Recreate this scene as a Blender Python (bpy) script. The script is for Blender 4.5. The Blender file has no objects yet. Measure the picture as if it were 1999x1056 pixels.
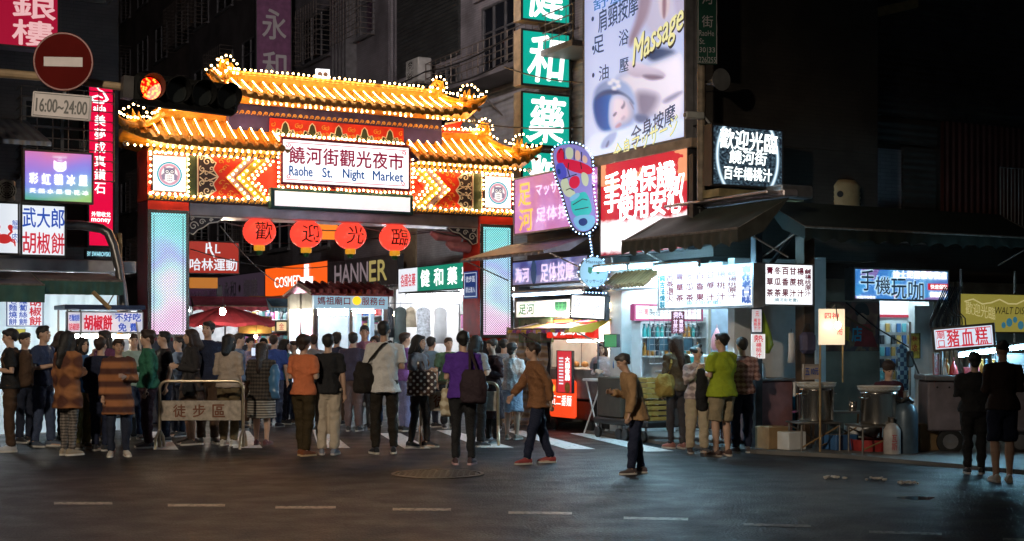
import bpy, math, random
import numpy as np
from mathutils import Vector, Matrix
random.seed(7)
S = bpy.context.scene
COL = S.collection
PI = math.pi
R = math.radians

# ---------------------------------------------------------------- camera, world, lamps, exposure
F, HZ, CAMH = 2700.0, 660.0, 1.55          # focal length and horizon row in photo pixels, eye height
cd = bpy.data.cameras.new("camera"); cam = bpy.data.objects.new("camera", cd); COL.objects.link(cam)
cam.location = (0, 0, CAMH); cam.rotation_euler = (R(90), 0, 0)
cd.sensor_width = 36; cd.lens = F / 1999 * 36; cd.shift_y = (HZ - 528) / 1999
cd.clip_start = 0.1; cd.clip_end = 2000
S.camera = cam
W_ = bpy.data.worlds.new("World"); S.world = W_; W_.use_nodes = True
wn = W_.node_tree.nodes; wl = W_.node_tree.links
sky = wn.new("ShaderNodeTexSky"); sky.sky_type = 'NISHITA'; sky.sun_disc = False
sky.sun_elevation = R(-4); sky.sun_rotation = R(160)
wl.new(sky.outputs[0], wn["Background"].inputs[0]); wn["Background"].inputs[1].default_value = 0.12
S.view_settings.view_transform = 'Standard'; S.view_settings.look = 'None'
S.view_settings.exposure = 0.85; S.view_settings.gamma = 1.0
S.render.engine = 'CYCLES'
S.cycles.use_denoising = True
S.cycles.max_bounces = 5; S.cycles.diffuse_bounces = 3; S.cycles.glossy_bounces = 3
S.cycles.transmission_bounces = 4; S.cycles.transparent_max_bounces = 8
S.cycles.sample_clamp_indirect = 4.0; S.cycles.use_light_tree = True
ASSUMED_LAMP_W = 3300.0        # an assumed street lamp, unseen left of the viewpoint, for road and crowd
CORNER_FILL_W = 4200.0        # an added, unseen lamp at the left corner, to brighten the upper fronts

# ---------------------------------------------------------------- the two street directions
A = R(28.5)                                 # facing the main road (local x runs right and away)
B = A - PI / 2                              # facing across the market street (local x runs right and nearer)
GX, GY = math.cos(A), math.sin(A)
SX, SY = -GY, GX
def at(px, Y): return ((px - 1000) / F * Y, Y)
def zat(py, Y): return CAMH + (HZ - py) / F * Y
def ground(px, py):
    Y = F * CAMH / (py - HZ); return ((px - 1000) / F * Y, Y)
def Yfoot(py): return F * CAMH / (py - HZ)

# ---------------------------------------------------------------- materials
_M = {}
def _lin(c): return tuple((v / 12.92 if v <= 0.04045 else ((v + 0.055) / 1.055) ** 2.4) for v in c)
def srgb(r, g, b): return _lin((r / 255, g / 255, b / 255))
def col(name, rgb, rough=0.6, metal=0.0, var=0.25, scale=6.0, bump=0.0, bscale=40.0, spec=0.5, coat=0.0):
    """painted / cloth / concrete surface: base colour mottled by noise, optional bump"""
    if name in _M: return _M[name]
    m = bpy.data.materials.new(name); m.use_nodes = True; n = m.node_tree.nodes; l = m.node_tree.links
    p = n["Principled BSDF"]; p.inputs["Roughness"].default_value = rough; p.inputs["Metallic"].default_value = metal
    p.inputs["Specular IOR Level"].default_value = spec; p.inputs["Coat Weight"].default_value = coat
    tc = n.new("ShaderNodeTexCoord")
    nz = n.new("ShaderNodeTexNoise"); nz.inputs["Scale"].default_value = scale; nz.inputs["Detail"].default_value = 6
    l.new(tc.outputs["Object"], nz.inputs["Vector"])
    rp = n.new("ShaderNodeValToRGB"); rp.color_ramp.elements[0].position = 0.3; rp.color_ramp.elements[1].position = 0.72
    rp.color_ramp.elements[0].color = (*[v * (1 - var) for v in rgb], 1)
    rp.color_ramp.elements[1].color = (*[min(1, v * (1 + var)) for v in rgb], 1)
    l.new(nz.outputs["Fac"], rp.inputs[0]); l.new(rp.outputs[0], p.inputs["Base Color"])
    if bump:
        n2 = n.new("ShaderNodeTexNoise"); n2.inputs["Scale"].default_value = bscale; n2.inputs["Detail"].default_value = 4
        l.new(tc.outputs["Object"], n2.inputs["Vector"])
        b = n.new("ShaderNodeBump"); b.inputs["Strength"].default_value = bump; b.inputs["Distance"].default_value = 0.02
        l.new(n2.outputs["Fac"], b.inputs["Height"]); l.new(b.outputs[0], p.inputs["Normal"])
    _M[name] = m; return m
def emit(name, rgb, k=1.0):
    if name in _M: return _M[name]
    m = bpy.data.materials.new(name); m.use_nodes = True; n = m.node_tree.nodes; l = m.node_tree.links
    p = n["Principled BSDF"]; p.inputs["Base Color"].default_value = (*[v * 0.5 for v in rgb], 1)
    p.inputs["Roughness"].default_value = 0.35
    if k < 2.6: k *= 0.66
    p.inputs["Emission Color"].default_value = (*rgb, 1); p.inputs["Emission Strength"].default_value = k
    _M[name] = m; return m
def nodes_mat(name, fn):
    if name in _M: return _M[name]
    m = bpy.data.materials.new(name); m.use_nodes = True
    fn(m.node_tree.nodes, m.node_tree.links, m.node_tree.nodes["Principled BSDF"]); _M[name] = m; return m
def ramp(n, stops, interp='LINEAR'):
    r = n.new("ShaderNodeValToRGB"); e = r.color_ramp.elements; r.color_ramp.interpolation = interp
    while len(e) < len(stops): e.new(0.5)
    for el, (p_, c_) in zip(e, stops): el.position = p_; el.color = (*c_, 1)
    return r
def math_(n, l, op, a, b=None):
    m = n.new("ShaderNodeMath"); m.operation = op
    for i, v in enumerate((a, b)):
        if v is None: continue
        if isinstance(v, (int, float)): m.inputs[i].default_value = v
        else: l.new(v, m.inputs[i])
    return m.outputs[0]

# ---------------------------------------------------------------- mesh builder
class MB:
    def __init__(s): s.v = []; s.f = []; s.m = []; s.mi = 0
    def add(s, vs, fs):
        o = len(s.v); s.v += [tuple(p) for p in vs]; s.f += [tuple(i + o for i in f) for f in fs]; s.m += [s.mi] * len(fs); return s
    def box(s, x0, x1, y0, y1, z0, z1):
        return s.add([(x0,y0,z0),(x1,y0,z0),(x1,y1,z0),(x0,y1,z0),(x0,y0,z1),(x1,y0,z1),(x1,y1,z1),(x0,y1,z1)],
                     [(0,3,2,1),(4,5,6,7),(0,1,5,4),(1,2,6,5),(2,3,7,6),(3,0,4,7)])
    def bbox(s, x0, x1, y0, y1, z0, z1, b=0.01):
        """box with chamfered edges"""
        b = min(b, abs(x1-x0)/2.1, abs(y1-y0)/2.1, abs(z1-z0)/2.1)
        vs = []; idx = {}
        for ix, X in enumerate((x0, x1)):
            for iy, Y in enumerate((y0, y1)):
                for iz, Z in enumerate((z0, z1)):
                    sx, sy, sz = (1, -1)[ix], (1, -1)[iy], (1, -1)[iz]
                    for a in range(3):
                        idx[(ix,iy,iz,a)] = len(vs)
                        vs.append((X + (0 if a == 0 else sx*b), Y + (0 if a == 1 else sy*b), Z + (0 if a == 2 else sz*b)))
        fs = []
        for ix in (0,1): fs.append([idx[(ix,a,b_,0)] for a, b_ in ((0,0),(1,0),(1,1),(0,1))][::(1 if ix else -1)])
        for iy in (0,1): fs.append([idx[(a,iy,b_,1)] for a, b_ in ((0,0),(1,0),(1,1),(0,1))][::(-1 if iy else 1)])
        for iz in (0,1): fs.append([idx[(a,b_,iz,2)] for a, b_ in ((0,0),(1,0),(1,1),(0,1))][::(1 if iz else -1)])
        for p in (0,1):
            for q in (0,1):
                fs.append([idx[(p,q,0,0)], idx[(p,q,1,0)], idx[(p,q,1,1)], idx[(p,q,0,1)]])
                fs.append([idx[(p,0,q,0)], idx[(p,1,q,0)], idx[(p,1,q,2)], idx[(p,0,q,2)]])
                fs.append([idx[(0,p,q,1)], idx[(1,p,q,1)], idx[(1,p,q,2)], idx[(0,p,q,2)]])
        for ix in (0,1):
            for iy in (0,1):
                for iz in (0,1): fs.append([idx[(ix,iy,iz,a)] for a in range(3)])
        return s.add(vs, fs)
    def tube(s, pts, r, n=8, caps=True):
        pts = [Vector(p) for p in pts]; rr = r if isinstance(r, (list, tuple)) else [r] * len(pts)
        vs = []; fs = []; up = None
        for i, p in enumerate(pts):
            d = (pts[min(i+1, len(pts)-1)] - pts[max(i-1, 0)])
            d = d.normalized() if d.length > 1e-9 else Vector((0,0,1))
            if up is None or abs(up.dot(d)) > 0.95: up = Vector((0,0,1)) if abs(d.z) < 0.9 else Vector((1,0,0))
            u = (up - d * up.dot(d)).normalized(); w = d.cross(u); up = u
            q = rr[i]; qa, qb = q if isinstance(q, (list, tuple)) else (q, q)
            for k in range(n):
                a = 2*PI*k/n; vs.append(p + w*math.cos(a)*qa + u*math.sin(a)*qb)
        for i in range(len(pts)-1):
            for k in range(n):
                fs.append((i*n+k, i*n+(k+1)%n, (i+1)*n+(k+1)%n, (i+1)*n+k))
        if caps: fs.append(tuple(range(n))[::-1]); fs.append(tuple((len(pts)-1)*n+k for k in range(n)))
        return s.add(vs, fs)
    def loft(s, rings, n=16):
        """closed stack of ellipses: (cx, cy, z, rx, ry)"""
        vs = []; fs = []
        for (cx, cy, z, rx, ry) in rings:
            for k in range(n):
                a = 2*PI*k/n; vs.append((cx + rx*math.cos(a), cy + ry*math.sin(a), z))
        for i in range(len(rings)-1):
            for k in range(n): fs.append((i*n+k, i*n+(k+1)%n, (i+1)*n+(k+1)%n, (i+1)*n+k))
        fs.append(tuple(range(n))[::-1]); fs.append(tuple((len(rings)-1)*n+k for k in range(n)))
        return s.add(vs, fs)
    def lathe(s, prof, n=20, c=(0,0,0), axis='z'):
        vs = []; fs = []
        for (r, z) in prof:
            for k in range(n):
                a = 2*PI*k/n; x, y = r*math.cos(a), r*math.sin(a)
                vs.append({'z': (c[0]+x, c[1]+y, c[2]+z), 'y': (c[0]+x, c[1]+z, c[2]+y), 'x': (c[0]+z, c[1]+x, c[2]+y)}[axis])
        for i in range(len(prof)-1):
            for k in range(n): fs.append((i*n+k, i*n+(k+1)%n, (i+1)*n+(k+1)%n, (i+1)*n+k))
        fs.append(tuple(range(n))[::-1]); fs.append(tuple((len(prof)-1)*n+k for k in range(n)))
        return s.add(vs, fs)
    def ell(s, c, r, nu=12, nv=8, rot=None):
        vs = []; fs = []; c = Vector(c)
        for j in range(nv+1):
            t = PI*j/nv
            for k in range(nu):
                a = 2*PI*k/nu; p = Vector((r[0]*math.sin(t)*math.cos(a), r[1]*math.sin(t)*math.sin(a), r[2]*math.cos(t)))
                if rot is not None: p = rot @ p
                vs.append(c + p)
        for j in range(nv):
            for k in range(nu): fs.append((j*nu+k, (j+1)*nu+k, (j+1)*nu+(k+1)%nu, j*nu+(k+1)%nu))
        return s.add(vs, fs)
    def prism(s, pts, y0, y1):
        """outline in x,z extruded from y0 (front) to y1 (back)"""
        n = len(pts)
        return s.add([(x, y0, z) for x, z in pts] + [(x, y1, z) for x, z in pts],
                     [tuple(range(n)), tuple(range(2*n-1, n-1, -1))] + [(i, i+n, (i+1)%n+n, (i+1)%n) for i in range(n)])
    def zprism(s, pts, z0, z1):
        n = len(pts)
        return s.add([(x, y, z0) for x, y in pts] + [(x, y, z1) for x, y in pts],
                     [tuple(range(n))[::-1], tuple(range(n, 2*n))] + [(i, (i+1)%n, (i+1)%n+n, i+n) for i in range(n)])
    def ribbon(s, pts, w, y, t=0.008, closed=False):
        """raised band of width w along a path in x,z, its face at y, t thick"""
        n = len(pts); L = []; 
        for i, (x, z) in enumerate(pts):
            a = pts[(i-1) % n] if closed else pts[max(i-1, 0)]; b = pts[(i+1) % n] if closed else pts[min(i+1, n-1)]
            dx, dz = b[0]-a[0], b[1]-a[1]; q = math.hypot(dx, dz) or 1
            ww = w[i] if isinstance(w, (list, tuple)) else w
            nx, nz = -dz/q*ww/2, dx/q*ww/2; L.append(((x+nx, z+nz), (x-nx, z-nz)))
        vs = []
        for a, b in L: vs += [(a[0], y, a[1]), (b[0], y, b[1]), (a[0], y+t, a[1]), (b[0], y+t, b[1])]
        fs = []
        for i in range(n if closed else n-1):
            j = (i+1) % n; p, q = 4*i, 4*j
            fs += [(p, p+1, q+1, q), (p, q, q+2, p+2), (p+1, p+3, q+3, q+1)]
        return s.add(vs, fs)
    def disc(s, cx, cz, r, y, n=24, r2=None):
        r2 = r2 or r
        return s.add([(cx+r*math.cos(2*PI*k/n), y, cz+r2*math.sin(2*PI*k/n)) for k in range(n)], [tuple(range(n))])
    def poly(s, pts, y): return s.add([(x, y, z) for x, z in pts], [tuple(range(len(pts)))])
    def ring(s, cx, cz, r, w, y, t=0.004, n=32): return s.ribbon([(cx+r*math.cos(2*PI*k/n), cz+r*math.sin(2*PI*k/n)) for k in range(n)], w, y, t, True)
    def mesh(s, name, mats, smooth=False):
        me = bpy.data.meshes.new(name); me.from_pydata(s.v, [], s.f)
        for m in (mats if isinstance(mats, (list, tuple)) else [mats]): me.materials.append(m)
        if any(s.m): me.polygons.foreach_set("material_index", s.m)
        if smooth:
            me.polygons.foreach_set("use_smooth", [True]*len(me.polygons))
        me.update(); return me
    def build(s, name, mats, parent=None, smooth=False, **kw):
        return link(name, s.mesh(name, mats, smooth), parent, **kw)
def link(name, me, parent=None, loc=None, rotz=None):
    o = bpy.data.objects.new(name, me); COL.objects.link(o)
    if parent is not None: o.parent = parent
    if loc is not None: o.location = loc
    if rotz is not None: o.rotation_euler = (0, 0, rotz)
    return o
def thing(name, label, cat, loc=(0,0,0), rotz=0.0, group=None):
    o = bpy.data.objects.new(name, None); COL.objects.link(o); o.empty_display_size = 0.2
    o.location = loc; o.rotation_euler = (0, 0, rotz); o["label"] = label; o["category"] = cat
    if group: o["group"] = group
    return o
def tag(o, label, cat, group=None):
    o["label"] = label; o["category"] = cat
    if group: o["group"] = group
    return o
def struct(o): o["kind"] = "structure"; return o
def smooth_angle(o, deg=40):
    me = o.data; me.polygons.foreach_set("use_smooth", [True]*len(me.polygons))
    try: me.set_sharp_from_angle(angle=R(deg))
    except Exception: pass
    return o
def dup(o, parent=None):
    c = o.copy(); COL.objects.link(c); c.parent = parent
    for ch in list(o.children): dup(ch, c)
    return c

# ---------------------------------------------------------------- lettering (built-in font turned into flat meshes)
_T = {}
def text_mesh(body, bold=0.0, shear=0.0, spacing=1.0, line=1.0):
    key = (body, shear, spacing, line)
    if key in _T: return _T[key]
    c = bpy.data.curves.new("text", 'FONT'); c.body = body; c.resolution_u = 3; c.offset = 0.0; c.shear = shear
    c.space_character = spacing; c.space_line = line; c.align_x = 'CENTER' if "\n" in body else 'LEFT'; c.fill_mode = 'FRONT'
    o = bpy.data.objects.new("text", c); COL.objects.link(o)
    me = bpy.data.meshes.new_from_object(o.evaluated_get(bpy.context.evaluated_depsgraph_get()))
    a = np.empty(len(me.vertices)*3); me.vertices.foreach_get("co", a); a = a.reshape(-1, 3)
    fs = [tuple(p.vertices) for p in me.polygons]
    bpy.data.objects.remove(o); bpy.data.curves.remove(c); bpy.data.meshes.remove(me)
    lo, hi = a.min(0), a.max(0); u = (a[:, :2] - lo[:2]) / np.maximum(hi[:2]-lo[:2], 1e-6)
    _T[key] = (u, fs); return _T[key]
def letters(parent, body, x0, x1, z0, z1, mat, y=-0.008, bold=0.0, vert=False, shear=0.0, name="lettering", line=1.0, roll=0.0, skew=0.0):
    if vert: body = "\n".join(body)
    u, fs = text_mesh(body, bold, shear, 1.0, line)
    x = x0 + u[:, 0]*(x1-x0); z = z0 + u[:, 1]*(z1-z0) + skew*(u[:, 0]-0.5)
    if roll:
        cx, cz = (x0+x1)/2, (z0+z1)/2; c_, s_ = math.cos(roll), math.sin(roll)
        x, z = cx+(x-cx)*c_-(z-cz)*s_, cz+(x-cx)*s_+(z-cz)*c_
    vs = []; F_ = []; w = bold*min(abs(x1-x0), abs(z1-z0)*(1 if not vert else 0.5)/max(1, 0.6 if vert else 1))*0.55
    for i, (dx, dz) in enumerate(((0, 0), (1, 0), (-1, 0), (0, 1), (0, -1)) if w else ((0, 0),)):   # thicker strokes: shifted layers a hair apart
        o = len(vs); vs += [(a+dx*w, y-0.0004*i, b+dz*w) for a, b in zip(x, z)]; F_ += [tuple(q+o for q in f) for f in fs]
    me = bpy.data.meshes.new(name); me.from_pydata(vs, [], F_); me.materials.append(mat); me.update()
    return link(name, me, parent)

# ---------------------------------------------------------------- signs
FRAME_DARK = col("dark_sign_frame", (0.03, 0.03, 0.035), 0.45)
FRAME_GREY = col("grey_metal_frame", (0.22, 0.22, 0.23), 0.4, 0.6)
def place_px(x0, x1, yt, yb, Y, rot):
    P = at(x0, Y); k = (x1 - 1000) / F; ux, uy = math.cos(rot), math.sin(rot)
    w = (k*P[1] - P[0]) / (ux - k*uy)
    return (P[0], P[1], zat(yb, Y)), w, (yb - yt) / F * Y
class Sign:
    """a sign cabinet: body, face, frame; x right, z up, its face at y = 0"""
    def __init__(s, name, label, cat, px, rot, face, frame=FRAME_DARK, depth=0.18, fw=0.03, group=None, cabinet=None, roll=0.0):
        loc, s.w, s.h = place_px(*px, rot)
        s.o = thing(name, label, cat, loc, rot, group)
        if roll: s.o.rotation_euler = (0, roll, rot)
        MB().box(fw*0.3, s.w-fw*0.3, 0.004, depth, fw*0.3, s.h-fw*0.3).build("cabinet", cabinet or frame, s.o)
        MB().poly([(fw, fw), (s.w-fw, fw), (s.w-fw, s.h-fw), (fw, s.h-fw)], 0.0).build("face", face, s.o)
        m = MB(); t = -0.014
        for a in ((0, fw, 0, s.h), (s.w-fw, s.w, 0, s.h), (fw, s.w-fw, 0, fw), (fw, s.w-fw, s.h-fw, s.h)):
            m.box(a[0], a[1], t, depth*0.5, a[2], a[3])
        m.build("frame", frame, s.o)
    def t(s, body, fx0, fx1, fz0, fz1, mat, **k):
        return letters(s.o, body, fx0*s.w, fx1*s.w, fz0*s.h, fz1*s.h, mat, **k)
    def mb(s, m, name, mat): return m.build(name, mat, s.o)
W_INK = emit("white_lit_letters", (1, 0.98, 0.95), 1.6)
RED_INK = col("red_ink", srgb(170, 25, 45), 0.5, var=0.05)
BLUE_INK = col("blue_ink", srgb(25, 60, 150), 0.5, var=0.05)
BLACK_INK = col("black_ink", (0.012, 0.012, 0.014), 0.5, var=0.05)
RED_LIT = emit("red_backlit_letters", srgb(200, 30, 55), 0.75)
BLUE_LIT = emit("blue_backlit_letters", srgb(30, 75, 175), 0.75)
TEAL_LIT = emit("teal_backlit_letters", srgb(25, 120, 120), 0.7)
WHITE_FACE = emit("white_backlit_face", (0.93, 0.96, 1.0), 1.15)
WHITE_SOFT = emit("soft_white_backlit_face", (0.86, 0.92, 1.0), 0.72)

# ================================================================ GROUND
def _asphalt(n, l, p):
    tc = n.new("ShaderNodeTexCoord")
    a = n.new("ShaderNodeTexNoise"); a.inputs["Scale"].default_value = 1.1; a.inputs["Detail"].default_value = 8; a.inputs["Roughness"].default_value = 0.65
    b = n.new("ShaderNodeTexVoronoi"); b.inputs["Scale"].default_value = 45
    c = n.new("ShaderNodeTexNoise"); c.inputs["Scale"].default_value = 2.2; c.inputs["Detail"].default_value = 5
    for q in (a, b, c): l.new(tc.outputs["Object"], q.inputs["Vector"])
    r = ramp(n, [(0.25, (0.0085, 0.0095, 0.0125)), (0.55, (0.0125, 0.0135, 0.017)), (0.8, (0.019, 0.02, 0.024))])
    l.new(a.outputs["Fac"], r.inputs[0])
    mx = n.new("ShaderNodeMix"); mx.data_type = 'RGBA'; mx.blend_type = 'MULTIPLY'; mx.inputs["Factor"].default_value = 0.65
    r2 = ramp(n, [(0.0, (0.35, 0.35, 0.35)), (0.6, (1.15, 1.15, 1.15))]); l.new(b.outputs["Distance"], r2.inputs[0])
    l.new(r.outputs[0], mx.inputs["A"]); l.new(r2.outputs[0], mx.inputs["B"])
    wv = n.new("ShaderNodeTexNoise"); wv.inputs["Scale"].default_value = 1.3; wv.inputs["Detail"].default_value = 6; l.new(tc.outputs["Object"], wv.inputs["Vector"])
    ad = n.new("ShaderNodeMix"); ad.data_type = 'RGBA'; ad.blend_type = 'ADD'; ad.inputs["Factor"].default_value = 0.9; l.new(tc.outputs["Object"], ad.inputs["A"]); l.new(wv.outputs["Color"], ad.inputs["B"])
    ck = n.new("ShaderNodeTexVoronoi"); ck.feature = 'DISTANCE_TO_EDGE'; ck.inputs["Scale"].default_value = 0.33; l.new(ad.outputs["Result"], ck.inputs["Vector"])
    cr = ramp(n, [(0.0, (0.3, 0.3, 0.3)), (0.009, (1, 1, 1))]); l.new(ck.outputs["Distance"], cr.inputs[0])          # cracks
    pv = n.new("ShaderNodeTexVoronoi"); pv.distance = 'CHEBYCHEV'; pv.inputs["Scale"].default_value = 0.16; l.new(tc.outputs["Object"], pv.inputs["Vector"]); ps = n.new("ShaderNodeSeparateXYZ"); l.new(pv.outputs["Color"], ps.inputs[0])
    pr = ramp(n, [(0.0, (0.72,)*3), (0.3, (1.0,)*3), (0.75, (1.3,)*3)], 'CONSTANT'); l.new(ps.outputs[0], pr.inputs[0])     # relaid patches
    m2 = n.new("ShaderNodeMix"); m2.data_type = 'RGBA'; m2.blend_type = 'MULTIPLY'; m2.inputs["Factor"].default_value = 1; l.new(mx.outputs["Result"], m2.inputs["A"]); l.new(cr.outputs[0], m2.inputs["B"])
    m3 = n.new("ShaderNodeMix"); m3.data_type = 'RGBA'; m3.blend_type = 'MULTIPLY'; m3.inputs["Factor"].default_value = 1; l.new(m2.outputs["Result"], m3.inputs["A"]); l.new(pr.outputs[0], m3.inputs["B"]); l.new(m3.outputs["Result"], p.inputs["Base Color"])
    rr = ramp(n, [(0.35, (0.46,)*3), (0.65, (0.6,)*3)]); l.new(c.outputs["Fac"], rr.inputs[0]); l.new(rr.outputs[0], p.inputs["Roughness"])
    bp = n.new("ShaderNodeBump"); bp.inputs["Strength"].default_value = 0.55; bp.inputs["Distance"].default_value = 0.012
    l.new(b.outputs["Distance"], bp.inputs["Height"]); l.new(bp.outputs[0], p.inputs["Normal"])
ASPHALT = nodes_mat("asphalt", _asphalt); ASPHALT.node_tree.nodes["Principled BSDF"].inputs["Specular IOR Level"].default_value = 0.22
struct(MB().add([(-300, -60, 0), (300, -60, 0), (300, 500, 0), (-300, 500, 0)], [(0, 1, 2, 3)]).build("road", ASPHALT))
def _worn(n, l, p):
    tc = n.new("ShaderNodeTexCoord"); a = n.new("ShaderNodeTexNoise"); a.inputs["Scale"].default_value = 14; a.inputs["Detail"].default_value = 8
    l.new(tc.outputs["Object"], a.inputs["Vector"])
    r = ramp(n, [(0.32, (0.2, 0.195, 0.19)), (0.42, (0.72, 0.71, 0.7)), (1, (0.85, 0.84, 0.82))]); l.new(a.outputs["Fac"], r.inputs[0])
    l.new(r.outputs[0], p.inputs["Base Color"]); p.inputs["Roughness"].default_value = 0.55
PAINT = nodes_mat("worn_road_paint", _worn)
def _faded(n, l, p):
    tc = n.new("ShaderNodeTexCoord"); a = n.new("ShaderNodeTexNoise"); a.inputs["Scale"].default_value = 22; a.inputs["Detail"].default_value = 8; l.new(tc.outputs["Object"], a.inputs["Vector"])
    r = ramp(n, [(0.38, (0.03, 0.03, 0.032)), (0.5, (0.24, 0.22, 0.18)), (1, (0.36, 0.33, 0.28))]); l.new(a.outputs["Fac"], r.inputs[0]); l.new(r.outputs[0], p.inputs["Base Color"])
FADED = nodes_mat("faded_lane_paint", _faded)
stripes = [[(986,841),(1021,841),(1163,877),(1106,877)], [(1112,846),(1148,846),(1316,881),(1262,882)],
           [(852,840),(882,840),(1004,874),(940,874)], [(740,846),(782,846),(842,876),(790,876)],
           [(611,839),(640,839),(684,875),(622,875)], [(462,841),(486,841),(513,875),(455,875)], [(292,843),(322,843),(349,878),(300,878)]]
for q in stripes:
    struct(MB().add([(*ground(*p), 0.004) for p in q], [(3, 2, 1, 0)]).build("crosswalk_stripe", PAINT))
for (x, y, hw) in ((163,983,57),(384,987,56),(597,991,59),(824,995,57),(1055,1002,62),(1281,1013,63),(1518,1026,66),(1768,1041,71),(2030,1056,72)):
    d = 0.0 if x < 700 else (x-700)/1000*3.4
    q = [(x-hw, y-d*0.6-2.4), (x+hw, y+d*0.6-2.4), (x+hw, y+d*0.6+2.4), (x-hw, y-d*0.6+2.4)]
    struct(MB().add([(*ground(*p), 0.004) for p in q], [(3, 2, 1, 0)]).build("lane_dash", FADED))
PAVE = col("concrete_pavement", (0.11, 0.105, 0.1), 0.6, var=0.35, scale=1.8, bump=0.3, bscale=30)
kerb = [ground(1140, 846), ground(1290, 868), ground(1478, 886), ground(1640, 894), ground(1860, 913), ground(2200, 945)]
struct(MB().zprism(kerb + [(14, 30), (2.6, 30)], -0.05, 0.05).build("pavement", PAVE))
# manhole cover
mx, my = ground(855, 926)
o = thing("manhole_cover", "round patterned iron manhole cover set flush in the asphalt", "manhole cover", (mx, my, 0.0))
IRON = col("worn_iron", (0.09, 0.085, 0.08), 0.42, 0.7, var=0.4, scale=20, bump=0.2)
MB().lathe([(0.47, 0.0), (0.47, 0.008), (0.465, 0.010)], 40).build("plate", IRON, o)
m = MB(); m.lathe([(0.53, 0.0), (0.53, 0.012), (0.485, 0.012), (0.485, 0.0)], 44); m.build("rim", IRON, o)
m = MB()
for i in range(-6, 7):
    for j in range(-6, 7):
        x, y = i*0.066, j*0.066
        if math.hypot(x, y) < 0.42:
            a = 0.5*((i+j) % 2)*PI; c_, s_ = math.cos(a)*0.024, math.sin(a)*0.024
            m.box(x-abs(c_)-0.006, x+abs(c_)+0.006, y-abs(s_)-0.006, y+abs(s_)+0.006, 0.0095, 0.015)
m.build("tread", IRON, o)
px_, py_ = ground(1790, 973)
WATER = nodes_mat("puddle_water", lambda n, l, p: (p.inputs["Base Color"].__setattr__("default_value", (0.02,0.02,0.025,1)), p.inputs["Roughness"].__setattr__("default_value", 0.04)))
struct(MB().add([(px_+0.17*math.cos(a)*(1+.2*math.sin(3*a)), py_+0.15*math.sin(a), 0.004) for a in [2*PI*k/20 for k in range(20)]], [tuple(range(20))]).build("puddle_water", WATER))

# ================================================================ GATE
GL = (-6.59, 25.0)
GW = 7.5
gate = thing("market_gate", "ornate gold roofed market gate strung with bulbs, lit pillars spanning the street", "gate", (*GL, 0), A)
def gt(px):
    k = (px-1000)/F; return (25*k+6.59)/(GX-GY*k)
TILE = col("glazed_gold_tile", (0.66, 0.27, 0.022), 0.32, var=0.3, scale=9, bump=0.15, bscale=24)
TILE_D = col("dark_gold_tile_end", (0.36, 0.16, 0.03), 0.4, var=0.4, scale=18)
GOLD = col("gold_paint", (0.7, 0.38, 0.07), 0.35, 0.3, var=0.25, scale=15)
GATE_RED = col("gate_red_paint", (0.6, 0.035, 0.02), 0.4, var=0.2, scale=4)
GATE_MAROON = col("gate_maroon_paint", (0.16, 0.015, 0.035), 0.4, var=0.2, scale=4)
GATE_BLUE = col("gate_violet_blue_paint", (0.05, 0.04, 0.19), 0.5, var=0.25, scale=5)
NAVY = col("gate_navy_paint", (0.03, 0.025, 0.04), 0.45, var=0.3)
SILVER = col("gate_silver_line", (0.72, 0.7, 0.66), 0.4, 0.1, var=0.2)
GREEN_D = col("gate_dark_green_paint", (0.03, 0.05, 0.03), 0.45, var=0.3)
OLIVE = col("gate_olive_paint", (0.25, 0.2, 0.03), 0.4, var=0.2)
TRIM = col("brushed_beam_metal", (0.5, 0.45, 0.5), 0.3, 0.8, var=0.25, scale=3)
TEALM = col("dark_teal_metal", (0.02, 0.07, 0.08), 0.4, 0.3)
CHROME = col("chrome_trim", (0.65, 0.66, 0.7), 0.2, 0.9, var=0.15)
BULB = emit("warm_gate_bulb", (1.0, 0.62, 0.23), 18.0)
TUBE = emit("warm_roof_tube", (1.0, 0.60, 0.19), 24.0)
bulbs = []
def bulb_line(p, q, d=0.105):
    p, q = Vector(p), Vector(q); n = max(1, round((q-p).length/d))
    for i in range(n+1): bulbs.append(p.lerp(q, i/n))
def bulb_path(pts, d=0.105):
    acc = 0.0
    pts = [Vector(p) for p in pts]; bulbs.append(pts[0])
    for a, b in zip(pts, pts[1:]):
        L = (b-a).length; s = d-acc
        while s <= L: bulbs.append(a.lerp(b, s/L)); s += d
        acc = (acc+L) % d
def spiral(cx, cz, r, turns, a0=0.0, sgn=1, n=18, r1=0.12):
    return [(cx+r*(1-(1-r1)*i/n)*math.cos(a0+sgn*turns*2*PI*i/n), cz+r*(1-(1-r1)*i/n)*math.sin(a0+sgn*turns*2*PI*i/n)) for i in range(n+1)]
def scroll_band(x0, x1, z, h, y, name, base):
    m = MB(); m.box(x0, x1, y, y+0.03, z-h/2, z+h/2); m.build(name, base, gate)
    m = MB(); n = int((x1-x0)/(h*1.15)); st = (x1-x0)/n; r = h*0.36
    for i in range(n):
        cx = x0+(i+0.5)*st
        m.ribbon(spiral(cx, z, r, 1.35, PI, -1, 14), h*0.15, y-0.012, 0.011)
        m.ribbon([(cx-r, z), (cx-r*1.25, z-r*0.7), (cx-st*0.5-r*0.2, z-r)], h*0.13, y-0.012, 0.011)
    m.build("scroll_trim", GOLD, gate)

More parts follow.
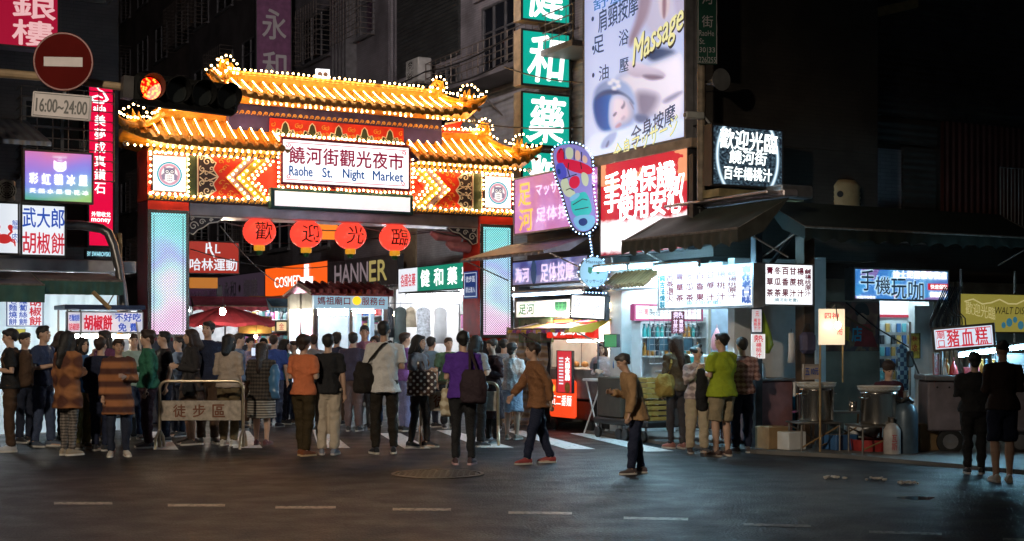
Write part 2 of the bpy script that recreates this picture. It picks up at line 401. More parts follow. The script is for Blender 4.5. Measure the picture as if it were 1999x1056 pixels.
# pillars with lit lattice panels
def _led(n, l, p):
    tc = n.new("ShaderNodeTexCoord"); sp = n.new("ShaderNodeSeparateXYZ"); l.new(tc.outputs["Object"], sp.inputs[0])
    f = 21.0
    u = math_(n, l, 'MULTIPLY', sp.outputs["X"], f); w = math_(n, l, 'MULTIPLY', sp.outputs["Z"], f)
    ua = math_(n, l, 'ADD', u, w); ub = math_(n, l, 'SUBTRACT', u, w)
    fa = math_(n, l, 'ABSOLUTE', math_(n, l, 'SUBTRACT', math_(n, l, 'FRACT', ua), 0.5)); fb = math_(n, l, 'ABSOLUTE', math_(n, l, 'SUBTRACT', math_(n, l, 'FRACT', ub), 0.5))
    mask = math_(n, l, 'MULTIPLY', math_(n, l, 'LESS_THAN', fa, 0.36), math_(n, l, 'LESS_THAN', fb, 0.36))
    nz = n.new("ShaderNodeTexNoise"); nz.inputs["Scale"].default_value = 1.6; nz.inputs["Detail"].default_value = 0; l.new(tc.outputs["Object"], nz.inputs["Vector"])
    zz = math_(n, l, 'DIVIDE', math_(n, l, 'SUBTRACT', sp.outputs["Z"], 1.6), 2.25)
    t_ = math_(n, l, 'ADD', zz, math_(n, l, 'MULTIPLY', math_(n, l, 'SUBTRACT', nz.outputs["Fac"], 0.5), 0.75))
    rp = ramp(n, [(0.05, srgb(235, 190, 225)), (0.28, srgb(235, 220, 240)), (0.42, srgb(190, 230, 238)), (0.6, srgb(170, 185, 238)), (0.76, srgb(155, 226, 238)), (1.0, srgb(130, 218, 218))])
    l.new(t_, rp.inputs[0]); l.new(rp.outputs[0], p.inputs["Emission Color"])
    st = math_(n, l, 'ADD', math_(n, l, 'MULTIPLY', mask, 0.9), 0.06); l.new(math_(n, l, 'MULTIPLY', st, 1.05), p.inputs["Emission Strength"])
    p.inputs["Base Color"].default_value = (0.1, 0.1, 0.12, 1)
LED = nodes_mat("lit_lattice_panel", _led)
SLATE = col("dark_stone_pillar_foot", (0.06, 0.06, 0.08), 0.4, var=0.5, scale=12)
for x0 in (0.0, GW-0.75):
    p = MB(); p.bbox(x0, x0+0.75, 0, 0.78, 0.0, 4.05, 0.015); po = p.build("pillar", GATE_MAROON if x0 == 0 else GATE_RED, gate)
    MB().poly([(x0+0.06, 1.62), (x0+0.69, 1.62), (x0+0.69, 3.82), (x0+0.06, 3.82)], -0.03).build("light_panel", LED, po)
    m = MB()
    for a in ((x0, x0+0.06, 1.56, 3.88), (x0+0.69, x0+0.75, 1.56, 3.88)): m.box(a[0], a[1], -0.05, -0.002, a[2], a[3])
    m.box(x0+0.06, x0+0.69, -0.05, -0.002, 3.82, 3.88); m.box(x0+0.06, x0+0.69, -0.05, -0.002, 1.56, 1.62); m.build("panel_frame", CHROME, po)
    m = MB(); w = 0.012
    m.ribbon([(x0+0.11, 1.67), (x0+0.64, 1.67), (x0+0.64, 3.77), (x0+0.11, 3.77)], w, -0.036, 0.005, True); m.build("inner_line", NAVY, po)
    MB().bbox(x0-0.03, x0+0.78, -0.035, 0.81, 0.0, 1.5, 0.02).build("foot", SLATE, po)
    MB().box(x0, x0+0.75, -0.03, -0.003, 3.88, 4.04).build("red_band", GATE_RED, po)
# beam and panels
MB().box(0.0, GW, 0.0, 0.78, 4.056, 5.0).build("beam", GATE_RED, gate)
MB().bbox(0.76, GW-0.76, 0.03, 0.74, 3.8, 4.05, 0.02).build("beam_trim", TRIM, gate)
scroll_band(0.0, 2.25, 4.1, 0.105, -0.035, "lower_border", NAVY); scroll_band(5.2, GW, 4.1, 0.105, -0.035, "lower_border", NAVY)
scroll_band(0.0, 2.42, 4.97, 0.10, -0.035, "upper_border", NAVY); scroll_band(5.14, GW, 4.97, 0.10, -0.035, "upper_border", NAVY)
for a, b in ((0.03, 2.22), (5.24, GW-0.03)):
    bulb_line((a, -0.075, 4.15), (b, -0.075, 4.15), 0.115); bulb_line((a, -0.075, 4.915), (b, -0.075, 4.915), 0.115)
def side_panel(mir):
    X = (lambda t: GW-t) if mir else (lambda t: t)
    XX = lambda pts: [(X(x), z) for x, z in pts]
    z0, z1, zm = 4.16, 4.91, 4.535
    m = MB(); m.prism(XX([(0.73, z0), (0.9, z0), (0.9, z1), (0.73, z1)]), -0.02, -0.001); m.build("green_strip", GREEN_D, gate)
    m = MB(); m.ribbon(XX([(0.915, z0), (0.915, z1)]), 0.018, -0.03, 0.025); m.ribbon(XX([(0.715, z0), (0.715, z1)]), 0.018, -0.03, 0.025); m.build("white_line", SILVER, gate)
    # navy cloud with silver scrolls
    pts = [(0.94, z0), (1.12, z0+0.02), (1.26, z0+0.12), (1.2, z0+0.24), (1.3, zm), (1.2, z1-0.24), (1.26, z1-0.12), (1.12, z1-0.02), (0.94, z1)]
    m = MB(); m.prism(XX(pts), -0.018, -0.001); m.build("cloud_panel", NAVY, gate)
    m = MB()
    m.ribbon(XX(pts), 0.02, -0.03, 0.012)
    for s in (1, -1):
        for (cx, dz, r, tr, a0) in ((1.09, 0.27, 0.085, 1.3, 0), (1.0, 0.13, 0.06, 1.2, 2), (1.17, 0.14, 0.06, 1.2, 4), (0.99, 0.33, 0.045, 1.1, 1), (1.2, 0.28, 0.035, 1, 3), (1.08, 0.05, 0.05, 1, 0)):
            m.ribbon(XX(spiral(cx, zm+s*dz, r, tr, a0*s, s, 16)), 0.017, -0.03, 0.012)
        m.ribbon(XX([(0.95, zm+s*0.02), (1.05, zm+s*0.1), (1.16, zm+s*0.06), (1.29, zm)]), 0.02, -0.03, 0.012)
    m.build("cloud_scroll", SILVER, gate)
    m = MB()
    for s in (1, -1):                                            # gold flame curls on the red ground
        for (cx, dz, r) in ((1.35, 0.28, 0.05), (1.42, 0.17, 0.04), (1.5, 0.31, 0.045), (1.34, 0.1, 0.03), (1.6, 0.34, 0.03)):
            m.ribbon(XX(spiral(cx, zm+s*dz, r, 1.1, cx*9, s, 12)), 0.013, -0.02, 0.012)
            m.ribbon(XX([(cx, zm+s*dz+r), (cx+0.04, zm+s*dz+r*1.5), (cx+0.09, zm+s*dz+r*1.1)]), 0.012, -0.02, 0.012)
    m.build("flame_scroll", GOLD, gate)
    mats = (col("gate_mauve_paint", (0.2, 0.13, 0.17), 0.4), OLIVE, GATE_RED)
    for i in range(3):
        ap, en, w = 1.44+0.2*i, 1.83+0.2*i, 0.17
        m = MB(); m.prism(XX([(ap, zm), (en, z1), (en+w, z1), (ap+w, zm), (en+w, z0), (en, z0)]), -0.022-0.004*i, -0.001); m.build("chevron", mats[i], gate)
        m = MB(); m.ribbon(XX([(en, z1), (ap, zm), (en, z0)]), 0.02, -0.04, 0.018); m.build("chevron_edge", GOLD, gate)
        for off in ((0.05,), (0.05,), (0.03, 0.14))[i]:
            for zz in (z1-0.03, z0+0.03):
                bulb_line((X(ap+off), -0.06, zm), (X(en+off-0.02), -0.06, zz), 0.1)
for mir in (False, True): side_panel(mir)
# owl badges in white light boxes
OWL_W = emit("badge_white_face", (1, 0.98, 0.97), 1.25)
TEAL_P = emit("badge_teal_ring", srgb(40, 165, 185), 0.8); PINK_P = emit("badge_pink", srgb(215, 160, 180), 0.8)
LAV = emit("badge_lavender", srgb(150, 140, 165), 0.75); DARKP = emit("badge_dark", srgb(45, 40, 60), 0.8); WH_P = emit("badge_cream", srgb(245, 240, 240), 0.9)
for x0 in (0.06, GW-0.69):
    b = MB().bbox(x0, x0+0.63, -0.09, -0.001, 4.2, 4.87, 0.01).build("badge_box", NAVY, gate)
    MB().poly([(x0+0.02, 4.22), (x0+0.61, 4.22), (x0+0.61, 4.85), (x0+0.02, 4.85)], -0.094).build("badge_face", OWL_W, b)
    cx, cz = x0+0.315, 4.52
    m = MB(); m.ring(cx, cz, 0.215, 0.028, -0.1); m.build("badge_ring", TEAL_P, b)
    m = MB()
    for k in range(9):
        a = R(50+10*k); m.box(cx+0.25*math.cos(a)-0.008, cx+0.25*math.cos(a)+0.008, -0.1, -0.096, cz+0.25*math.sin(a)-0.01, cz+0.25*math.sin(a)+0.01)
    m.build("badge_script", TEAL_P, b)
    MB().disc(cx, cz, 0.195, -0.097).build("badge_ground", PINK_P, b)
    m = MB(); m.disc(cx, cz+0.0, 0.15, -0.0985); m.build("badge_disc", WH_P, b)
    m = MB(); m.poly([(cx-0.15, cz-0.02), (cx-0.09, cz+0.03), (cx-0.06, cz-0.1), (cx-0.13, cz-0.1)], -0.1); m.poly([(cx+0.15, cz-0.02), (cx+0.13, cz-0.1), (cx+0.06, cz-0.1), (cx+0.09, cz+0.03)], -0.1)
    m.disc(cx, cz+0.05, 0.1, -0.1, 20, 0.075); m.poly([(cx-0.1, cz+0.07), (cx-0.1, cz+0.14), (cx-0.03, cz+0.11), (cx+0.03, cz+0.11), (cx+0.1, cz+0.14), (cx+0.1, cz+0.07)], -0.1); m.build("badge_owl", LAV, b)
    m = MB(); m.disc(cx, cz-0.06, 0.085, -0.101, 20, 0.1); m.disc(cx-0.045, cz+0.05, 0.042, -0.101); m.disc(cx+0.045, cz+0.05, 0.042, -0.101); m.build("badge_belly", WH_P, b)
    m = MB(); m.ring(cx-0.045, cz+0.05, 0.036, 0.012, -0.106, n=20); m.ring(cx+0.045, cz+0.05, 0.036, 0.012, -0.106, n=20); m.disc(cx-0.045, cz+0.05, 0.014, -0.104, 10); m.disc(cx+0.045, cz+0.05, 0.014, -0.104, 10)
    for zz in (-0.03, -0.07, -0.11):
        for q in (-0.03, 0, 0.03): m.box(cx+q-0.008, cx+q+0.008, -0.106, -0.103, cz+zz-0.006, cz+zz+0.006)
    m.build("badge_eyes", DARKP, b)
    bulb_path([(x0-0.03, -0.1, 4.17), (x0-0.03, -0.1, 4.9), (x0+0.66, -0.1, 4.9), (x0+0.66, -0.1, 4.17), (x0-0.03, -0.1, 4.17)], 0.1)
# name board and ticker
s0, s1 = 2.43, 5.13
nb = MB().bbox(s0, s1, -0.2, -0.002, 4.42, 5.36, 0.02).build("name_board", GATE_MAROON, gate)
MB().poly([(s0+0.06, 4.49), (s1-0.06, 4.49), (s1-0.06, 5.29), (s0+0.06, 5.29)], -0.203).build("board_face", emit("board_white_face", (0.97, 0.96, 1.0), 1.2), nb)
m = MB(); m.ribbon([(s0+0.12, 4.54), (s1-0.12, 4.54), (s1-0.12, 5.24), (s0+0.12, 5.24)], 0.014, -0.21, 0.006, True)
for cx, cz, q in ((s0+0.17, 4.59, 0), (s1-0.17, 4.59, 1), (s0+0.17, 5.19, 2), (s1-0.17, 5.19, 3)):
    m.ribbon(spiral(cx, cz, 0.05, 1.3, q*1.57, 1, 12), 0.014, -0.21, 0.006)
m.build("board_line", RED_LIT, nb)
MAGENTA = emit("board_red_letters", srgb(150, 22, 60), 0.7); BLUEB = emit("board_blue_letters", srgb(20, 85, 150), 0.7)
for i, ch in enumerate("饒河街觀光夜市"):
    cx = s0+0.33+i*(s1-s0-0.66)/6
    letters(nb, ch, cx-0.155, cx+0.155, 4.85, 5.17, MAGENTA, y=-0.212, bold=0.04)
for w, a, b in (("Raohe", 0.16, 0.62), ("St.", 0.82, 1.02), ("Night", 1.24, 1.68), ("Market", 1.86, 2.5)):
    letters(nb, w, s0+a+0.02, s0+b+0.02, 4.58 if w == "Night" else 4.62, 4.80, BLUEB, y=-0.212, bold=0.05)
tk = MB().bbox(2.26, 5.2, -0.16, -0.002, 3.98, 4.38, 0.015).build("ticker_box", TEALM, gate)
def _tick(n, l, p):
    tc = n.new("ShaderNodeTexCoord"); nz = n.new("ShaderNodeTexNoise"); nz.inputs["Scale"].default_value = 45; l.new(tc.outputs["Object"], nz.inputs["Vector"])
    r = ramp(n, [(0.35, (0.62, 0.6, 0.66)), (0.6, (0.86, 0.84, 0.86))]); l.new(nz.outputs["Fac"], r.inputs[0]); l.new(r.outputs[0], p.inputs["Emission Color"]); p.inputs["Emission Strength"].default_value = 0.6
MB().poly([(2.34, 4.04), (5.12, 4.04), (5.12, 4.32), (2.34, 4.32)], -0.164).build("ticker_screen", nodes_mat("ticker_led", _tick), tk)
bulb_path([(s0-0.03, -0.2, 4.4), (s0-0.03, -0.2, 5.38), (s1+0.03, -0.2, 5.38), (s1+0.03, -0.2, 4.4), (s0-0.03, -0.2, 4.4)], 0.09)
# upper wall
MB().box(1.55, 5.95, 0.12, 0.66, 5.0, 6.0).build("upper_wall", GATE_BLUE, gate)
MB().box(2.33, 5.08, 0.06, 0.118, 5.37, 5.72).build("floral_panel", GATE_RED, gate)
scroll_band(1.62, 5.88, 5.79, 0.1, 0.09, "wall_border", GATE_BLUE)
m = MB(); m2 = MB(); m3 = MB()
for i in range(5):
    cx = 2.62+i*0.54; zz = 5.5
    leaf = [(cx-0.2, zz-0.1), (cx-0.16, zz+0.02), (cx-0.08, zz+0.0), (cx-0.05, zz+0.12), (cx, zz+0.17), (cx+0.05, zz+0.12), (cx+0.08, zz), (cx+0.16, zz+0.02), (cx+0.2, zz-0.1)]
    m2.prism(leaf, 0.045, 0.06); m.ribbon(leaf, 0.018, 0.035, 0.012)
    for s in (1, -1):
        m.ribbon(spiral(cx+s*0.09, zz-0.04, 0.045, 1.2, 0, s, 12), 0.014, 0.03, 0.012)
        m3.ribbon(spiral(cx+s*0.24, zz+0.1, 0.05, 1.2, 1, s, 12), 0.014, 0.045, 0.014); m3.ribbon(spiral(cx+s*0.23, zz-0.02, 0.035, 1.2, 3, s, 12), 0.012, 0.045, 0.014)
m.build("floral_scroll", SILVER, gate); m2.build("floral_leaf", GREEN_D, gate); m3.build("floral_tendril", GOLD, gate)
bulb_line((2.35, 0.03, 5.4), (5.06, 0.03, 5.4), 0.105)
# carved corner brackets under the beam
for mir in (0, 1):
    X = (lambda t: GW-t) if mir else (lambda t: t)
    pts = [(X(0.76), 3.79), (X(0.76), 3.5), (X(0.86), 3.46), (X(0.95), 3.55), (X(1.06), 3.6), (X(1.16), 3.68), (X(1.32), 3.71), (X(1.42), 3.79)]
    o = MB().prism(pts, 0.1, 0.22).build("corner_bracket", NAVY, gate)
    m = MB(); m.ribbon(pts, 0.02, 0.088, 0.014, True)
    for (cx, cz, r) in ((0.87, 3.62, 0.09), (1.03, 3.7, 0.06), (0.84, 3.75, 0.04), (1.2, 3.74, 0.035)):
        m.ribbon(spiral(X(cx), cz, r, 1.4, 0, 1, 16), 0.016, 0.086, 0.013)
    m.build("bracket_scroll", SILVER, o)
BR_PINK = col("bracket_pink_paint", (0.5, 0.2, 0.22), 0.4)
m = MB()
for i, (x0, x1, zz) in enumerate(((5.85, 6.5, 3.62), (6.2, 6.72, 3.42))):
    m.tube([(x0, 0.42, zz+0.08), (x0+0.12, 0.42, zz+0.02), (x1, 0.42, zz)], [0.05, 0.1, 0.11], 12)
m.build("beam_bracket", BR_PINK, gate)

# tiled roofs
def roof(name, xe0, xr0, xr1, xe1, ze, zr, hipL, hipR, tubes0):
    ye, yr = -0.52, 0.39
    def lift(x, u):
        q = 0.0
        if hipL: q += 0.2*max(0, 1-(x-xe0)/1.0)**2
        if hipR: q += 0.2*max(0, 1-(xe1-x)/1.0)**2
        return q*max(0, 1-u)**0.5
    def xl(u): return xe0+(xr0-xe0)*u**0.85
    def xrr(u): return xe1+(xr1-xe1)*u**0.85
    def P(x, u, dz=0.0, back=False):
        y = ye+(yr-ye)*u
        if back: y = 2*yr-y
        return (x, y, ze+(zr-ze)*(0.72*u+0.28*u*u)+lift(x, u)+dz)
    g = MB(); nx, nu = 40, 8
    for back in (False, True):
        vs = []; fs = []
        for j in range(nu+1):
            u = j/nu
            for i in range(nx+1): vs.append(P(xl(u)+(xrr(u)-xl(u))*i/nx, u, 0, back))
        for j in range(nu):
            for i in range(nx):
                q = (j*(nx+1)+i, j*(nx+1)+i+1, (j+1)*(nx+1)+i+1, (j+1)*(nx+1)+i); fs.append(q[::-1] if back else q)
        g.add(vs, fs)
    # hip ends
    for hp, fx in ((hipL, xl), (hipR, xrr)):
        if hp:
            vs = []; fs = []
            for j in range(nu+1):
                u = j/nu; vs += [P(fx(u), u), P(fx(u), u, 0, True)]
            for j in range(nu): fs.append((2*j, 2*j+1, 2*j+3, 2*j+2))
            g.add(vs, fs)
    # soffit and eave board
    vs = []; fs = []
    for i in range(nx+1):
        x = xe0+(xe1-xe0)*i/nx; a = P(x, 0); vs += [a, (x, a[1], a[2]-0.05), (x, -0.0, ze-0.05+lift(x, 0)*0.3), ]
    for i in range(nx): fs += [(3*i, 3*i+1, 3*i+4, 3*i+3), (3*i+1, 3*i+2, 3*i+5, 3*i+4)]
    g.add(vs, fs)
    ro = g.build(name, TILE, gate, smooth=False); smooth_angle(ro, 35)
    rolls = MB(); caps = MB(); st = 0.2055; n = int((xe1-xe0-0.06)/st); off = (xe1-xe0-n*st)/2
    drip = MB()
    for i in range(n+1):
        x = xe0+off+i*st
        um = 1.0
        for k in range(21):
            u = k/20
            if not (xl(u)-0.03 <= x <= xrr(u)+0.03): um = max(0.0, u-0.05); break
        if um < 0.12: um = 0.12
        pts = [P(x, um*j/8, 0.012) for j in range(9)]
        rolls.tube(pts, 0.05, 8)
        for j in range(1, 8): rolls.tube([P(x, um*(j-0.5)/8, 0.014), P(x, um*(j-0.35)/8, 0.014)], 0.056, 8, caps=True)
        a = P(x, 0)
        caps.lathe([(0.02, -0.032), (0.05, -0.03), (0.062, -0.02), (0.062, 0.02)], 12, (a[0], a[1]-0.0, a[2]+0.012), 'y')
        drip.prism([(x+st/2-0.06, a[2]-0.0), (x+st/2+0.06, a[2]-0.0), (x+st/2+0.04, a[2]-0.045), (x+st/2, a[2]-0.075), (x+st/2-0.04, a[2]-0.045)], a[1]-0.02, a[1]-0.002)
        if um > 0.45 and tubes0:
            q = [P(x+0.012, um*(0.25+0.62*j/5), 0.07) for j in range(6)]
            MB().tube(q, 0.0105, 5).build("light_tube", TUBE, gate)
    for x in [xe0+off+(i+0.5)*st for i in range(n)]:              # flat pan tiles in courses between the rolls
        for j in range(7):
            u0 = j/7
            if xl(u0+0.14) <= x <= xrr(u0+0.14):
                a, b = P(x, u0, 0.004), P(x, u0+0.145, 0.022)
                rolls.add([(x-0.055, a[1], a[2]+0.018), (x+0.055, a[1], a[2]+0.018), (x+0.055, b[1], b[2]), (x-0.055, b[1], b[2]), (x-0.055, a[1], a[2]-0.005), (x+0.055, a[1], a[2]-0.005)], [(0, 1, 2, 3), (4, 5, 1, 0)])
    smooth_angle(rolls.build("tile_roll", TILE, ro), 40); smooth_angle(caps.build("tile_end", TILE_D, ro), 30); drip.build("drip_tile", TILE_D, ro)
    # ridge
    m = MB(); m.bbox(xr0-0.05, xr1+0.05, yr-0.09, yr+0.09, zr-0.04, zr+0.13, 0.02); m.tube([(xr0-0.05, yr, zr+0.15), (xr1+0.05, yr, zr+0.15)], 0.05, 8); smooth_angle(m.build("ridge", GOLD, ro), 30)
    bulb_line((xr0, yr-0.07, zr+0.22), (xr1, yr-0.07, zr+0.22), 0.105)
    bulb_line((xe0+0.12 if hipL else xe0+0.05, -0.36, ze-0.07), (xe1-0.12 if hipR else xe1-0.05, -0.36, ze-0.07), 0.115)
    for hp, fx, sg, xr in ((hipL, xl, -1, xr0), (hipR, xrr, 1, xr1)):
        if not hp: continue
        # hip rib, curled tip, bulbs along it
        pts = [P(fx(1-j/8), 1-j/8, 0.07) for j in range(9)]; tip = pts[-1]
        pts += [(tip[0]+sg*0.09, tip[1]-0.06, tip[2]+0.05), (tip[0]+sg*0.15, tip[1]-0.08, tip[2]+0.14)]
        smooth_angle(MB().tube(pts, [0.07]*8+[0.075, 0.06, 0.02], 8).build("hip_rib", TILE, ro), 40)
        bulb_path([(p[0]+sg*0.02, p[1]-0.05, p[2]+0.13) for p in pts[1:]], 0.1)
        m = MB()                                                 # flaming crest standing on the hip
        bx, by, bz = pts[6]
        for k, (dx, dz, r) in enumerate(((-0.16, 0.16, 0.035), (-0.06, 0.26, 0.045), (0.05, 0.3, 0.045), (0.15, 0.22, 0.04), (0.24, 0.12, 0.03))):
            m.tube([(bx+sg*dx*0.4, by, bz), (bx+sg*dx*0.8, by, bz+dz*0.5), (bx+sg*(dx+0.03), by, bz+dz)], [r*1.4, r, 0.006], 6)
        m.ell((bx, by, bz+0.04), (0.16, 0.09, 0.09), 10, 6)
        smooth_angle(m.build("hip_crest", TILE, ro), 50)
        bulb_path([(bx-sg*0.22, by-0.06, bz+0.16), (bx-sg*0.12, by-0.06, bz+0.32), (bx+sg*0.06, by-0.06, bz+0.38), (bx+sg*0.24, by-0.06, bz+0.28), (bx+sg*0.34, by-0.06, bz+0.1)], 0.1)
        m = MB()                                                 # curled ridge-end beast
        cx, cz, q = xr+sg*0.02, zr+0.12, 0.78
        m.tube([(cx+q*(-sg*0.16), yr, cz+q*(-0.06)), (cx, yr, cz+q*0.02), (cx+q*(+sg*0.12), yr, cz+q*(+0.14)), (cx+q*(+sg*0.1), yr, cz+q*(+0.27)), (cx+q*(-sg*0.03), yr, cz+q*(+0.31)), (cx+q*(-sg*0.08), yr, cz+q*(+0.22)), (cx+q*(-sg*0.01), yr, cz+q*(+0.18))],
               [0.085, 0.1, 0.085, 0.066, 0.047, 0.035, 0.015], 10)
        m.tube([(cx+q*(-sg*0.14), yr, cz+q*(0)), (cx+q*(-sg*0.17), yr, cz+q*(+0.15)), (cx+q*(-sg*0.1), yr, cz+q*(+0.28))], [0.055, 0.045, 0.012], 8)
        m.tube([(cx+q*(+sg*0.1), yr, cz+q*(+0.05)), (cx+q*(+sg*0.2), yr, cz+q*(+0.15)), (cx+q*(+sg*0.17), yr, cz+q*(+0.24))], [0.047, 0.035, 0.008], 8)
        m.bbox(cx-0.2, cx+0.2, yr-0.1, yr+0.1, cz-0.17, cz-0.01, 0.02)
        smooth_angle(m.build("ridge_beast", TILE, ro), 50)
        bulb_path([(cx+q*(-sg*0.24), yr-0.08, cz+q*(0)), (cx+q*(-sg*0.24), yr-0.08, cz+q*(+0.22)), (cx+q*(-sg*0.12), yr-0.08, cz+q*(+0.4)), (cx+q*(+sg*0.06), yr-0.08, cz+q*(+0.42)), (cx+q*(+sg*0.22), yr-0.08, cz+q*(+0.32)), (cx+q*(+sg*0.26), yr-0.08, cz+q*(+0.1))], 0.095)
        # white scroll under the corner
        m = MB(); m.ribbon(spiral(xe0+0.06 if sg < 0 else xe1-0.06, ze-0.09, 0.06, 1.3, 0 if sg < 0 else PI, -sg, 14), 0.02, -0.45, 0.02); m.build("corner_scroll", SILVER, ro)
roof("upper_roof", 1.12, 1.6, 5.95, 6.45, 5.98, 6.42, True, True, True)
roof("lower_roof", -0.55, 0.4, 2.4, 2.4, 5.06, 5.64, True, False, True)
roof("lower_roof", 5.16, 5.16, 7.0, 7.72, 5.06, 5.64, False, True, True)
# scrolled ends under the upper roof
for mir in (0, 1):
    X = (lambda t: GW-t) if mir else (lambda t: t)
    m = MB(); m.prism([(X(1.55), 5.82), (X(1.1), 5.98), (X(1.2), 5.84), (X(0.95), 5.72), (X(1.55), 5.7)], 0.0, 0.1); m.build("eave_scroll", GATE_RED, gate)
    m = MB(); m.ribbon([(X(1.55), 5.86), (X(1.35), 5.9), (X(1.15), 5.97), (X(1.1), 5.93)], 0.03, -0.02, 0.02); m.build("eave_scroll_edge", SILVER, gate)
    bulb_line((X(1.55), -0.03, 5.76), (X(0.95), -0.03, 5.78), 0.1)
# bulbs: the nearest hundred one by one, the rest as one mass
bulbs = [v+Vector((random.gauss(0, 0.006), random.gauss(0, 0.004), random.gauss(0, 0.007))) for v in bulbs if random.random() > 0.035]
bulbs.sort(key=lambda v: v.x*GY+v.y*GX)
bm_ = MB().ell((0, 0, 0), (0.021, 0.021, 0.021), 6, 4).mesh("bulb", BULB, True)
for p in bulbs[:100]:
    o = link("bulb", bm_, gate); o.location = p
m = MB()
for p in bulbs[100:]: m.ell(p, (0.021, 0.021, 0.021), 6, 4)
o = m.build("bulb_string", BULB, gate, True); o["kind"] = "stuff"
def gloc(t, y): return (GL[0]+GX*t-GY*y, GL[1]+GY*t+GX*y)
# red paper lanterns
LANT = emit("glowing_red_paper", (1.0, 0.06, 0.035), 1.0); LCAP = emit("lantern_gold_collar", (0.75, 0.35, 0.02), 0.6); LGRN = col("lantern_green_tassel", (0.01, 0.12, 0.03), 0.6)
BRUSH = col("dark_brush_ink", (0.03, 0.004, 0.004), 0.6)
rr_ = 0.295
for i, (px, py, ch, lab) in enumerate(((515, 452, "歡", "first round red lantern from the left pillar, brushed with 歡"), (607, 457, "迎", "round red lantern brushed with 迎, in front of the orange sign"),
                                  (694, 460, "光", "round red lantern brushed with 光, third along the wire"), (781, 464, "臨", "round red lantern brushed with 臨, nearest the right pillar"))):
    t = gt(px); X, Y = gloc(t, 0.25); z = zat(py, Y)
    o = thing("paper_lantern", lab, "lantern", (X, Y, z), A, "red lanterns hung under the gate")
    m = MB(); prof = []
    for j in range(25):
        a = -PI/2+0.28+(PI-0.56)*j/24; rib = 1+0.012*math.cos(j*PI)
        prof.append((rr_*1.06*math.cos(a)*rib, rr_*0.94*math.sin(a)))
    m.lathe(prof, 28); m.build("shade", LANT, o, True)
    MB().lathe([(0.1, -0.36), (0.105, -0.3), (0.1, -0.26)], 16).build("collar", LCAP, o); MB().lathe([(0.085, 0.25), (0.09, 0.28), (0.06, 0.3)], 16).build("cap", LCAP, o)
    MB().lathe([(0.05, -0.44), (0.07, -0.37), (0.03, -0.36)], 10).build("tassel", LGRN, o)
    MB().tube([(0, 0, 0.3), (0, 0, 0.42)], 0.006, 5).build("hook", IRON, o)
    u, fs = text_mesh(ch, 0.03)
    vs = []
    for a, b in u:
        x, zz = (a-0.5)*0.34, (b-0.5)*0.34; k = 1-(x/(rr_*1.06))**2-(zz/(rr_*0.94))**2
        vs.append((x, -rr_*1.06*math.sqrt(max(0, k))-0.02, zz))
    me = bpy.data.meshes.new("character"); me.from_pydata(vs, [], fs); me.materials.append(BRUSH); link("character", me, o)
x0, y0 = gloc(0.75, 0.25); pts = []
for k in range(25):
    t = 0.75+6.0*k/24; X, Y = gloc(t, 0.25); pts.append((X, Y, 3.74-0.10*math.sin(PI*((t*1.05) % 1.5)/1.5)))
WIRE = col("dull_wire", (0.16, 0.15, 0.15), 0.5)
tag(MB().tube(pts, 0.012, 5).build("lantern_wire", WIRE), "thin pale wire carrying the four red lanterns under the gate", "wire")

# ================================================================ INNER STREET (behind the gate)
C0 = (3.35, 19.0)                 # street corner of the right-hand block
F2 = (1.6, 30.0)                  # house line behind the gate
def twall(px, O, off=0.0):
    k = (px-1000)/F; ox, oy = O[0]-GX*off, O[1]-GY*off
    return (ox-oy*k)/(GY+GX*k)
def Ywall(px, O, off=0.0): return O[1]-GY*off+GX*twall(px, O, off)
def wpt(O, t, off=0.0): return (O[0]-GX*off+SX*t, O[1]-GY*off+SY*t)
GLASS = col("dark_window_glass", (0.015, 0.018, 0.025), 0.12, var=0.3, scale=1.5, spec=0.8)
WFRAME = col("weathered_aluminium", (0.2, 0.2, 0.21), 0.45, 0.5)
RUST = col("rusty_bar_metal", (0.2, 0.17, 0.15), 0.6, 0.4, var=0.4, scale=14)
def wall_mat(name, rgb, tile=(0.24, 0.06), mort=0.6):
    def fn(n, l, p):
        tc = n.new("ShaderNodeTexCoord"); sp = n.new("ShaderNodeSeparateXYZ"); cb = n.new("ShaderNodeCombineXYZ"); l.new(tc.outputs["Object"], sp.inputs[0])
        l.new(math_(n, l, 'ADD', sp.outputs[0], sp.outputs[1]), cb.inputs[0]); l.new(sp.outputs[2], cb.inputs[1])
        b = n.new("ShaderNodeTexBrick"); b.inputs["Scale"].default_value = 1; b.inputs["Brick Width"].default_value = tile[0]; b.inputs["Row Height"].default_value = tile[1]
        b.inputs["Mortar Size"].default_value = 0.004; l.new(cb.outputs[0], b.inputs["Vector"])
        b.inputs["Color1"].default_value = (*rgb, 1); b.inputs["Color2"].default_value = (*[v*0.85 for v in rgb], 1); b.inputs["Mortar"].default_value = (*[v*mort for v in rgb], 1)
        nz = n.new("ShaderNodeTexNoise"); nz.inputs["Scale"].default_value = 0.9; nz.inputs["Detail"].default_value = 7; l.new(tc.outputs["Object"], nz.inputs["Vector"])
        r = ramp(n, [(0.32, (0.45,)*3), (0.6, (1.05,)*3)]); l.new(nz.outputs["Fac"], r.inputs[0])
        mx = n.new("ShaderNodeMix"); mx.data_type = 'RGBA'; mx.blend_type = 'MULTIPLY'; mx.inputs["Factor"].default_value = 1
        l.new(b.outputs["Color"], mx.inputs["A"]); l.new(r.outputs[0], mx.inputs["B"]); l.new(mx.outputs["Result"], p.inputs["Base Color"]); p.inputs["Roughness"].default_value = 0.6
    return nodes_mat(name, fn)
PALE_TILE = wall_mat("pale_facade_tile", (0.36, 0.34, 0.37)); BROWN_TILE = wall_mat("brown_facade_tile", (0.16, 0.13, 0.12)); GREY_CONC = wall_mat("grey_facade_tile", (0.2, 0.19, 0.21))
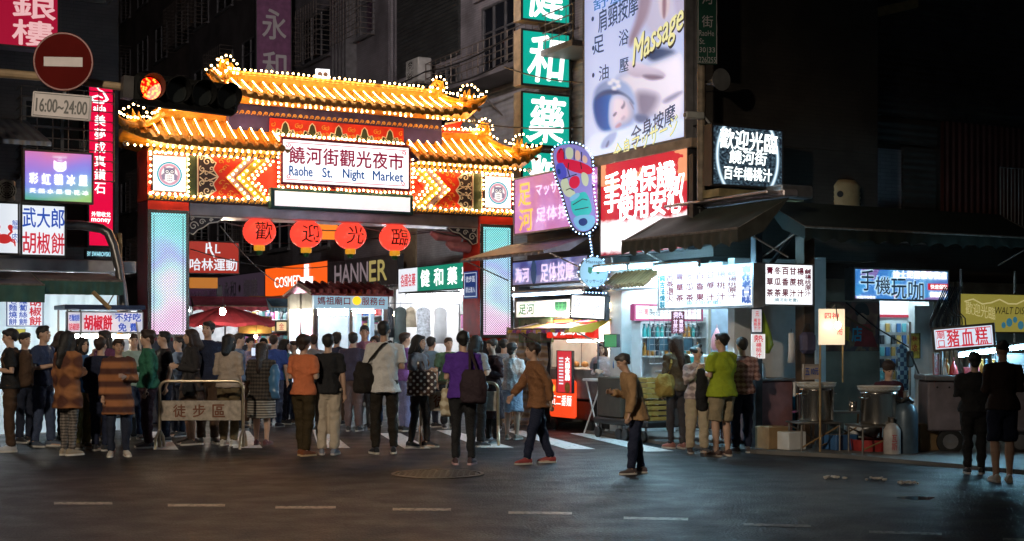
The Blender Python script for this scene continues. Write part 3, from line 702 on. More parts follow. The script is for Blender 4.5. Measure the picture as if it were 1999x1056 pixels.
DARK_CONC = wall_mat("sooty_facade_tile", (0.12, 0.11, 0.115))
def _corr(rgb, f=30.0, axis=2):
    def fn(n, l, p):
        tc = n.new("ShaderNodeTexCoord"); sp = n.new("ShaderNodeSeparateXYZ"); l.new(tc.outputs["Object"], sp.inputs[0])
        s = math_(n, l, 'SINE', math_(n, l, 'MULTIPLY', sp.outputs[axis], f*2))
        bp = n.new("ShaderNodeBump"); bp.inputs["Strength"].default_value = 0.9; bp.inputs["Distance"].default_value = 0.02; l.new(s, bp.inputs["Height"]); l.new(bp.outputs[0], p.inputs["Normal"])
        nz = n.new("ShaderNodeTexNoise"); nz.inputs["Scale"].default_value = 2.5; nz.inputs["Detail"].default_value = 6; l.new(tc.outputs["Object"], nz.inputs["Vector"])
        r = ramp(n, [(0.3, tuple(v*0.6 for v in rgb)), (0.7, tuple(v*1.15 for v in rgb))]); l.new(nz.outputs["Fac"], r.inputs[0]); l.new(r.outputs[0], p.inputs["Base Color"]); p.inputs["Roughness"].default_value = 0.5
    return fn
SHUTTER = nodes_mat("roller_shutter", _corr((0.16, 0.16, 0.18))); PALE_CORR = nodes_mat("pale_corrugated", _corr((0.4, 0.4, 0.43), 22)); RED_CORR = nodes_mat("red_brown_corrugated", _corr((0.06, 0.014, 0.012), 22, 0))
DARK_SHUT = nodes_mat("dark_shutter", _corr((0.05, 0.055, 0.055), 28))
def window(parent, x0, x1, z0, z1, y=0.0, mull=2, cage=False, mat=None, bars=False):
    w = MB(); f = 0.06
    for a in ((x0, x0+f, z0, z1), (x1-f, x1, z0, z1), (x0+f, x1-f, z0, z0+f), (x0+f, x1-f, z1-f, z1)): w.box(a[0], a[1], y-0.05, y+0.04, a[2], a[3])
    for i in range(1, mull): c = x0+(x1-x0)*i/mull; w.box(c-0.025, c+0.025, y-0.04, y+0.03, z0+f, z1-f)
    w.box(x0+f, x1-f, y-0.035, y+0.03, z0+(z1-z0)*0.62, z0+(z1-z0)*0.62+0.04)
    fo = w.build("window", WFRAME, parent)
    MB().poly([(x0+f, z0+f), (x1-f, z0+f), (x1-f, z1-f), (x0+f, z1-f)], y-0.01).build("pane", mat or GLASS, fo)
    MB().bbox(x0-0.06, x1+0.06, y-0.12, y-0.003, z0-0.08, z0-0.005, 0.01).build("sill", WFRAME, fo)
    if cage:
        c = MB(); d = 0.55
        n = int((z1-z0)/0.13)
        for i in range(n+1):
            z = z0-0.1+(z1-z0+0.2)*i/n
            c.tube([(x0-0.1, y-0.02, z), (x0-0.1, y-d, z), (x1+0.1, y-d, z), (x1+0.1, y-0.02, z)], 0.009, 4)
        n = int((x1-x0+0.2)/0.22)
        for i in range(n+1):
            x = x0-0.1+(x1-x0+0.2)*i/n; c.tube([(x, y-d, z0-0.1), (x, y-d, z1+0.1)], 0.009, 4)
        c.build("window_cage", RUST, fo)
    return fo
def block(name, label, t0, t1, H, mat, O=F2, zbase=3.0, depth=7.0, off=0.0):
    """a house on the right-hand line: facade at local y = 0, the far end at local x = 0"""
    p = wpt(O, t1, off); o = thing(name, label, "building", (p[0], p[1], 0), B); w = t1-t0
    MB().box(0, w, 0, depth, zbase, H).build("wall", mat, o)
    return o, w
CEILW = col("shop_ceiling_white", (0.6, 0.6, 0.6), 0.6, var=0.1); SHOPW = col("shop_back_wall", (0.6, 0.57, 0.56), 0.6, var=0.3, scale=2.5)
GOODS = [col("goods_%d" % i, c, 0.5, var=0.35, scale=7) for i, c in enumerate(((0.5, 0.06, 0.05), (0.55, 0.3, 0.05), (0.08, 0.16, 0.4), (0.6, 0.58, 0.55), (0.05, 0.05, 0.06), (0.4, 0.12, 0.25), (0.1, 0.3, 0.28)))]
SHOP_TUBE = emit("shop_tube_light", (0.85, 0.93, 1.0), 95.0); WARM_TUBE = emit("warm_tube_light", (1.0, 0.85, 0.62), 90.0)
def open_floor(o, w, mat, tubes, depth=2.4, zt=3.0):
    MB().box(0, w, depth, depth+0.1, 0, zt).build("shop_back_wall", mat, o)
    MB().box(0, w, 0.02, depth, zt-0.08, zt-0.003).build("shop_ceiling", CEILW, o)
    MB().box(0, 0.15, 0.02, depth, 0, zt-0.08).build("partition", mat, o); MB().box(w-0.15, w, 0.02, depth, 0, zt-0.08).build("partition", mat, o)
    g = MB(); x = 0.3
    for z in (0.1, 0.75, 1.3, 1.8, 2.25):                         # stocked shelves along the back wall
        g.mi = 0; g.box(0.2, w-0.2, depth-0.45, depth-0.003, z, z+0.03); x = 0.3
        while x < w-0.5:
            q = random.uniform(0.12, 0.42); h = random.uniform(0.15, 0.42); g.mi = random.randrange(1, 8); g.box(x, x+q, depth-0.42+random.random()*0.1, depth-0.05, z+0.032, z+0.032+h); x += q+random.uniform(0.01, 0.1)
    go = g.build("stocked_goods", [CEILW]+GOODS, o); go["kind"] = "stuff"
    for x in tubes: MB().tube([(x, 0.5, zt-0.2), (x, 1.9, zt-0.2)], 0.03, 6).build("shop_tube", SHOP_TUBE, o)
# pale tiled house right behind the gate
o, w = block("apartment_building", "pale tiled apartment house with railed balcony rising behind the right pillar", -1.0, 10.4, 16, PALE_TILE)
lx = lambda px, off=0.0: 10.4-twall(px, F2, off)
window(o, lx(944), lx(1012), 7.9, 9.7, -0.003, 3); window(o, lx(822), lx(902), 7.0, 8.6, -0.003, 3); window(o, 9.2, 11.2, 5.2, 6.4, -0.003, 2)
MB().box(lx(780), lx(900), -0.08, -0.004, 8.8, 12.0).build("roller_shutter", DARK_SHUT, o)
MB().box(lx(920), 11.4, -0.05, -0.004, 5.0, 7.55).build("corrugated_cladding", PALE_CORR, o)
MB().box(lx(775), lx(815), -0.05, -0.004, 3.2, 6.6).build("brick_strip", col("ochre_brick_strip", (0.22, 0.17, 0.11), 0.6), o)
b = MB().bbox(lx(893), 11.4, -0.95, -0.06, 7.62, 7.75, 0.01).build("balcony", GREY_CONC, o)
m = MB()
for i in range(26):
    x = lx(893)+0.03+(11.4-lx(893)-0.06)*i/25; m.tube([(x, -0.9, 7.75), (x, -0.9, 8.5)], 0.008 if i % 5 else 0.02, 5)
for z in (7.95, 8.12, 8.29, 8.5): m.tube([(lx(893), -0.9, z), (11.4, -0.9, z)], 0.014, 5); m.tube([(lx(893), -0.9, z), (lx(893), -0.06, z)], 0.012, 5)
m.build("railing", RUST, b)
m = MB()
for x in (lx(893)+0.2, lx(940), lx(985)): m.tube([(x, -0.85, 7.6), (x, -0.05, 6.9)], 0.02, 5)
m.build("bracket", RUST, b)
MB().tube([(lx(772), -0.1, 3.0), (lx(772), -0.1, 14)], 0.06, 8).build("drain_pipe", GREY_CONC, o)
MB().box(lx(930), 11.35, -0.1, -0.004, 9.9, 10.2).build("ledge", PALE_TILE, o)
open_floor(o, w, SHOPW, (1.2, 3.2, 5.2, 7.2), zt=3.0)
# darker houses further in
o, w = block("apartment_building", "dark grey house with caged windows above the middle of the gate", 10.4, 18.4, 17, GREY_CONC, off=0.15)
for z in (7.2, 10.4): window(o, 1.0, 3.6, z, z+1.5, -0.003, 3, True); window(o, 5.0, 7.0, z, z+1.5, -0.003, 2, z > 9)
window(o, 1.0, 3.4, 4.4, 5.5, -0.003, 3)
m = MB()
for i in range(5): m.box(4.4+i*0.28, 4.52+i*0.28, -0.35, -0.004, 9.0, 13.5)
m.build("facade_fin", WFRAME, o)
m = MB(); m.add([(2.6, -1.2, 6.0), (5.4, -1.2, 6.0), (5.4, 0, 6.7), (2.6, 0, 6.7), (2.6, -1.2, 5.96), (5.4, -1.2, 5.96)], [(0, 1, 2, 3), (0, 4, 5, 1)]); m.build("rain_canopy", WFRAME, o)
open_floor(o, w, SHOPW, (1.5, 4.0, 6.5))
o, w = block("apartment_building", "sooty dark tower house behind the gate's upper left roof", 18.4, 31.6, 22, DARK_CONC)
for z in (4.6, 7.8, 11.0, 14.2):
    for i in range(4): window(o, 0.9+3.2*i, 2.9+3.2*i, z, z+1.5, -0.003, 2, (i+int(z)) % 2 == 0)
open_floor(o, w, SHOPW, (2, 5, 8, 11))
o, w = block("apartment_building", "black far house at the street's bend beside the left pillar", 31.6, 50, 26, BROWN_TILE, off=-0.3)
for z in (4.6, 7.8, 11.0, 14.2, 17.4):
    for i in range(5): window(o, 1.2+3.5*i, 3.2+3.5*i, z, z+1.6, -0.003, 2, (i+int(z)) % 3 == 0)
open_floor(o, w, SHOPW, (3, 8, 13))
# wall air conditioners
ACW = col("aged_white_enamel", (0.42, 0.42, 0.4), 0.45, var=0.2); BLK = col("black_plastic", (0.015, 0.015, 0.016), 0.45)
def aircon(loc, rot, label, w=0.85, h=0.6, d=0.4):
    o = thing("air_conditioner", label, "air conditioner", loc, rot)
    MB().bbox(0, w, 0, d, 0, h, 0.03).build("casing", ACW, o)
    m = MB(); m.disc(w*0.4, h/2, h*0.42, -0.004, 28); m.build("fan_opening", BLK, o)
    m = MB()
    for r in (0.1, 0.2, 0.3, 0.4): m.ring(w*0.4, h/2, h*r, 0.012, -0.02, 0.012, 28)
    for k in range(8):
        a = k*PI/4; m.ribbon([(w*0.4, h/2), (w*0.4+h*0.42*math.cos(a), h/2+h*0.42*math.sin(a))], 0.01, -0.012, 0.008)
    m.build("grille", ACW, o)
    MB().box(0.05, w-0.05, 0.02, d+0.25, -0.06, -0.003).build("bracket", RUST, o)
p = wpt(F2, twall(792, F2, 0.75), 0.75); aircon((p[0], p[1], zat(166, p[1])), B, "louvred old air conditioner on the wall above the gate's right beast", 0.8, 0.62)

# shop signs along the inner street
def ysl(px, off=0.55): return Ywall(px, F2, off)
PALE_INK = col("pale_sign_letter", (0.5, 0.48, 0.5), 0.5, var=0.1)
s = Sign("hanging_sign", "tall dark purple vertical sign reading 永和 hung high above the gate roof", "sign", (500, 570, -80, 146, 43), A*0.8, col("dark_plum_panel", (0.2, 0.07, 0.17), 0.5), depth=0.3)
for i, ch in enumerate("永和"): s.t(ch, 0.18, 0.84, 0.30-0.37*i+0.02, 0.30-0.37*i+0.28, PALE_INK, bold=0.03)
s = Sign("shop_sign", "red orange backlit sign with white 哈林運動 beside the left pillar", "sign", (366, 468, 469, 534, 44), A*0.6, emit("vermilion_face", srgb(180, 38, 18), 0.55), depth=0.4)
s.t("哈林運動", 0.05, 0.95, 0.1, 0.46, WHITE_SOFT, bold=0.03)
m = MB(); w_, h_ = s.w, s.h
m.ribbon([(w_*0.36, h_*0.62), (w_*0.37, h_*0.92)], 0.05, -0.012); m.ribbon([(w_*0.37, h_*0.77), (w_*0.47, h_*0.8)], 0.05, -0.012); m.ribbon([(w_*0.42, h_*0.95), (w_*0.45, h_*0.7), (w_*0.52, h_*0.5)], 0.06, -0.012); m.ribbon([(w_*0.55, h_*0.9), (w_*0.545, h_*0.64), (w_*0.63, h_*0.65)], 0.05, -0.012)
m.build("monogram", WHITE_SOFT, s.o)
PLUM = emit("dusky_plum_face", srgb(75, 50, 70), 0.45)
s = Sign("shop_sign", "small plum sign with faint white writing below the red orange sign", "sign", (368, 424, 563, 598, 47), B, PLUM); s.t("哈林運動", 0.05, 0.95, 0.2, 0.8, PALE_INK)
s = Sign("shop_sign", "dull mauve sign reading 永和鐘錶 left of the orange sign", "sign", (424, 518, 541, 594, ysl(424)), B, emit("mauve_face", srgb(72, 58, 72), 0.4)); s.t("永和", 0.16, 0.42, 0.2, 0.78, PALE_INK, bold=0.02); s.t("鐘錶", 0.58, 0.86, 0.2, 0.8, PALE_INK, bold=0.02)
s.mb(MB().disc(s.w*0.5, s.h*0.5, 0.13, -0.01), "dot_emblem", col("tan_emblem", (0.3, 0.17, 0.07), 0.5))
s = Sign("shop_sign", "bright orange COSMED drugstore sign with white bottle emblem above the booth", "sign", (518, 641, 524, 581, ysl(518)), B, emit("orange_face", srgb(238, 90, 22), 0.95))
s.t("COSMED", 0.17, 0.6, 0.3, 0.64, W_INK)
m = MB(); m.box(s.w*0.6, s.w*0.78, -0.02, -0.008, s.h*0.2, s.h*0.55); m.box(s.w*0.655, s.w*0.72, -0.02, -0.008, s.h*0.55, s.h*0.95); m.box(s.w*0.655, s.w*0.72, -0.02, -0.008, s.h*0.02, s.h*0.2); s.mb(m, "bottle_emblem", W_INK)
s = Sign("shop_sign", "charcoal sign with rough stone-grey HANNER letters beside the orange sign", "sign", (642, 777, 512, 566, ysl(642)), B, col("charcoal_panel", (0.05, 0.048, 0.055), 0.6))
s.t("HANN", 0.1, 0.6, 0.2, 0.84, emit("stone_grey_letters", srgb(140, 125, 130), 0.55), bold=0.05); s.t("ER", 0.62, 0.86, 0.18, 0.84, emit("faded_yellow_letters", srgb(175, 160, 95), 0.6), bold=0.05)
s = Sign("shop_sign", "green lit sign with white 健和藥 and red 各國名藥 beside the right pillar", "sign", (779, 925, 524, 573, ysl(779)), B, emit("teal_green_face", srgb(18, 125, 100), 0.8))
s.mb(MB().box(0.02, s.w*0.27, -0.016, -0.004, 0.03, s.h-0.03), "white_panel", WHITE_SOFT); s.t("各國名藥", 0.04, 0.25, 0.25, 0.75, RED_LIT, y=-0.02, bold=0.03)
for i, ch in enumerate("健和藥粧"): s.t(ch, 0.32+0.18*i, 0.44+0.18*i, 0.2, 0.84, W_INK, bold=0.03)
s = Sign("blank_sign", "plain glowing orange sign panel behind the lantern brushed with 迎", "sign", (612, 662, 424, 469, 40), A*0.5, emit("amber_face", srgb(240, 125, 25), 0.9))
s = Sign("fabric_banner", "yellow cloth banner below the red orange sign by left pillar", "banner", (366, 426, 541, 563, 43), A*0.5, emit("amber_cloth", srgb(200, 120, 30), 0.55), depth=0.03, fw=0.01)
s = Sign("fabric_banner", "ochre cloth side panel hanging from the stall under the red umbrella", "banner", (466, 531, 617, 652, 37), A*0.5, col("ochre_cloth", (0.6, 0.36, 0.09), 0.7), depth=0.03, fw=0.01)
s = Sign("light_box", "small white light box with two round marks on the gate ridge", "light box", (617, 644, 134, 161, 29.6), A*0.6, WHITE_FACE, WHITE_FACE, depth=0.12)
m = MB(); m.disc(s.w*0.3, s.h*0.62, 0.05, -0.006, 16); m.disc(s.w*0.7, s.h*0.62, 0.05, -0.006, 16); s.mb(m, "round_mark", col("bronze_mark", (0.3, 0.14, 0.05), 0.5))
# red umbrella stall with a bare bulb
ux, uy = at(440, 36)
o = thing("market_umbrella", "large red market umbrella beside the left gate pillar", "umbrella", (ux, uy, 0))
UMB = col("red_umbrella_cloth", (0.5, 0.05, 0.08), 0.7, var=0.2)
m = MB(); prof = [(1.45, 1.88), (1.4, 1.96), (0.75, 2.2), (0.05, 2.38)]
vs = []; fs = []; n = 8
for r, z in prof:
    for k in range(n*4):
        a = 2*PI*k/(n*4); q = abs(math.cos(n/2*a)); vs.append((r*math.cos(a)*(0.93+0.07*q), r*math.sin(a)*(0.93+0.07*q), z-(1-q)*0.04*r))
N = n*4
for i in range(len(prof)-1):
    for k in range(N): fs.append((i*N+k, i*N+(k+1)%N, (i+1)*N+(k+1)%N, (i+1)*N+k))
m.add(vs, fs); m.build("canopy", UMB, o)
MB().tube([(0, 0, 0), (0, 0, 2.42)], 0.025, 8).build("pole", WFRAME, o)
m = MB()
for k in range(8): a = 2*PI*k/8; m.tube([(0, 0, 2.3), (1.38*math.cos(a), 1.38*math.sin(a), 1.9)], 0.01, 4)
m.build("rib", WFRAME, o)
BARE = emit("bare_bulb_glow", (1.0, 0.86, 0.62), 220.0)
def bare_bulb(px, py, Y, label, r=0.05, mat=BARE, cord=0.35):
    X, Y = at(px, Y); o = thing("bare_bulb", label, "light bulb", (X, Y, zat(py, Y)))
    MB().ell((0, 0, 0), (r, r, r*1.2), 12, 8).build("globe", mat, o, True); MB().lathe([(r*0.5, r*0.9), (r*0.55, r*1.6), (r*0.3, r*1.9)], 10).build("socket", BLK, o)
    MB().tube([(0, 0, r*1.8), (0.02, 0, cord)], 0.006, 5).build("cord", BLK, o)
bare_bulb(435, 608, 33.5, "dazzling bare bulb hanging in front of the red umbrella", 0.075)
# stall table under the umbrella
o = thing("market_stall", "low stall counter with pale cloth under the red umbrella", "stall", (*at(395, 35), 0), A)
MB().bbox(0, 2.6, 0, 0.7, 0, 0.85, 0.02).build("counter", col("stall_cloth", (0.4, 0.36, 0.36), 0.7), o)
m = MB()
for i in range(12): m.ell((0.15+i*0.2, 0.25+0.1*(i % 3), 0.93), (0.08, 0.08, 0.09), 8, 5)
m.build("goods", col("stall_goods", (0.5, 0.25, 0.12), 0.6, var=0.5, scale=3), o)
# service booth
bx, by = at(613, 31.0)
_, bw, _ = place_px(613, 757, 570, 600, 31.0, A)
o = thing("service_booth", "pale blue glazed service booth with small pink tiled roof, sign 媽祖廟口服務台", "kiosk", (bx, by, 0), A)
BOOTH = col("booth_pale_blue_paint", (0.62, 0.7, 0.78), 0.4, var=0.1); BGL = nodes_mat("booth_glass", lambda n, l, p: (setattr(p.inputs["Base Color"], "default_value", (0.8, 0.95, 1, 1)), setattr(p.inputs["Roughness"], "default_value", 0.05), setattr(p.inputs["Transmission Weight"], "default_value", 1.0), setattr(p.inputs["IOR"], "default_value", 1.02)))
bd = 1.7; zt = zat(570, by); zs = zat(602, by)
m = MB()
for x in (0, bw/2-0.04, bw-0.1): m.box(x, x+0.1 if x != bw/2-0.04 else x+0.08, 0, 0.1, 0.9, zs)
for y in (0.8, bd-0.1): m.box(0, 0.1, y, y+0.1, 0.9, zt); m.box(bw-0.1, bw, y, y+0.1, 0.9, zt)
m.build("post", BOOTH, o)
MB().bbox(0, bw, 0, bd, 0, 0.897, 0.01).build("lower_panel", BOOTH, o); MB().box(0, bw, bd, bd+0.05, 0.9, zt).build("back_panel", SHOPW, o)
MB().box(0, bw, -0.02, 0.1, zs+0.003, zt).build("fascia", emit("booth_glow_fascia", srgb(165, 200, 222), 0.6), o); MB().box(-0.0, 0.06, 0.1, bd, zs+0.003, zt).build("side_fascia", BOOTH, o)  # front fascia glows by itself, in place of light falling on it
MB().poly([(0.1, 0.92), (bw-0.1, 0.92), (bw-0.1, zs), (0.1, zs)], 0.06).build("window", BGL, o)
BOOTH_TUBE = emit("booth_tube_light", (0.7, 0.93, 1.0), 160.0); MB().tube([(0.3, 1.3, zs-0.1), (bw-0.3, 1.3, zs-0.1)], 0.03, 6).build("tube_lamp", BOOTH_TUBE, o); MB().tube([(0.2, 0.3, zs-0.06), (bw-0.2, 0.3, zs-0.06)], 0.03, 6).build("tube_lamp", BOOTH_TUBE, o)
letters(o, "媽祖廟口", 0.08, bw*0.48, zs+0.09, zt-0.1, RED_INK, y=-0.03, bold=0.03); letters(o, "服務台", bw*0.64, bw*0.96, zs+0.09, zt-0.1, RED_INK, y=-0.03, bold=0.03)
MB().ell((bw*0.56, -0.08, (zs+zt)/2), (0.1, 0.1, 0.1), 14, 8).build("beacon", emit("amber_beacon", (1, 0.55, 0.02), 1.2), o, True)
MB().box(0.12, bw-0.12, 0.3, 0.7, 0.9, 1.05).build("counter", WFRAME, o)
MB().box(0.25, 0.62, bd-0.02, bd-0.003, 1.5, 2.15).build("poster", col("pink_poster", (0.6, 0.2, 0.25), 0.5), o)
PINKT = col("dusty_pink_roof_tile", (0.45, 0.15, 0.17), 0.5, var=0.3)
m = MB(); ro = 0.1; zr = zt+0.22
for (ya, yb_) in ((-ro, bd/2), (bd+ro, bd/2)):
    m.add([(-ro, ya, zt-0.02), (bw+ro, ya, zt-0.02), (bw+ro, yb_, zr), (-ro, yb_, zr), (-ro, ya, zt-0.08), (bw+ro, ya, zt-0.08), (bw+ro, yb_, zr-0.06), (-ro, yb_, zr-0.06)], [(0, 1, 2, 3), (4, 5, 6, 7), (0, 4, 5, 1), (1, 5, 6, 2), (3, 7, 4, 0)])
rf = m.build("roof", PINKT, o)
m = MB()
for i in range(11):
    x = -ro+0.05+(bw+2*ro-0.1)*i/10; m.tube([(x, -ro, zt+0.02), (x, bd/2, zr+0.03)], 0.05, 7); m.ell((x, -ro-0.01, zt+0.02), (0.065, 0.04, 0.065), 10, 6)
smooth_angle(m.build("tile_roll", PINKT, rf), 40)
# clothes on a rail
gx, gy = at(760, 33.5); zr = zat(592, gy)
o = thing("clothes_rail", "metal clothes rail under the green pharmacy sign", "clothes rail", (gx, gy, 0), A)
m = MB(); m.tube([(0, 0, 0), (0, 0, zr), (1.9, 0, zr), (1.9, 0, 0)], 0.02, 6); m.build("rail_frame", WFRAME, o)
def garment(t, w, L, mat, label, hem=1.15):
    o = thing("hanging_garment", label, "garment", (gx+GX*t, gy+GY*t-0.03, zr-0.03), A, "clothes on the rail")
    m = MB(); m.loft([(0, 0, -L, w*hem, 0.06), (0, 0, -L*0.6, w*0.95, 0.07), (0, 0, -L*0.35, w*0.85, 0.07), (0, 0, -0.2, w, 0.06), (0, 0, -0.1, w*0.8, 0.04), (0, 0, -0.06, w*0.3, 0.03)], 16); m.build("cloth", mat, o, True)
    m = MB(); m.tube([(-w*0.7, 0, -0.14), (0, 0, -0.03), (w*0.7, 0, -0.14)], 0.008, 4); m.tube([(0, 0, -0.03), (0, 0, 0.04), (0.03, 0, 0.06)], 0.006, 4); m.build("hanger", WFRAME, o)
CL = [col("black_jersey", (0.02, 0.02, 0.025), 0.8), col("charcoal_jersey", (0.05, 0.06, 0.055), 0.8), col("white_dress_cloth", (0.75, 0.75, 0.78), 0.7, var=0.1), col("floral_white_cloth", (0.6, 0.62, 0.68), 0.7, var=0.4, scale=18), col("beige_knit", (0.5, 0.4, 0.28), 0.8)]
garment(0.0, 0.13, 0.8, CL[0], "black jacket hanging nearest the booth"); garment(0.3, 0.17, 1.0, CL[1], "charcoal long jacket second on the clothes rail"); garment(0.58, 0.14, 0.55, CL[4], "short beige knit top between charcoal jacket and floral dress")
garment(0.92, 0.2, 1.15, CL[3], "long white floral dress on the clothes rail"); garment(1.38, 0.19, 0.95, CL[2], "plain white rounded dress at the rail's right end", 0.8)
# teal stacked box sign
tx, ty = at(1018, 29.6)
_, tw, _ = place_px(1018, 1114, 55, 165, 29.6, A)
o = thing("stacked_box_sign", "tall teal vertical pharmacy sign of stacked boxes with white 健和藥粧", "sign", (tx, ty, 0), A)
TEALF = emit("teal_face", srgb(10, 158, 140), 0.9); CREAM = col("cream_sign_side", (0.55, 0.46, 0.33), 0.5)
for ch, yt, yb in (("健", -62, 38), ("和", 55, 165), ("藥", 177, 283), ("粧", 292, 396)):
    z0, z1 = zat(yb, ty), zat(yt, ty)
    b = MB().bbox(0, tw, 0.0, 0.35, z0, z1, 0.01).build("sign_box", CREAM, o)
    MB().poly([(0.04, z0+0.04), (tw-0.04, z0+0.04), (tw-0.04, z1-0.04), (0.04, z1-0.04)], -0.003).build("box_face", TEALF, b)
    letters(b, ch, tw*0.13, tw*0.89, z0+0.1, z1-0.1, W_INK, y=-0.012, bold=0.035, shear=0.12)
    m = MB(); f = 0.035
    for q in ((0, f, z0, z1), (tw-f, tw, z0, z1), (f, tw-f, z0, z0+f), (f, tw-f, z1-f, z1)): m.box(q[0], q[1], -0.02, 0.02, q[2], q[3])
    m.build("box_frame", FRAME_DARK, b)
m = MB(); m.box(tw+0.02, tw+0.1, 0.12, 0.22, 3.0, 11.5)
for zz in (4.2, 5.6, 7.0, 8.4): m.box(tw-0.05, tw+0.6, 0.14, 0.2, zz, zz+0.05)
m.build("mounting_pole", WFRAME, o)

# ================================================================ LEFT SIDE
lx0, ly0 = at(232, 24.0)
LB = (lx0-GX*7, ly0-GY*7)                 # left end of the shop front
o = thing("corner_building", "dark old corner shop house behind the pepper bun stall signs", "building", (*LB, 0), A)
MB().box(0, 7, 0, 9, 2.6, 13).build("wall", DARK_CONC, o)
for z in (4.3, 7.4, 10.5): window(o, 5.4, 6.7, z, z+1.3, -0.003, 2, True); window(o, 3.2, 4.8, z, z+1.3, -0.003, 2)
MB().bbox(0, 7.0, -1.3, -0.003, 2.62, 2.82, 0.02).build("ledge", col("pale_metal_fascia", (0.4, 0.38, 0.4), 0.45, 0.4, var=0.3, scale=3), o)
MB().box(0, 7, 2.4, 2.5, 0, 2.6).build("shop_back_wall", SHOPW, o); MB().box(0, 7, 0.05, 2.4, 2.55, 2.597).build("shop_ceiling", CEILW, o)
MB().box(6.85, 7.0, 0, 2.4, 0, 2.6).build("partition", SHOPW, o)
for x in (4.4, 5.4, 6.3): MB().tube([(x, 0.4, 2.5), (x, 1.8, 2.5)], 0.03, 6).build("shop_tube", SHOP_TUBE, o)
m = MB(); xa, xb = 0, 5.45
m.add([(xa, -2.4, 4.55), (xb, -2.4, 4.55), (xb, -0.1, 5.2), (xa, -0.1, 5.2), (xa, -2.4, 4.48), (xb, -2.4, 4.48), (xb, -0.1, 5.1), (xa, -0.1, 5.1)], [(0, 1, 2, 3), (4, 7, 6, 5), (0, 4, 5, 1), (1, 5, 6, 2)])
m.build("metal_eave", nodes_mat("grey_corrugated_eave", _corr((0.3, 0.3, 0.33), 20, 0)), o)
aircon((*at(2, 21.2), zat(392, 21.2)), A, "white wall air conditioner left of the rainbow coloured sign", 0.22, 0.33, 0.3)
s = Sign("shop_sign", "crimson sign with pale 銀樓 characters at the top left corner", "sign", (-60, 117, -120, 84, 18.6), A, emit("crimson_face", srgb(158, 14, 48), 0.75), depth=0.3)
PINKL = emit("pale_pink_letters", srgb(228, 178, 180), 0.8)
s.t("銀", 0.47, 0.95, 0.30, 0.56, PINKL, bold=0.04); s.t("樓", 0.47, 0.93, 0.035, 0.275, PINKL, bold=0.04)
s = Sign("vertical_sign", "tall crimson vertical jeweller's sign reading aida 美夢成真鑽石", "sign", (171, 224, 158, 482, 23.4), A, emit("rose_red_face", srgb(222, 8, 62), 0.9), depth=0.25)
for i, ch in enumerate("美夢成真鑽石"): s.t(ch, 0.26, 0.66, 0.735-0.082*i, 0.80-0.082*i, W_INK, bold=0.012)
s.t("aida", 0.22, 0.68, 0.825, 0.86, W_INK, bold=0.02); s.t("外幣收兌", 0.15, 0.85, 0.185, 0.215, W_INK, bold=0.03); s.t("money", 0.15, 0.85, 0.145, 0.175, W_INK, bold=0.03)
m = MB(); c_ = s.w*0.45; zc = s.h*0.905
m.ribbon([(c_-0.03, zc+0.14), (c_+0.06, zc+0.1), (c_+0.13, zc-0.02), (c_+0.05, zc-0.08), (c_-0.1, zc-0.07), (c_-0.14, zc-0.01), (c_-0.03, zc+0.03), (c_+0.05, zc)], [0.01, 0.03, 0.045, 0.05, 0.045, 0.04, 0.03, 0.015], -0.012); m.disc(c_-0.03, zc+0.17, 0.022, -0.012, 8)
s.mb(m, "loop_emblem", W_INK)
def _rain(n, l, p):
    tc = n.new("ShaderNodeTexCoord"); sp = n.new("ShaderNodeSeparateXYZ"); l.new(tc.outputs["Generated"], sp.inputs[0])
    nz = n.new("ShaderNodeTexNoise"); nz.inputs["Scale"].default_value = 1.6; nz.inputs["Detail"].default_value = 0; l.new(tc.outputs["Generated"], nz.inputs["Vector"])
    v = math_(n, l, 'ADD', math_(n, l, 'MULTIPLY', sp.outputs[2], 0.75), math_(n, l, 'ADD', math_(n, l, 'MULTIPLY', sp.outputs[0], -0.12), math_(n, l, 'MULTIPLY', nz.outputs["Fac"], 0.36)))
    r = ramp(n, [(0.12, srgb(95, 170, 40)), (0.28, srgb(20, 150, 165)), (0.45, srgb(25, 90, 215)), (0.58, srgb(80, 50, 205)), (0.75, srgb(165, 40, 175)), (0.95, srgb(205, 60, 110))])
    l.new(v, r.inputs[0]); l.new(r.outputs[0], p.inputs["Emission Color"]); p.inputs["Emission Strength"].default_value = 0.55
s = Sign("shop_sign", "rainbow coloured backlit sign with cat head and 彩虹貓冰屋", "sign", (45, 183, 290, 393, 21.0), A, nodes_mat("rainbow_face", _rain), col("brown_frame", (0.1, 0.06, 0.05), 0.5), depth=0.2)
for i, ch in enumerate("彩虹貓冰屋"): s.t(ch, 0.09+0.175*i, 0.21+0.175*i, 0.35, 0.55, W_INK, bold=0.02)
s.t("天·然·水·果·雪·花·冰", 0.09, 0.93, 0.17, 0.26, W_INK)
m = MB(); cx, cz = s.w*0.52, s.h*0.7; k = s.h
m.ribbon([(cx-0.1*k, cz-0.04*k), (cx-0.1*k, cz+0.1*k), (cx-0.06*k, cz+0.06*k), (cx+0.06*k, cz+0.06*k), (cx+0.1*k, cz+0.1*k), (cx+0.1*k, cz-0.04*k), (cx+0.05*k, cz-0.08*k), (cx-0.05*k, cz-0.08*k)], 0.022*k, -0.008, 0.004, True)
m.ring(cx-0.045*k, cz+0.0*k, 0.03*k, 0.014*k, -0.008, n=14); m.ring(cx+0.045*k, cz+0.0*k, 0.03*k, 0.014*k, -0.008, n=14); m.disc(cx, cz-0.045*k, 0.012*k, -0.008, 8)
s.mb(m, "cat_emblem", W_INK); s.t("RAINBOW", 0.42, 0.62, 0.86, 0.9, WHITE_SOFT); s.t("Gt", 0.49, 0.55, 0.8, 0.855, WHITE_SOFT)
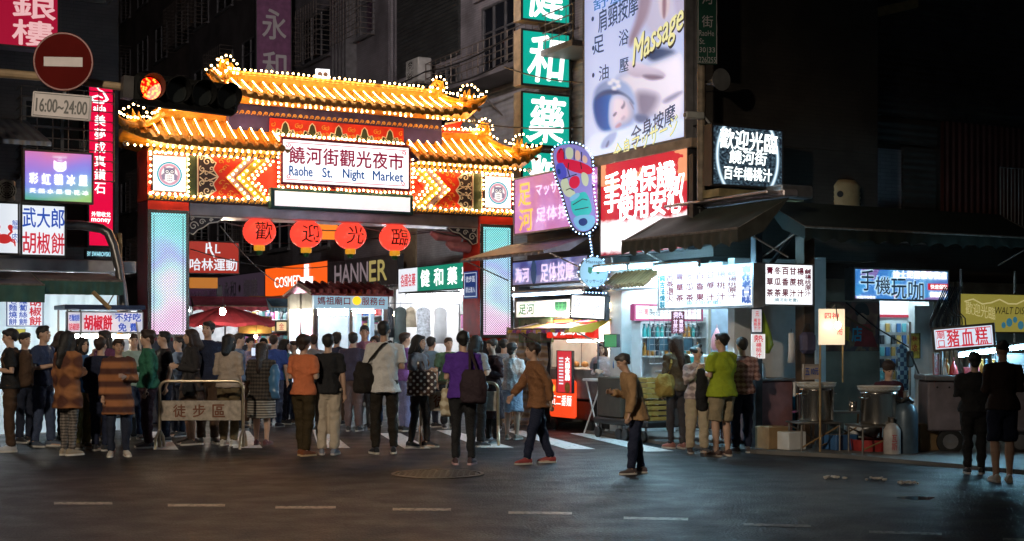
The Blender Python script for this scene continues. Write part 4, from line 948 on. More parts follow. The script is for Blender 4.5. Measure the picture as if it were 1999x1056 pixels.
s = Sign("shop_sign", "white lit sign with red crab and blue 蟹肉 at left edge", "sign", (-45, 39, 391, 496, 20.7), A, WHITE_SOFT, depth=0.2)
for i, ch in enumerate("蟹肉"): s.t(ch, 0.82, 0.96, 0.48-0.24*i, 0.66-0.24*i, BLUE_LIT, bold=0.0)
m = MB(); cx, cz = s.w*0.63, s.h*0.3; k = 0.12
m.disc(cx, cz, k*0.9, -0.012, 20, k*0.62)
for sg in (1, -1):
    m.ribbon([(cx+sg*k*0.5, cz+k*0.5), (cx+sg*k*0.9, cz+k*0.9), (cx+sg*k*0.7, cz+k*1.4)], [k*0.25, k*0.3, k*0.5], -0.016); m.disc(cx+sg*k*0.75, cz+k*1.5, k*0.32, -0.014, 10)
    for j in range(3): m.ribbon([(cx+sg*k*0.7, cz-k*0.1*j), (cx+sg*k*1.2, cz-k*(0.05+0.2*j)), (cx+sg*k*1.35, cz-k*(0.5+0.2*j))], k*0.14, -0.016)
s.mb(m, "crab_emblem", emit("crab_red", srgb(205, 50, 50), 0.7))
s = Sign("shop_sign", "white lit sign with blue 武大郎 over red 胡椒餅", "sign", (40, 130, 396, 500, 20.8), A, WHITE_SOFT, depth=0.2)
for i, ch in enumerate("武大郎"): s.t(ch, 0.05+0.31*i, 0.33+0.31*i, 0.55, 0.92, BLUE_LIT, bold=0.035)
for i, ch in enumerate("胡椒餅"): s.t(ch, 0.05+0.31*i, 0.33+0.31*i, 0.06, 0.46, RED_LIT, bold=0.035)
s = Sign("shop_sign", "small dark sign with glowing cyan SWAROVSKI letters by the bent duct", "sign", (167, 222, 486, 505, 23.0), A, col("navy_panel", (0.02, 0.025, 0.05), 0.5)); s.t("BY SWAROVSKI", 0.06, 0.88, 0.3, 0.75, emit("cyan_letters", srgb(170, 235, 250), 1.0), bold=0.02)
# bent duct and posts
DUCT = col("grey_duct_metal", (0.16, 0.15, 0.15), 0.35, 0.7, var=0.3, scale=5)
P_ = lambda px, py, Y: (*at(px, Y), zat(py, Y))
tag(smooth_angle(MB().tube([P_(118, 438, 21.6), P_(160, 440, 21.8), P_(198, 446, 22), P_(212, 455, 22), P_(222, 478, 22), P_(232, 520, 22), P_(240, 575, 22), P_(246, 640, 22)], 0.075, 12).build("exhaust_duct", DUCT), 50), "bent grey exhaust duct running down beside the crimson vertical sign", "duct")
WOOD = col("weathered_bamboo", (0.3, 0.19, 0.08), 0.6, var=0.4, scale=9)
tag(MB().tube([P_(233, 455, 22.4), P_(236, 700, 22.4)], 0.05, 8).build("stall_post", WOOD), "brown upright stall post left of the left gate pillar", "post")
tag(MB().tube([P_(182, 570, 21.2), P_(216, 603, 21.2)], 0.035, 6).build("awning_strut", WOOD), "short slanted wooden strut under the green awning", "strut")
# awnings
CANVAS = col("dark_green_canvas", (0.03, 0.085, 0.07), 0.75, var=0.35, scale=4, bump=0.25, bscale=8); CANVAS_T = col("grey_canvas_top", (0.1, 0.1, 0.13), 0.8, var=0.3, scale=3)
def awning(label, P, w, d, zb, zf, val, rot, top=CANVAS_T, front=CANVAS, scallop=0.0, sag=0.04):
    """P: back left corner; the cloth slopes from zb at the wall to zf at distance d in front"""
    o = thing("awning", label, "awning", (P[0], P[1], 0), rot); n = 24
    vs = []; fs = []
    for j in range(7):
        for i in range(n+1):
            u = j/6; vs.append((w*i/n, -d*u, zb+(zf-zb)*u-sag*math.sin(PI*u)*(0.6+0.4*math.sin(9*i/n*2))))
    q = len(vs)
    for j in range(6):
        for i in range(n): fs.append((j*(n+1)+i, j*(n+1)+i+1, (j+1)*(n+1)+i+1, (j+1)*(n+1)+i))
    MB().add(vs, fs).build("cloth", top, o, True)
    vs = []; fs = []; N = n*4
    for i in range(N+1):
        x = w*i/N; k = 0.012*math.sin(i*0.9); e = val-scallop*abs(math.sin(PI*x/0.32))
        vs += [(x, -d-0.005, zf), (x, -d-0.02-k, zf-val*0.5), (x, -d-0.01-2*k, zf-e)]
    for i in range(N): fs += [(3*i, 3*i+1, 3*i+4, 3*i+3), (3*i+1, 3*i+2, 3*i+5, 3*i+4)]
    MB().add(vs, fs).build("valance", front, o, True)
    for x in (0.0, w):
        m = MB(); m.add([(x, 0, zb), (x, -d, zf), (x, -d, zf-val*0.8), (x, -d*0.5, (zb+zf)/2-0.1-val*0.6)], [(0, 1, 2, 3)]); m.build("side_flap", front, o)
    m = MB(); m.tube([(0, -d, zf), (w, -d, zf)], 0.018, 6)
    for x in (0.02, w-0.02): m.tube([(x, 0, zb-0.02), (x, -d, zf-0.01)], 0.015, 6); m.tube([(x, 0, zf-0.35), (x, -d*0.9, zf-0.02)], 0.012, 6)
    m.build("awning_frame", RUST, o); return o
pr = at(88, 20.4); w = 3.0; awning("nearer green awning over the hanging price board at left edge", (pr[0]-GX*w-GY*1.2, pr[1]-GY*w+GX*1.2), w, 1.2, 2.58, zat(556, 20.4), 0.26, A)
pr = at(241, 21.6); w = 1.9; awning("long green awning with drooping valance above the pepper bun cart", (pr[0]-GX*w-GY*1.0, pr[1]-GY*w+GX*1.0), w, 1.0, 2.6, zat(549, 21.6), 0.22, A)
s = Sign("price_board", "hanging white board with blue and red columns 老麵燒餅 蔔絲餅 胡椒餅", "sign", (13, 85, 580, 637, 20.6), A, WHITE_SOFT, col("blue_rim", (0.03, 0.08, 0.3), 0.5), depth=0.05, fw=0.012)
s.t("老麵燒餅", 0.06, 0.28, 0.05, 1.0, BLUE_LIT, vert=True, bold=0.03); s.t("蘿蔔絲餅", 0.34, 0.56, 0.05, 1.0, BLUE_LIT, vert=True, bold=0.03); s.t("胡椒餅", 0.62, 0.94, 0.04, 1.0, RED_LIT, vert=True, bold=0.04)
# plastic sheet hung behind the queue
def _plastic(n, l, p):
    p.inputs["Base Color"].default_value = (0.62, 0.74, 0.8, 1); p.inputs["Roughness"].default_value = 0.3
    tr = n.new("ShaderNodeBsdfTranslucent"); tr.inputs[0].default_value = (0.7, 0.85, 0.92, 1); mx = n.new("ShaderNodeMixShader"); mx.inputs[0].default_value = 0.6
    l.new(p.outputs[0], mx.inputs[1]); l.new(tr.outputs[0], mx.inputs[2]); l.new(mx.outputs[0], n["Material Output"].inputs[0])
PLASTIC = nodes_mat("clear_plastic_sheet", _plastic)
xa = at(-20, 22.0); m = MB(); vs = []; fs = []; n = 60; wS = 2.05
for i in range(n+1):
    x = wS*i/n; y = 0.03*math.sin(i*1.1)+0.02*math.sin(i*2.7+1)
    for j in range(5): vs.append((x, y*(0.4+0.15*j), 2.5-0.62*j))
for i in range(n):
    for j in range(4): fs.append((i*5+j, i*5+j+1, (i+1)*5+j+1, (i+1)*5+j))
o = m.add(vs, fs).build("plastic_curtain", PLASTIC, smooth=True); o.location = (*xa, 0); o.rotation_euler = (0, 0, A); tag(o, "wrinkled clear plastic curtain hanging behind the queue at left", "curtain")
s = Sign("notice", "small yellow notice on the plastic curtain below the price board", "notice", (22, 50, 642, 664, 21.6), A, emit("yellow_notice", srgb(210, 205, 90), 0.55), fw=0.004, depth=0.02)
# pepper bun cart
cx_, cy_ = at(131, 21.2); _, cw, _ = place_px(131, 281, 607, 650, 21.2, A)
o = thing("food_cart", "pepper bun cart with lettered sign board 胡椒餅 不好吃免費", "cart", (cx_, cy_, 0), A)
z0, z1 = zat(650, cy_), zat(607, cy_)
MB().bbox(0, cw, 0, 0.12, z0, z1, 0.01).build("sign_board", FRAME_GREY, o)
def _flow(n, l, p):
    tc = n.new("ShaderNodeTexCoord"); nz = n.new("ShaderNodeTexVoronoi"); nz.inputs["Scale"].default_value = 7; l.new(tc.outputs["Object"], nz.inputs["Vector"])
    r = ramp(n, [(0.0, srgb(210, 150, 165)), (0.3, srgb(225, 215, 230)), (0.7, srgb(170, 175, 200))]); l.new(nz.outputs["Distance"], r.inputs[0]); l.new(r.outputs[0], p.inputs["Emission Color"]); p.inputs["Emission Strength"].default_value = 0.4
FLOW = nodes_mat("printed_cart_face", _flow)
MB().poly([(0.02, z0+0.02), (cw*0.17, z0+0.02), (cw*0.17, z1-0.02), (0.02, z1-0.02)], -0.003).build("side_panel", FLOW, o); MB().poly([(cw*0.19, z0+0.02), (cw-0.02, z0+0.02), (cw-0.02, z1-0.02), (cw*0.19, z1-0.02)], -0.003).build("sign_face", FLOW, o)
h_ = z1-z0
letters(o, "老麵燒餅", 0.03, cw*0.16, z0+h_*0.55, z0+h_*0.85, BLUE_LIT, y=-0.01, bold=0.02); letters(o, "胡椒餅", 0.03, cw*0.16, z0+h_*0.12, z0+h_*0.45, RED_LIT, y=-0.01, bold=0.02)
letters(o, "胡椒餅", cw*0.22, cw*0.58, z0+h_*0.14, z0+h_*0.82, RED_LIT, y=-0.01, bold=0.05); letters(o, "不好吃", cw*0.62, cw*0.96, z0+h_*0.54, z0+h_*0.92, BLUE_LIT, y=-0.01, bold=0.04); letters(o, "免 費", cw*0.66, cw*0.92, z0+h_*0.08, z0+h_*0.46, BLUE_LIT, y=-0.01, bold=0.04)
m = MB()
for x in (0.02, cw*0.18, cw-0.03):
    for y in (0.05, 0.8): m.tube([(x, y, 0.25), (x, y, z1+0.05)], 0.016, 6)
m.build("post", WFRAME, o); MB().bbox(-0.03, cw+0.03, 0, 0.9, z1+0.03, z1+0.1, 0.01).build("roof", col("navy_cart_roof", (0.02, 0.035, 0.09), 0.5), o)
MB().bbox(0, cw, 0.0, 0.85, 0.3, 0.95, 0.02).build("counter", WFRAME, o); MB().tube([(0.15, 0.2, z0-0.05), (cw-0.15, 0.2, z0-0.05)], 0.022, 8).build("tube_lamp", WARM_TUBE, o)
for x in (0.15, cw-0.15): MB().lathe([(0.13, -0.04), (0.15, -0.03), (0.15, 0.03), (0.13, 0.04)], 16, (x, 0.1, 0.15), 'y').build("wheel", BLK, o)
m = MB()
for i in range(14): m.ell((0.1+i*cw/15, 0.25+0.12*(i % 3), 1.0), (0.055, 0.055, 0.045), 8, 5)
m.build("bun", col("baked_bun", (0.5, 0.28, 0.1), 0.6), o)
# no-entry sign, plate, mast and signal
mx0 = P_(-160, 128, 15.9)
o = thing("signal_mast", "long tubular mast arm reaching in from the left carrying traffic signs", "mast", (mx0[0], mx0[1], 0))
MB().tube([(-0.3, 0.1, 0), (-0.3, 0.1, 5.6)], [0.11, 0.08], 12).build("pole", DUCT, o)
a_ = [P_(-180, 124, 15.9), P_(75, 146, 15.9), P_(250, 168, 15.9)]
MB().tube([(p[0]-mx0[0], p[1]-mx0[1]+0.12, p[2]) for p in a_], [0.06, 0.05, 0.045], 10).build("arm", col("mast_brown_paint", (0.28, 0.2, 0.12), 0.5, 0.2), o)
sx, sy, sz = P_(124, 120, 15.6)
o = thing("road_sign", "round red no-entry sign with white bar on the mast arm", "road sign", (sx, sy, sz), R(6))
SIGNRED = col("reflective_sign_red", (0.075, 0.006, 0.005), 0.85, var=0.12, scale=3, spec=0.05); SIGNW = col("reflective_sign_white", (0.55, 0.51, 0.52), 0.85, var=0.1, spec=0.05)
r_ = 57.5/F*15.6
MB().lathe([(r_, 0.0), (r_, 0.02)], 40, (0, 0, 0), 'y').build("plate", SIGNRED, o); m = MB(); m.ring(0, 0, r_-0.012, 0.016, -0.003, 0.002, 40); m.build("rim", col("sign_rim_dark", (0.15, 0.02, 0.015), 0.5), o)
MB().box(-r_*0.64, r_*0.64, -0.004, -0.001, -r_*0.17, r_*0.15).build("bar", SIGNW, o); MB().box(-0.05, 0.05, 0.022, 0.12, -0.1, 0.1).build("bracket", WFRAME, o)
loc, w, h = place_px(61, 177, 177, 227, 15.55, R(6))
o = thing("plate_sign", "white plate reading 16:00~24:00 below the no-entry sign", "road sign", loc, R(6)); o.rotation_euler = (0, R(4), R(6))
MB().bbox(0, w, 0, 0.02, 0, h, 0.012).build("plate", SIGNW, o); m = MB(); m.ribbon([(0.02, 0.02), (w-0.02, 0.02), (w-0.02, h-0.02), (0.02, h-0.02)], 0.008, -0.004, 0.003, True); m.build("border", BLACK_INK, o)
letters(o, "16:00~24:00", w*0.07, w*0.93, h*0.22, h*0.74, BLACK_INK, y=-0.005, bold=0.03)
MB().tube([(w*0.5, 0.04, h*0.5), (w*0.54, 0.08, h+0.45)], 0.018, 6).build("bracket", WFRAME, o)
tx, ty, tz = P_(262, 200, 15.7)
o = thing("traffic_light", "black horizontal traffic signal head with its red lamp lit", "traffic light", (tx, ty, tz), R(28)); o.rotation_euler = (0, R(2.5), R(28))
SIGB = col("signal_black", (0.006, 0.006, 0.006), 0.7, spec=0.15); L_ = 1.22; MB().bbox(0, L_, 0, 0.2, 0, 0.36, 0.05).build("housing", SIGB, o)
def _redled(n, l, p):
    tc = n.new("ShaderNodeTexCoord"); v = n.new("ShaderNodeTexVoronoi"); v.inputs["Scale"].default_value = 34; l.new(tc.outputs["Object"], v.inputs["Vector"])
    r = ramp(n, [(0.28, (1.0, 0.32, 0.03)), (0.55, (0.75, 0.0, 0.0))]); l.new(v.outputs["Distance"], r.inputs[0]); l.new(r.outputs[0], p.inputs["Emission Color"]); p.inputs["Emission Strength"].default_value = 1.8
REDL = nodes_mat("red_led_lens", _redled); LENS = col("dark_signal_lens", (0.012, 0.014, 0.014), 0.15, spec=0.8)
for i in range(4):
    cx = 0.17+i*0.295
    ln = MB().lathe([(0.125, -0.012), (0.125, -0.002)], 28, (cx, 0, 0.18), 'y').build("lens", REDL if i == 0 else LENS, o)
    m = MB(); vs = []; fs = []; n = 22
    for k in range(n+1):
        a = R(-50)+R(280)*k/n; d = 0.24*(0.45+0.55*max(0, math.sin(a)*0.5+0.5))
        for rr, yy in ((0.135, 0.0), (0.14, -d), (0.146, -d), (0.146, 0.0)): vs.append((cx+rr*math.cos(a), yy, 0.18+rr*math.sin(a)))
    for k in range(n):
        for q in range(4): fs.append((4*k+q, 4*k+(q+1) % 4, 4*k+4+(q+1) % 4, 4*k+4+q))
    m.add(vs, fs); m.build("visor", SIGB, o, False)
MB().box(-0.12, -0.005, 0.02, 0.18, 0.05, 0.3).build("end_bracket", DUCT, o)

# ================================================================ RIGHT SIDE, market-street face (line through C0)
tw0 = lambda px, off=0.0: twall(px, C0, off)
yw0 = lambda px, off=0.0: Ywall(px, C0, off)
p = wpt(C0, 6.9, -0.25); o = thing("corner_building", "dark corner house carrying the massage billboard and red screen", "building", (p[0], p[1], 0), B)
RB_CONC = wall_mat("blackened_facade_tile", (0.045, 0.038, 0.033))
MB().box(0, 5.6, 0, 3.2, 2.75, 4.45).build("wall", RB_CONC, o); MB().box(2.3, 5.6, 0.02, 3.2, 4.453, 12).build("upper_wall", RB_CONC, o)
MB().box(3.1, 3.45, -0.2, 1.6, 0, 2.75).build("partition", CEILW, o); MB().box(0.0, 6.1, 1.6, 1.7, 0, 2.75).build("shop_back_wall", CEILW, o)
MB().box(5.95, 6.1, 0.0, 1.597, 0, 2.7).build("side_wall", CEILW, o); MB().box(3.45, 5.95, -0.1, 1.6, 2.55, 2.65).build("shop_ceiling", CEILW, o); MB().box(0.1, 3.1, 0.0, 1.6, 2.45, 2.55).build("stall_ceiling", CEILW, o)
MB().box(-0.12, 0.02, -0.2, 1.6, 0, 2.75).build("end_wall", DARK_CONC, o)
for z in (2.72,): MB().bbox(0, 3.4, -0.35, -0.003, z, z+0.14, 0.02).build("ledge", DUCT, o)
# bright takeaway stall fittings
CYAN_TUBE = emit("cool_tube_light", (0.36, 0.76, 1.0), 105.0)
STALL_TUBE = emit("stall_tube_light", (0.62, 0.88, 1.0), 60.0); INNER_TUBE = emit("phone_shop_tube_light", (0.6, 0.88, 1.0), 34.0)
for x in (3.8, 4.7, 5.5): MB().tube([(x, 0.15, 2.48), (x, 1.4, 2.48)], 0.03, 6).build("shop_tube", STALL_TUBE, o)
SHELF = col("white_shelf_board", (0.65, 0.66, 0.68), 0.4, var=0.08)
sh = thing("shop_shelf", "white wire shelf stacked with bottles inside the bright takeaway stall", "shelf", (*wpt(C0, 3.13, -0.2), 0), A)
m = MB()
for z in (0.9, 1.25, 1.55, 1.8): m.box(0, 1.3, -0.02, 0.28, z, z+0.02)
for x in (0, 0.64, 1.27): m.box(x, x+0.03, 0.0, 0.26, 0, 1.9)
m.build("board", SHELF, sh)
GRIDM = MB()
for i in range(12): GRIDM.tube([(i*0.09, -0.25, 1.15), (i*0.09, -0.25, 2.05)], 0.005, 4)
for j in range(10): GRIDM.tube([(0, -0.25, 1.15+j*0.1), (1.0, -0.25, 1.15+j*0.1)], 0.005, 4)
GRIDM.build("wire_grid", WFRAME, sh)
BCOL = [col("bottle_teal", (0.03, 0.3, 0.3), 0.3), col("bottle_amber", (0.45, 0.2, 0.04), 0.3), col("bottle_white", (0.7, 0.7, 0.7), 0.4), col("bottle_dark", (0.03, 0.05, 0.07), 0.3)]
bms = [MB().lathe([(0.032, 0), (0.034, 0.02), (0.034, 0.12), (0.014, 0.16), (0.014, 0.19), (0.018, 0.195), (0.018, 0.21)], 10).mesh("bottle", c, True) for c in BCOL]
q0 = wpt(C0, 3.13, -0.2)
def in_local(base, rot, x, y, z): return (base[0]+x*math.cos(rot)-y*math.sin(rot), base[1]+x*math.sin(rot)+y*math.cos(rot), z)
kinds = ["teal", "amber", "white", "dark"]
for z in (1.27, 1.57):
    for i in range(14):
        k = random.randrange(4)
        b = link("bottle", bms[k]); b.location = in_local(q0, A, 0.05+i*0.086, 0.1, z); tag(b, "small %s bottle among the rows on the bright stall's white shelf" % kinds[k], "bottle", "%s bottles on the bright stall shelf" % kinds[k])
s = Sign("shop_sign", "pink framed white lit header reading 台灣製造 inside the bright stall", "sign", (1238, 1372, 593, 626, 21.75), A, WHITE_FACE, col("magenta_frame", (0.4, 0.02, 0.1), 0.5), depth=0.12, fw=0.03)
s.t("台灣", 0.06, 0.2, 0.3, 0.75, RED_LIT, bold=0.02); s.t("製造", 0.22, 0.38, 0.3, 0.75, emit("dark_teal_letters", srgb(40, 80, 90), 0.6), bold=0.02); s.t("川燙", 0.7, 0.88, 0.3, 0.75, PINK_P)
# dark picture cards pegged up in the stall
for i in range(4):
    px = 1262+i*24; c = Sign("picture_card", ["dark blue picture card pegged leftmost in the bright stall", "dark blue picture card pegged second in the bright stall", "dark blue picture card pegged third in the bright stall", "dark blue picture card pegged rightmost in the bright stall"][i], "card", (px, px+19, 660, 684, 21.7+0.01*i), A, col("dark_blue_card", (0.02, 0.06, 0.09), 0.4, var=0.5, scale=8), depth=0.01, fw=0.006, group="picture cards in the bright stall")
# stall counter, hand cart and boxes
c_ = wpt(C0, 3.15, 0.15); o = thing("stall_counter", "dark steel counter in front of the bright takeaway stall", "counter", (*c_, 0), B)
MB().bbox(1.0, 2.3, 0, 0.6, 0.25, 1.02, 0.02).build("body", col("dark_steel_counter", (0.06, 0.06, 0.065), 0.4, 0.5), o); MB().bbox(0.97, 2.33, -0.03, 0.63, 1.025, 1.06, 0.008).build("worktop", WFRAME, o)
c_ = wpt(C0, 3.35, 0.55); o = thing("hand_cart", "dark hand cart on four castors beside the bright stall", "cart", (*c_, 0), B)
MB().bbox(0, 1.5, 0, 0.6, 0.22, 0.32, 0.02).build("deck", BLK, o); MB().bbox(0.05, 0.7, 0.05, 0.55, 0.325, 0.95, 0.02).build("bin", col("dark_brown_bin", (0.05, 0.04, 0.03), 0.6), o)
m = MB()
for x in (0.12, 0.72, 0.9, 1.38):
    m = MB(); m.lathe([(0.06, -0.025), (0.085, -0.02), (0.085, 0.02), (0.06, 0.025)], 14, (x, 0.02, 0.09), 'y'); m.build("castor", BLK, o)
    m = MB(); m.box(x-0.02, x+0.02, 0.06, 0.08, 0.08, 0.22); m.build("castor_fork", WFRAME, o)
CRATE = col("ochre_plastic_crate", (0.35, 0.24, 0.06), 0.5)
for k, lab in ((0, "ochre slatted crate on the hand cart's deck, lower of two"), (1, "ochre slatted crate stacked on top of the other crate on the hand cart")):
    cr = thing("crate", lab, "crate", in_local(c_, B, 0.95, 0.06, 0.325+k*0.33), B, "crates on the hand cart")
    m = MB()
    for j in range(4): m.box(0, 0.48, 0, 0.02, j*0.08, j*0.08+0.055); m.box(0, 0.48, 0.4, 0.42, j*0.08, j*0.08+0.055); m.box(0, 0.02, 0.02, 0.4, j*0.08, j*0.08+0.055); m.box(0.46, 0.48, 0.02, 0.4, j*0.08, j*0.08+0.055)
    m.build("slats", CRATE, cr); MB().box(0.02, 0.46, 0.02, 0.4, 0.005, 0.02).build("base", CRATE, cr)
# small curved tile eave over the bright stall
o = thing("tile_eave", "short golden tile eave over the bright stall opening", "eave", (*wpt(C0, 3.6, -0.1), zat(560, yw0(1208))), B)
m = MB()
for i in range(12): m.tube([(i*0.1, -0.3, 0.0), (i*0.1, 0.0, 0.22)], 0.045, 8)
smooth_angle(m.build("tile_row", col("brown_gold_tile", (0.14, 0.08, 0.035), 0.35, var=0.3), o), 40); MB().box(-0.05, 1.15, -0.28, 0.05, -0.06, -0.046).build("eave_board", WFRAME, o)
# fluorescent battens in the street
def batten(label, pa, pb, mat=CYAN_TUBE, group="fluorescent tubes over the stalls"):
    o = thing("fluorescent_lamp", label, "lamp", pa, 0, group); d = Vector(pb)-Vector(pa); d_ = d
    MB().tube([d*0.02, d*0.98], 0.024, 8).build("tube", mat, o); m = MB()
    m.tube([Vector((0, 0, 0.05)), d+Vector((0, 0, 0.05))], 0.03, 6); m.tube([Vector((0, 0, 0)), d*0.02], 0.028, 8); m.tube([d*0.98, d], 0.028, 8); m.build("fitting", FRAME_GREY, o)
def wz(px, py, off): Y = yw0(px, off); return (*at(px, Y), zat(py, Y))
batten("white fluorescent tube under the green pharmacy sign, lighting the hung clothes", (*at(792, 32.6), zat(577, 32.6)), (*at(900, 33.0), zat(573, 33.0)), emit("clothes_tube_light", (0.95, 0.97, 1.0), 24.0))
batten("left one of two end-to-end bluish fluorescent tubes above the bright stall", wz(1160, 527, 0.7), wz(1226, 521, 0.7)); batten("right one of two end-to-end bluish fluorescent tubes above the bright stall", wz(1229, 521, 0.7), wz(1288, 517, 0.7)); batten("fluorescent tube touching the left end of the juice menu sign", wz(1276, 524, 0.8), wz(1366, 517, 0.8))
# massage billboard
BILL = emit("billboard_lilac_face", srgb(186, 196, 232), 0.82)
s = Sign("billboard", "huge pale massage billboard with reclining woman, Massage and 全身按摩", "billboard", (1139, 1341, -70, 316, yw0(1139, 0.05)), B, BILL, col("grey_billboard_frame", (0.2, 0.19, 0.2), 0.5), depth=0.25, fw=0.05)
w_, h_ = s.w, s.h
BX = lambda px: (tw0(1139, 0.05)-tw0(px, 0.05))            # billboard x of a photo column
def BZ(px, py): Y = yw0(px, 0.05); return zat(py, Y)-s.o.location.z
def sm(pts, it=2):
    for _ in range(it):
        q = []
        for i in range(len(pts)):
            a, b = pts[i], pts[(i+1) % len(pts)]; q += [(a[0]*.75+b[0]*.25, a[1]*.75+b[1]*.25), (a[0]*.25+b[0]*.75, a[1]*.25+b[1]*.75)]
        pts = q
    return pts
GREYB = emit("print_grey_blue", srgb(140, 150, 180), 0.78)
# the printed photograph on the billboard: a fine flat grid, one printed colour per point
nx, nz = 110, 190
gx_, gy_ = np.meshgrid(np.linspace(1139, 1341, nx), np.linspace(-70, 318, nz)); ink = np.empty((nz, nx, 3)); ink[:] = (186, 196, 232)
ink += ((gy_-150)/300)[..., None]*np.array((14, 16, 8)); ink -= (np.clip((1165-gx_)/26, 0, 1)*14)[..., None]
def dab(pts, rgb, f=3.0, dx=0.0, dy=0.0, k=1.0, core=None):
    """print one soft-edged shape: tone runs along (dx, dy); core is the tone deep inside"""
    P_s = np.array(sm(pts, 2)); n = len(P_s); d = np.full(gx_.shape, 1e9); ins = np.zeros(gx_.shape, bool)
    for i in range(n):
        (ax, ay), (bx_, by_) = P_s[i], P_s[(i+1) % n]; ex, ey = bx_-ax, by_-ay
        t = np.clip(((gx_-ax)*ex+(gy_-ay)*ey)/(ex*ex+ey*ey+1e-9), 0, 1); d = np.minimum(d, np.hypot(gx_-ax-t*ex, gy_-ay-t*ey))
        c = (ay > gy_) != (by_ > gy_); ins ^= c & (gx_ < ax+ex*(gy_-ay)/(ey if abs(ey) > 1e-9 else 1e-9))
    sd = np.where(ins, d, -d); al = np.clip(sd/(2*f)+0.5, 0, 1)*k; c = np.empty(ink.shape); c[:] = rgb
    if core is not None: w = np.clip(sd/14, 0, 1)[..., None]; c = c*(1-w)+np.array(core)*w
    c += ((gx_-P_s[:, 0].mean())*dx+(gy_-P_s[:, 1].mean())*dy)[..., None]
    ink[:] = ink*(1-al[..., None])+c*al[..., None]
dab([(1250,-80),(1345,-80),(1345,50),(1300,85),(1262,60),(1244,10)], (190, 186, 212), 8, 0.2, -0.1)
dab([(1252,-40),(1276,-40),(1270,20),(1250,62),(1232,96),(1226,80),(1246,30)], (146, 128, 148), 5, 0.5)
dab([(1284,-30),(1312,-30),(1308,26),(1296,40),(1288,24)], (205, 190, 200), 3, -0.6); dab([(1294,-10),(1302,-10),(1300,36),(1294,36)], (140, 110, 125), 2); dab([(1312,-40),(1341,-40),(1341,30),(1322,50)], (178, 172, 200), 5)
dab([(1255,98),(1280,92),(1316,96),(1326,112),(1300,124),(1272,122)], (70, 84, 118), 5, 0.7, 0.4)
dab([(1196,150),(1240,132),(1300,112),(1342,92),(1342,240),(1300,236),(1258,222),(1236,226),(1214,200)], (168, 176, 206), 5, 0.25, -0.1, core=(214, 208, 226))
dab([(1240,180),(1262,178),(1290,186),(1280,212),(1262,232),(1246,226)], (128, 122, 148), 9, 0.3); dab([(1292,196),(1330,176),(1334,182),(1300,204)], (140, 138, 168), 4)
dab([(1216,120),(1236,118),(1262,128),(1292,136),(1304,150),(1286,152),(1262,150),(1240,152),(1222,140)], (188, 178, 200), 3, 0.1, -1.2); dab([(1250,146),(1280,146),(1302,152),(1270,158)], (118, 104, 128), 3)
dab([(1158,190),(1166,166),(1192,152),(1226,160),(1242,190),(1246,222),(1236,246),(1200,262),(1172,258),(1160,232)], (132, 150, 192), 4, 0.5)
dab([(1158,206),(1164,186),(1184,176),(1196,178),(1190,206),(1188,240),(1196,254),(1180,256),(1166,242)], (22, 82, 158), 3, 1.2); dab([(1160,198),(1172,180),(1190,174),(1208,176),(1230,190),(1240,206),(1226,196),(1204,184),(1180,184)], (58, 72, 112), 3)
dab([(1192,190),(1208,182),(1228,190),(1238,208),(1240,226),(1230,240),(1212,246),(1198,256),(1190,246),(1189,216)], (160, 170, 204), 2.5, -0.6, -0.2, core=(212, 196, 212))
dab([(1200,250),(1206,242),(1212,239),(1215,243),(1208,250)], (176, 128, 148), 1.6, k=0.8); dab([(1212,232),(1220,224),(1222,230),(1216,236)], (172, 158, 182), 2); dab([(1196,226),(1202,219),(1206,218),(1201,228)], (104, 96, 122), 1.4)
for q in ([(1212,210),(1218,203),(1219,195),(1222,205),(1216,214)], [(1228,196),(1236,206),(1239,216),(1233,205)]): dab(q, (120, 112, 140), 1.4)
for x, y in ((1192,162),(1198,157),(1206,160),(1208,168),(1200,172)): dab([(x-5,y-4),(x+5,y-4),(x+5,y+4),(x-5,y+4)], (214, 212, 228), 2.2)
dab([(1240,222),(1262,224),(1270,232),(1254,242),(1240,236)], (92, 104, 142), 4)
dab([(1140,318),(1150,268),(1190,256),(1250,244),(1300,240),(1342,228),(1342,262),(1250,292),(1160,318)], (206, 218, 242), 6); dab([(1172,290),(1178,272),(1192,260),(1206,256),(1204,268),(1194,284),(1182,290)], (150, 166, 206), 2.5, 0.4); dab([(1182,288),(1188,274),(1191,275),(1187,288)], (98, 104, 144), 1.2)
vs = [(BX(x), -0.003, BZ(x, y)) for y, x in zip(gy_.ravel(), gx_.ravel())]; fs = [(j*nx+i, (j+1)*nx+i, (j+1)*nx+i+1, j*nx+i+1) for j in range(nz-1) for i in range(nx-1)]
me = bpy.data.meshes.new("printed_photo"); me.from_pydata(vs, [], fs); at_ = me.color_attributes.new("ink", 'FLOAT_COLOR', 'POINT'); c4 = np.ones((nx*nz, 4)); c8 = np.clip(ink.reshape(-1, 3)/255, 0, 1); c4[:, :3] = np.where(c8 <= 0.04045, c8/12.92, ((c8+0.055)/1.055)**2.4); at_.data.foreach_set("color", c4.ravel())
def _ink(n, l, p):
    a = n.new("ShaderNodeAttribute"); a.attribute_name = "ink"; l.new(a.outputs["Color"], p.inputs["Emission Color"]); l.new(a.outputs["Color"], p.inputs["Base Color"]); p.inputs["Emission Strength"].default_value = 0.56
me.materials.append(nodes_mat("printed_photo_ink", _ink)); link("printed_photo", me, s.o)
NVY = emit("print_slate_letters", srgb(52, 74, 108), 0.7); CREAML = emit("print_cream_letters", srgb(232, 225, 165), 0.85); SKYL = emit("print_sky_letters", srgb(70, 130, 190), 0.75)
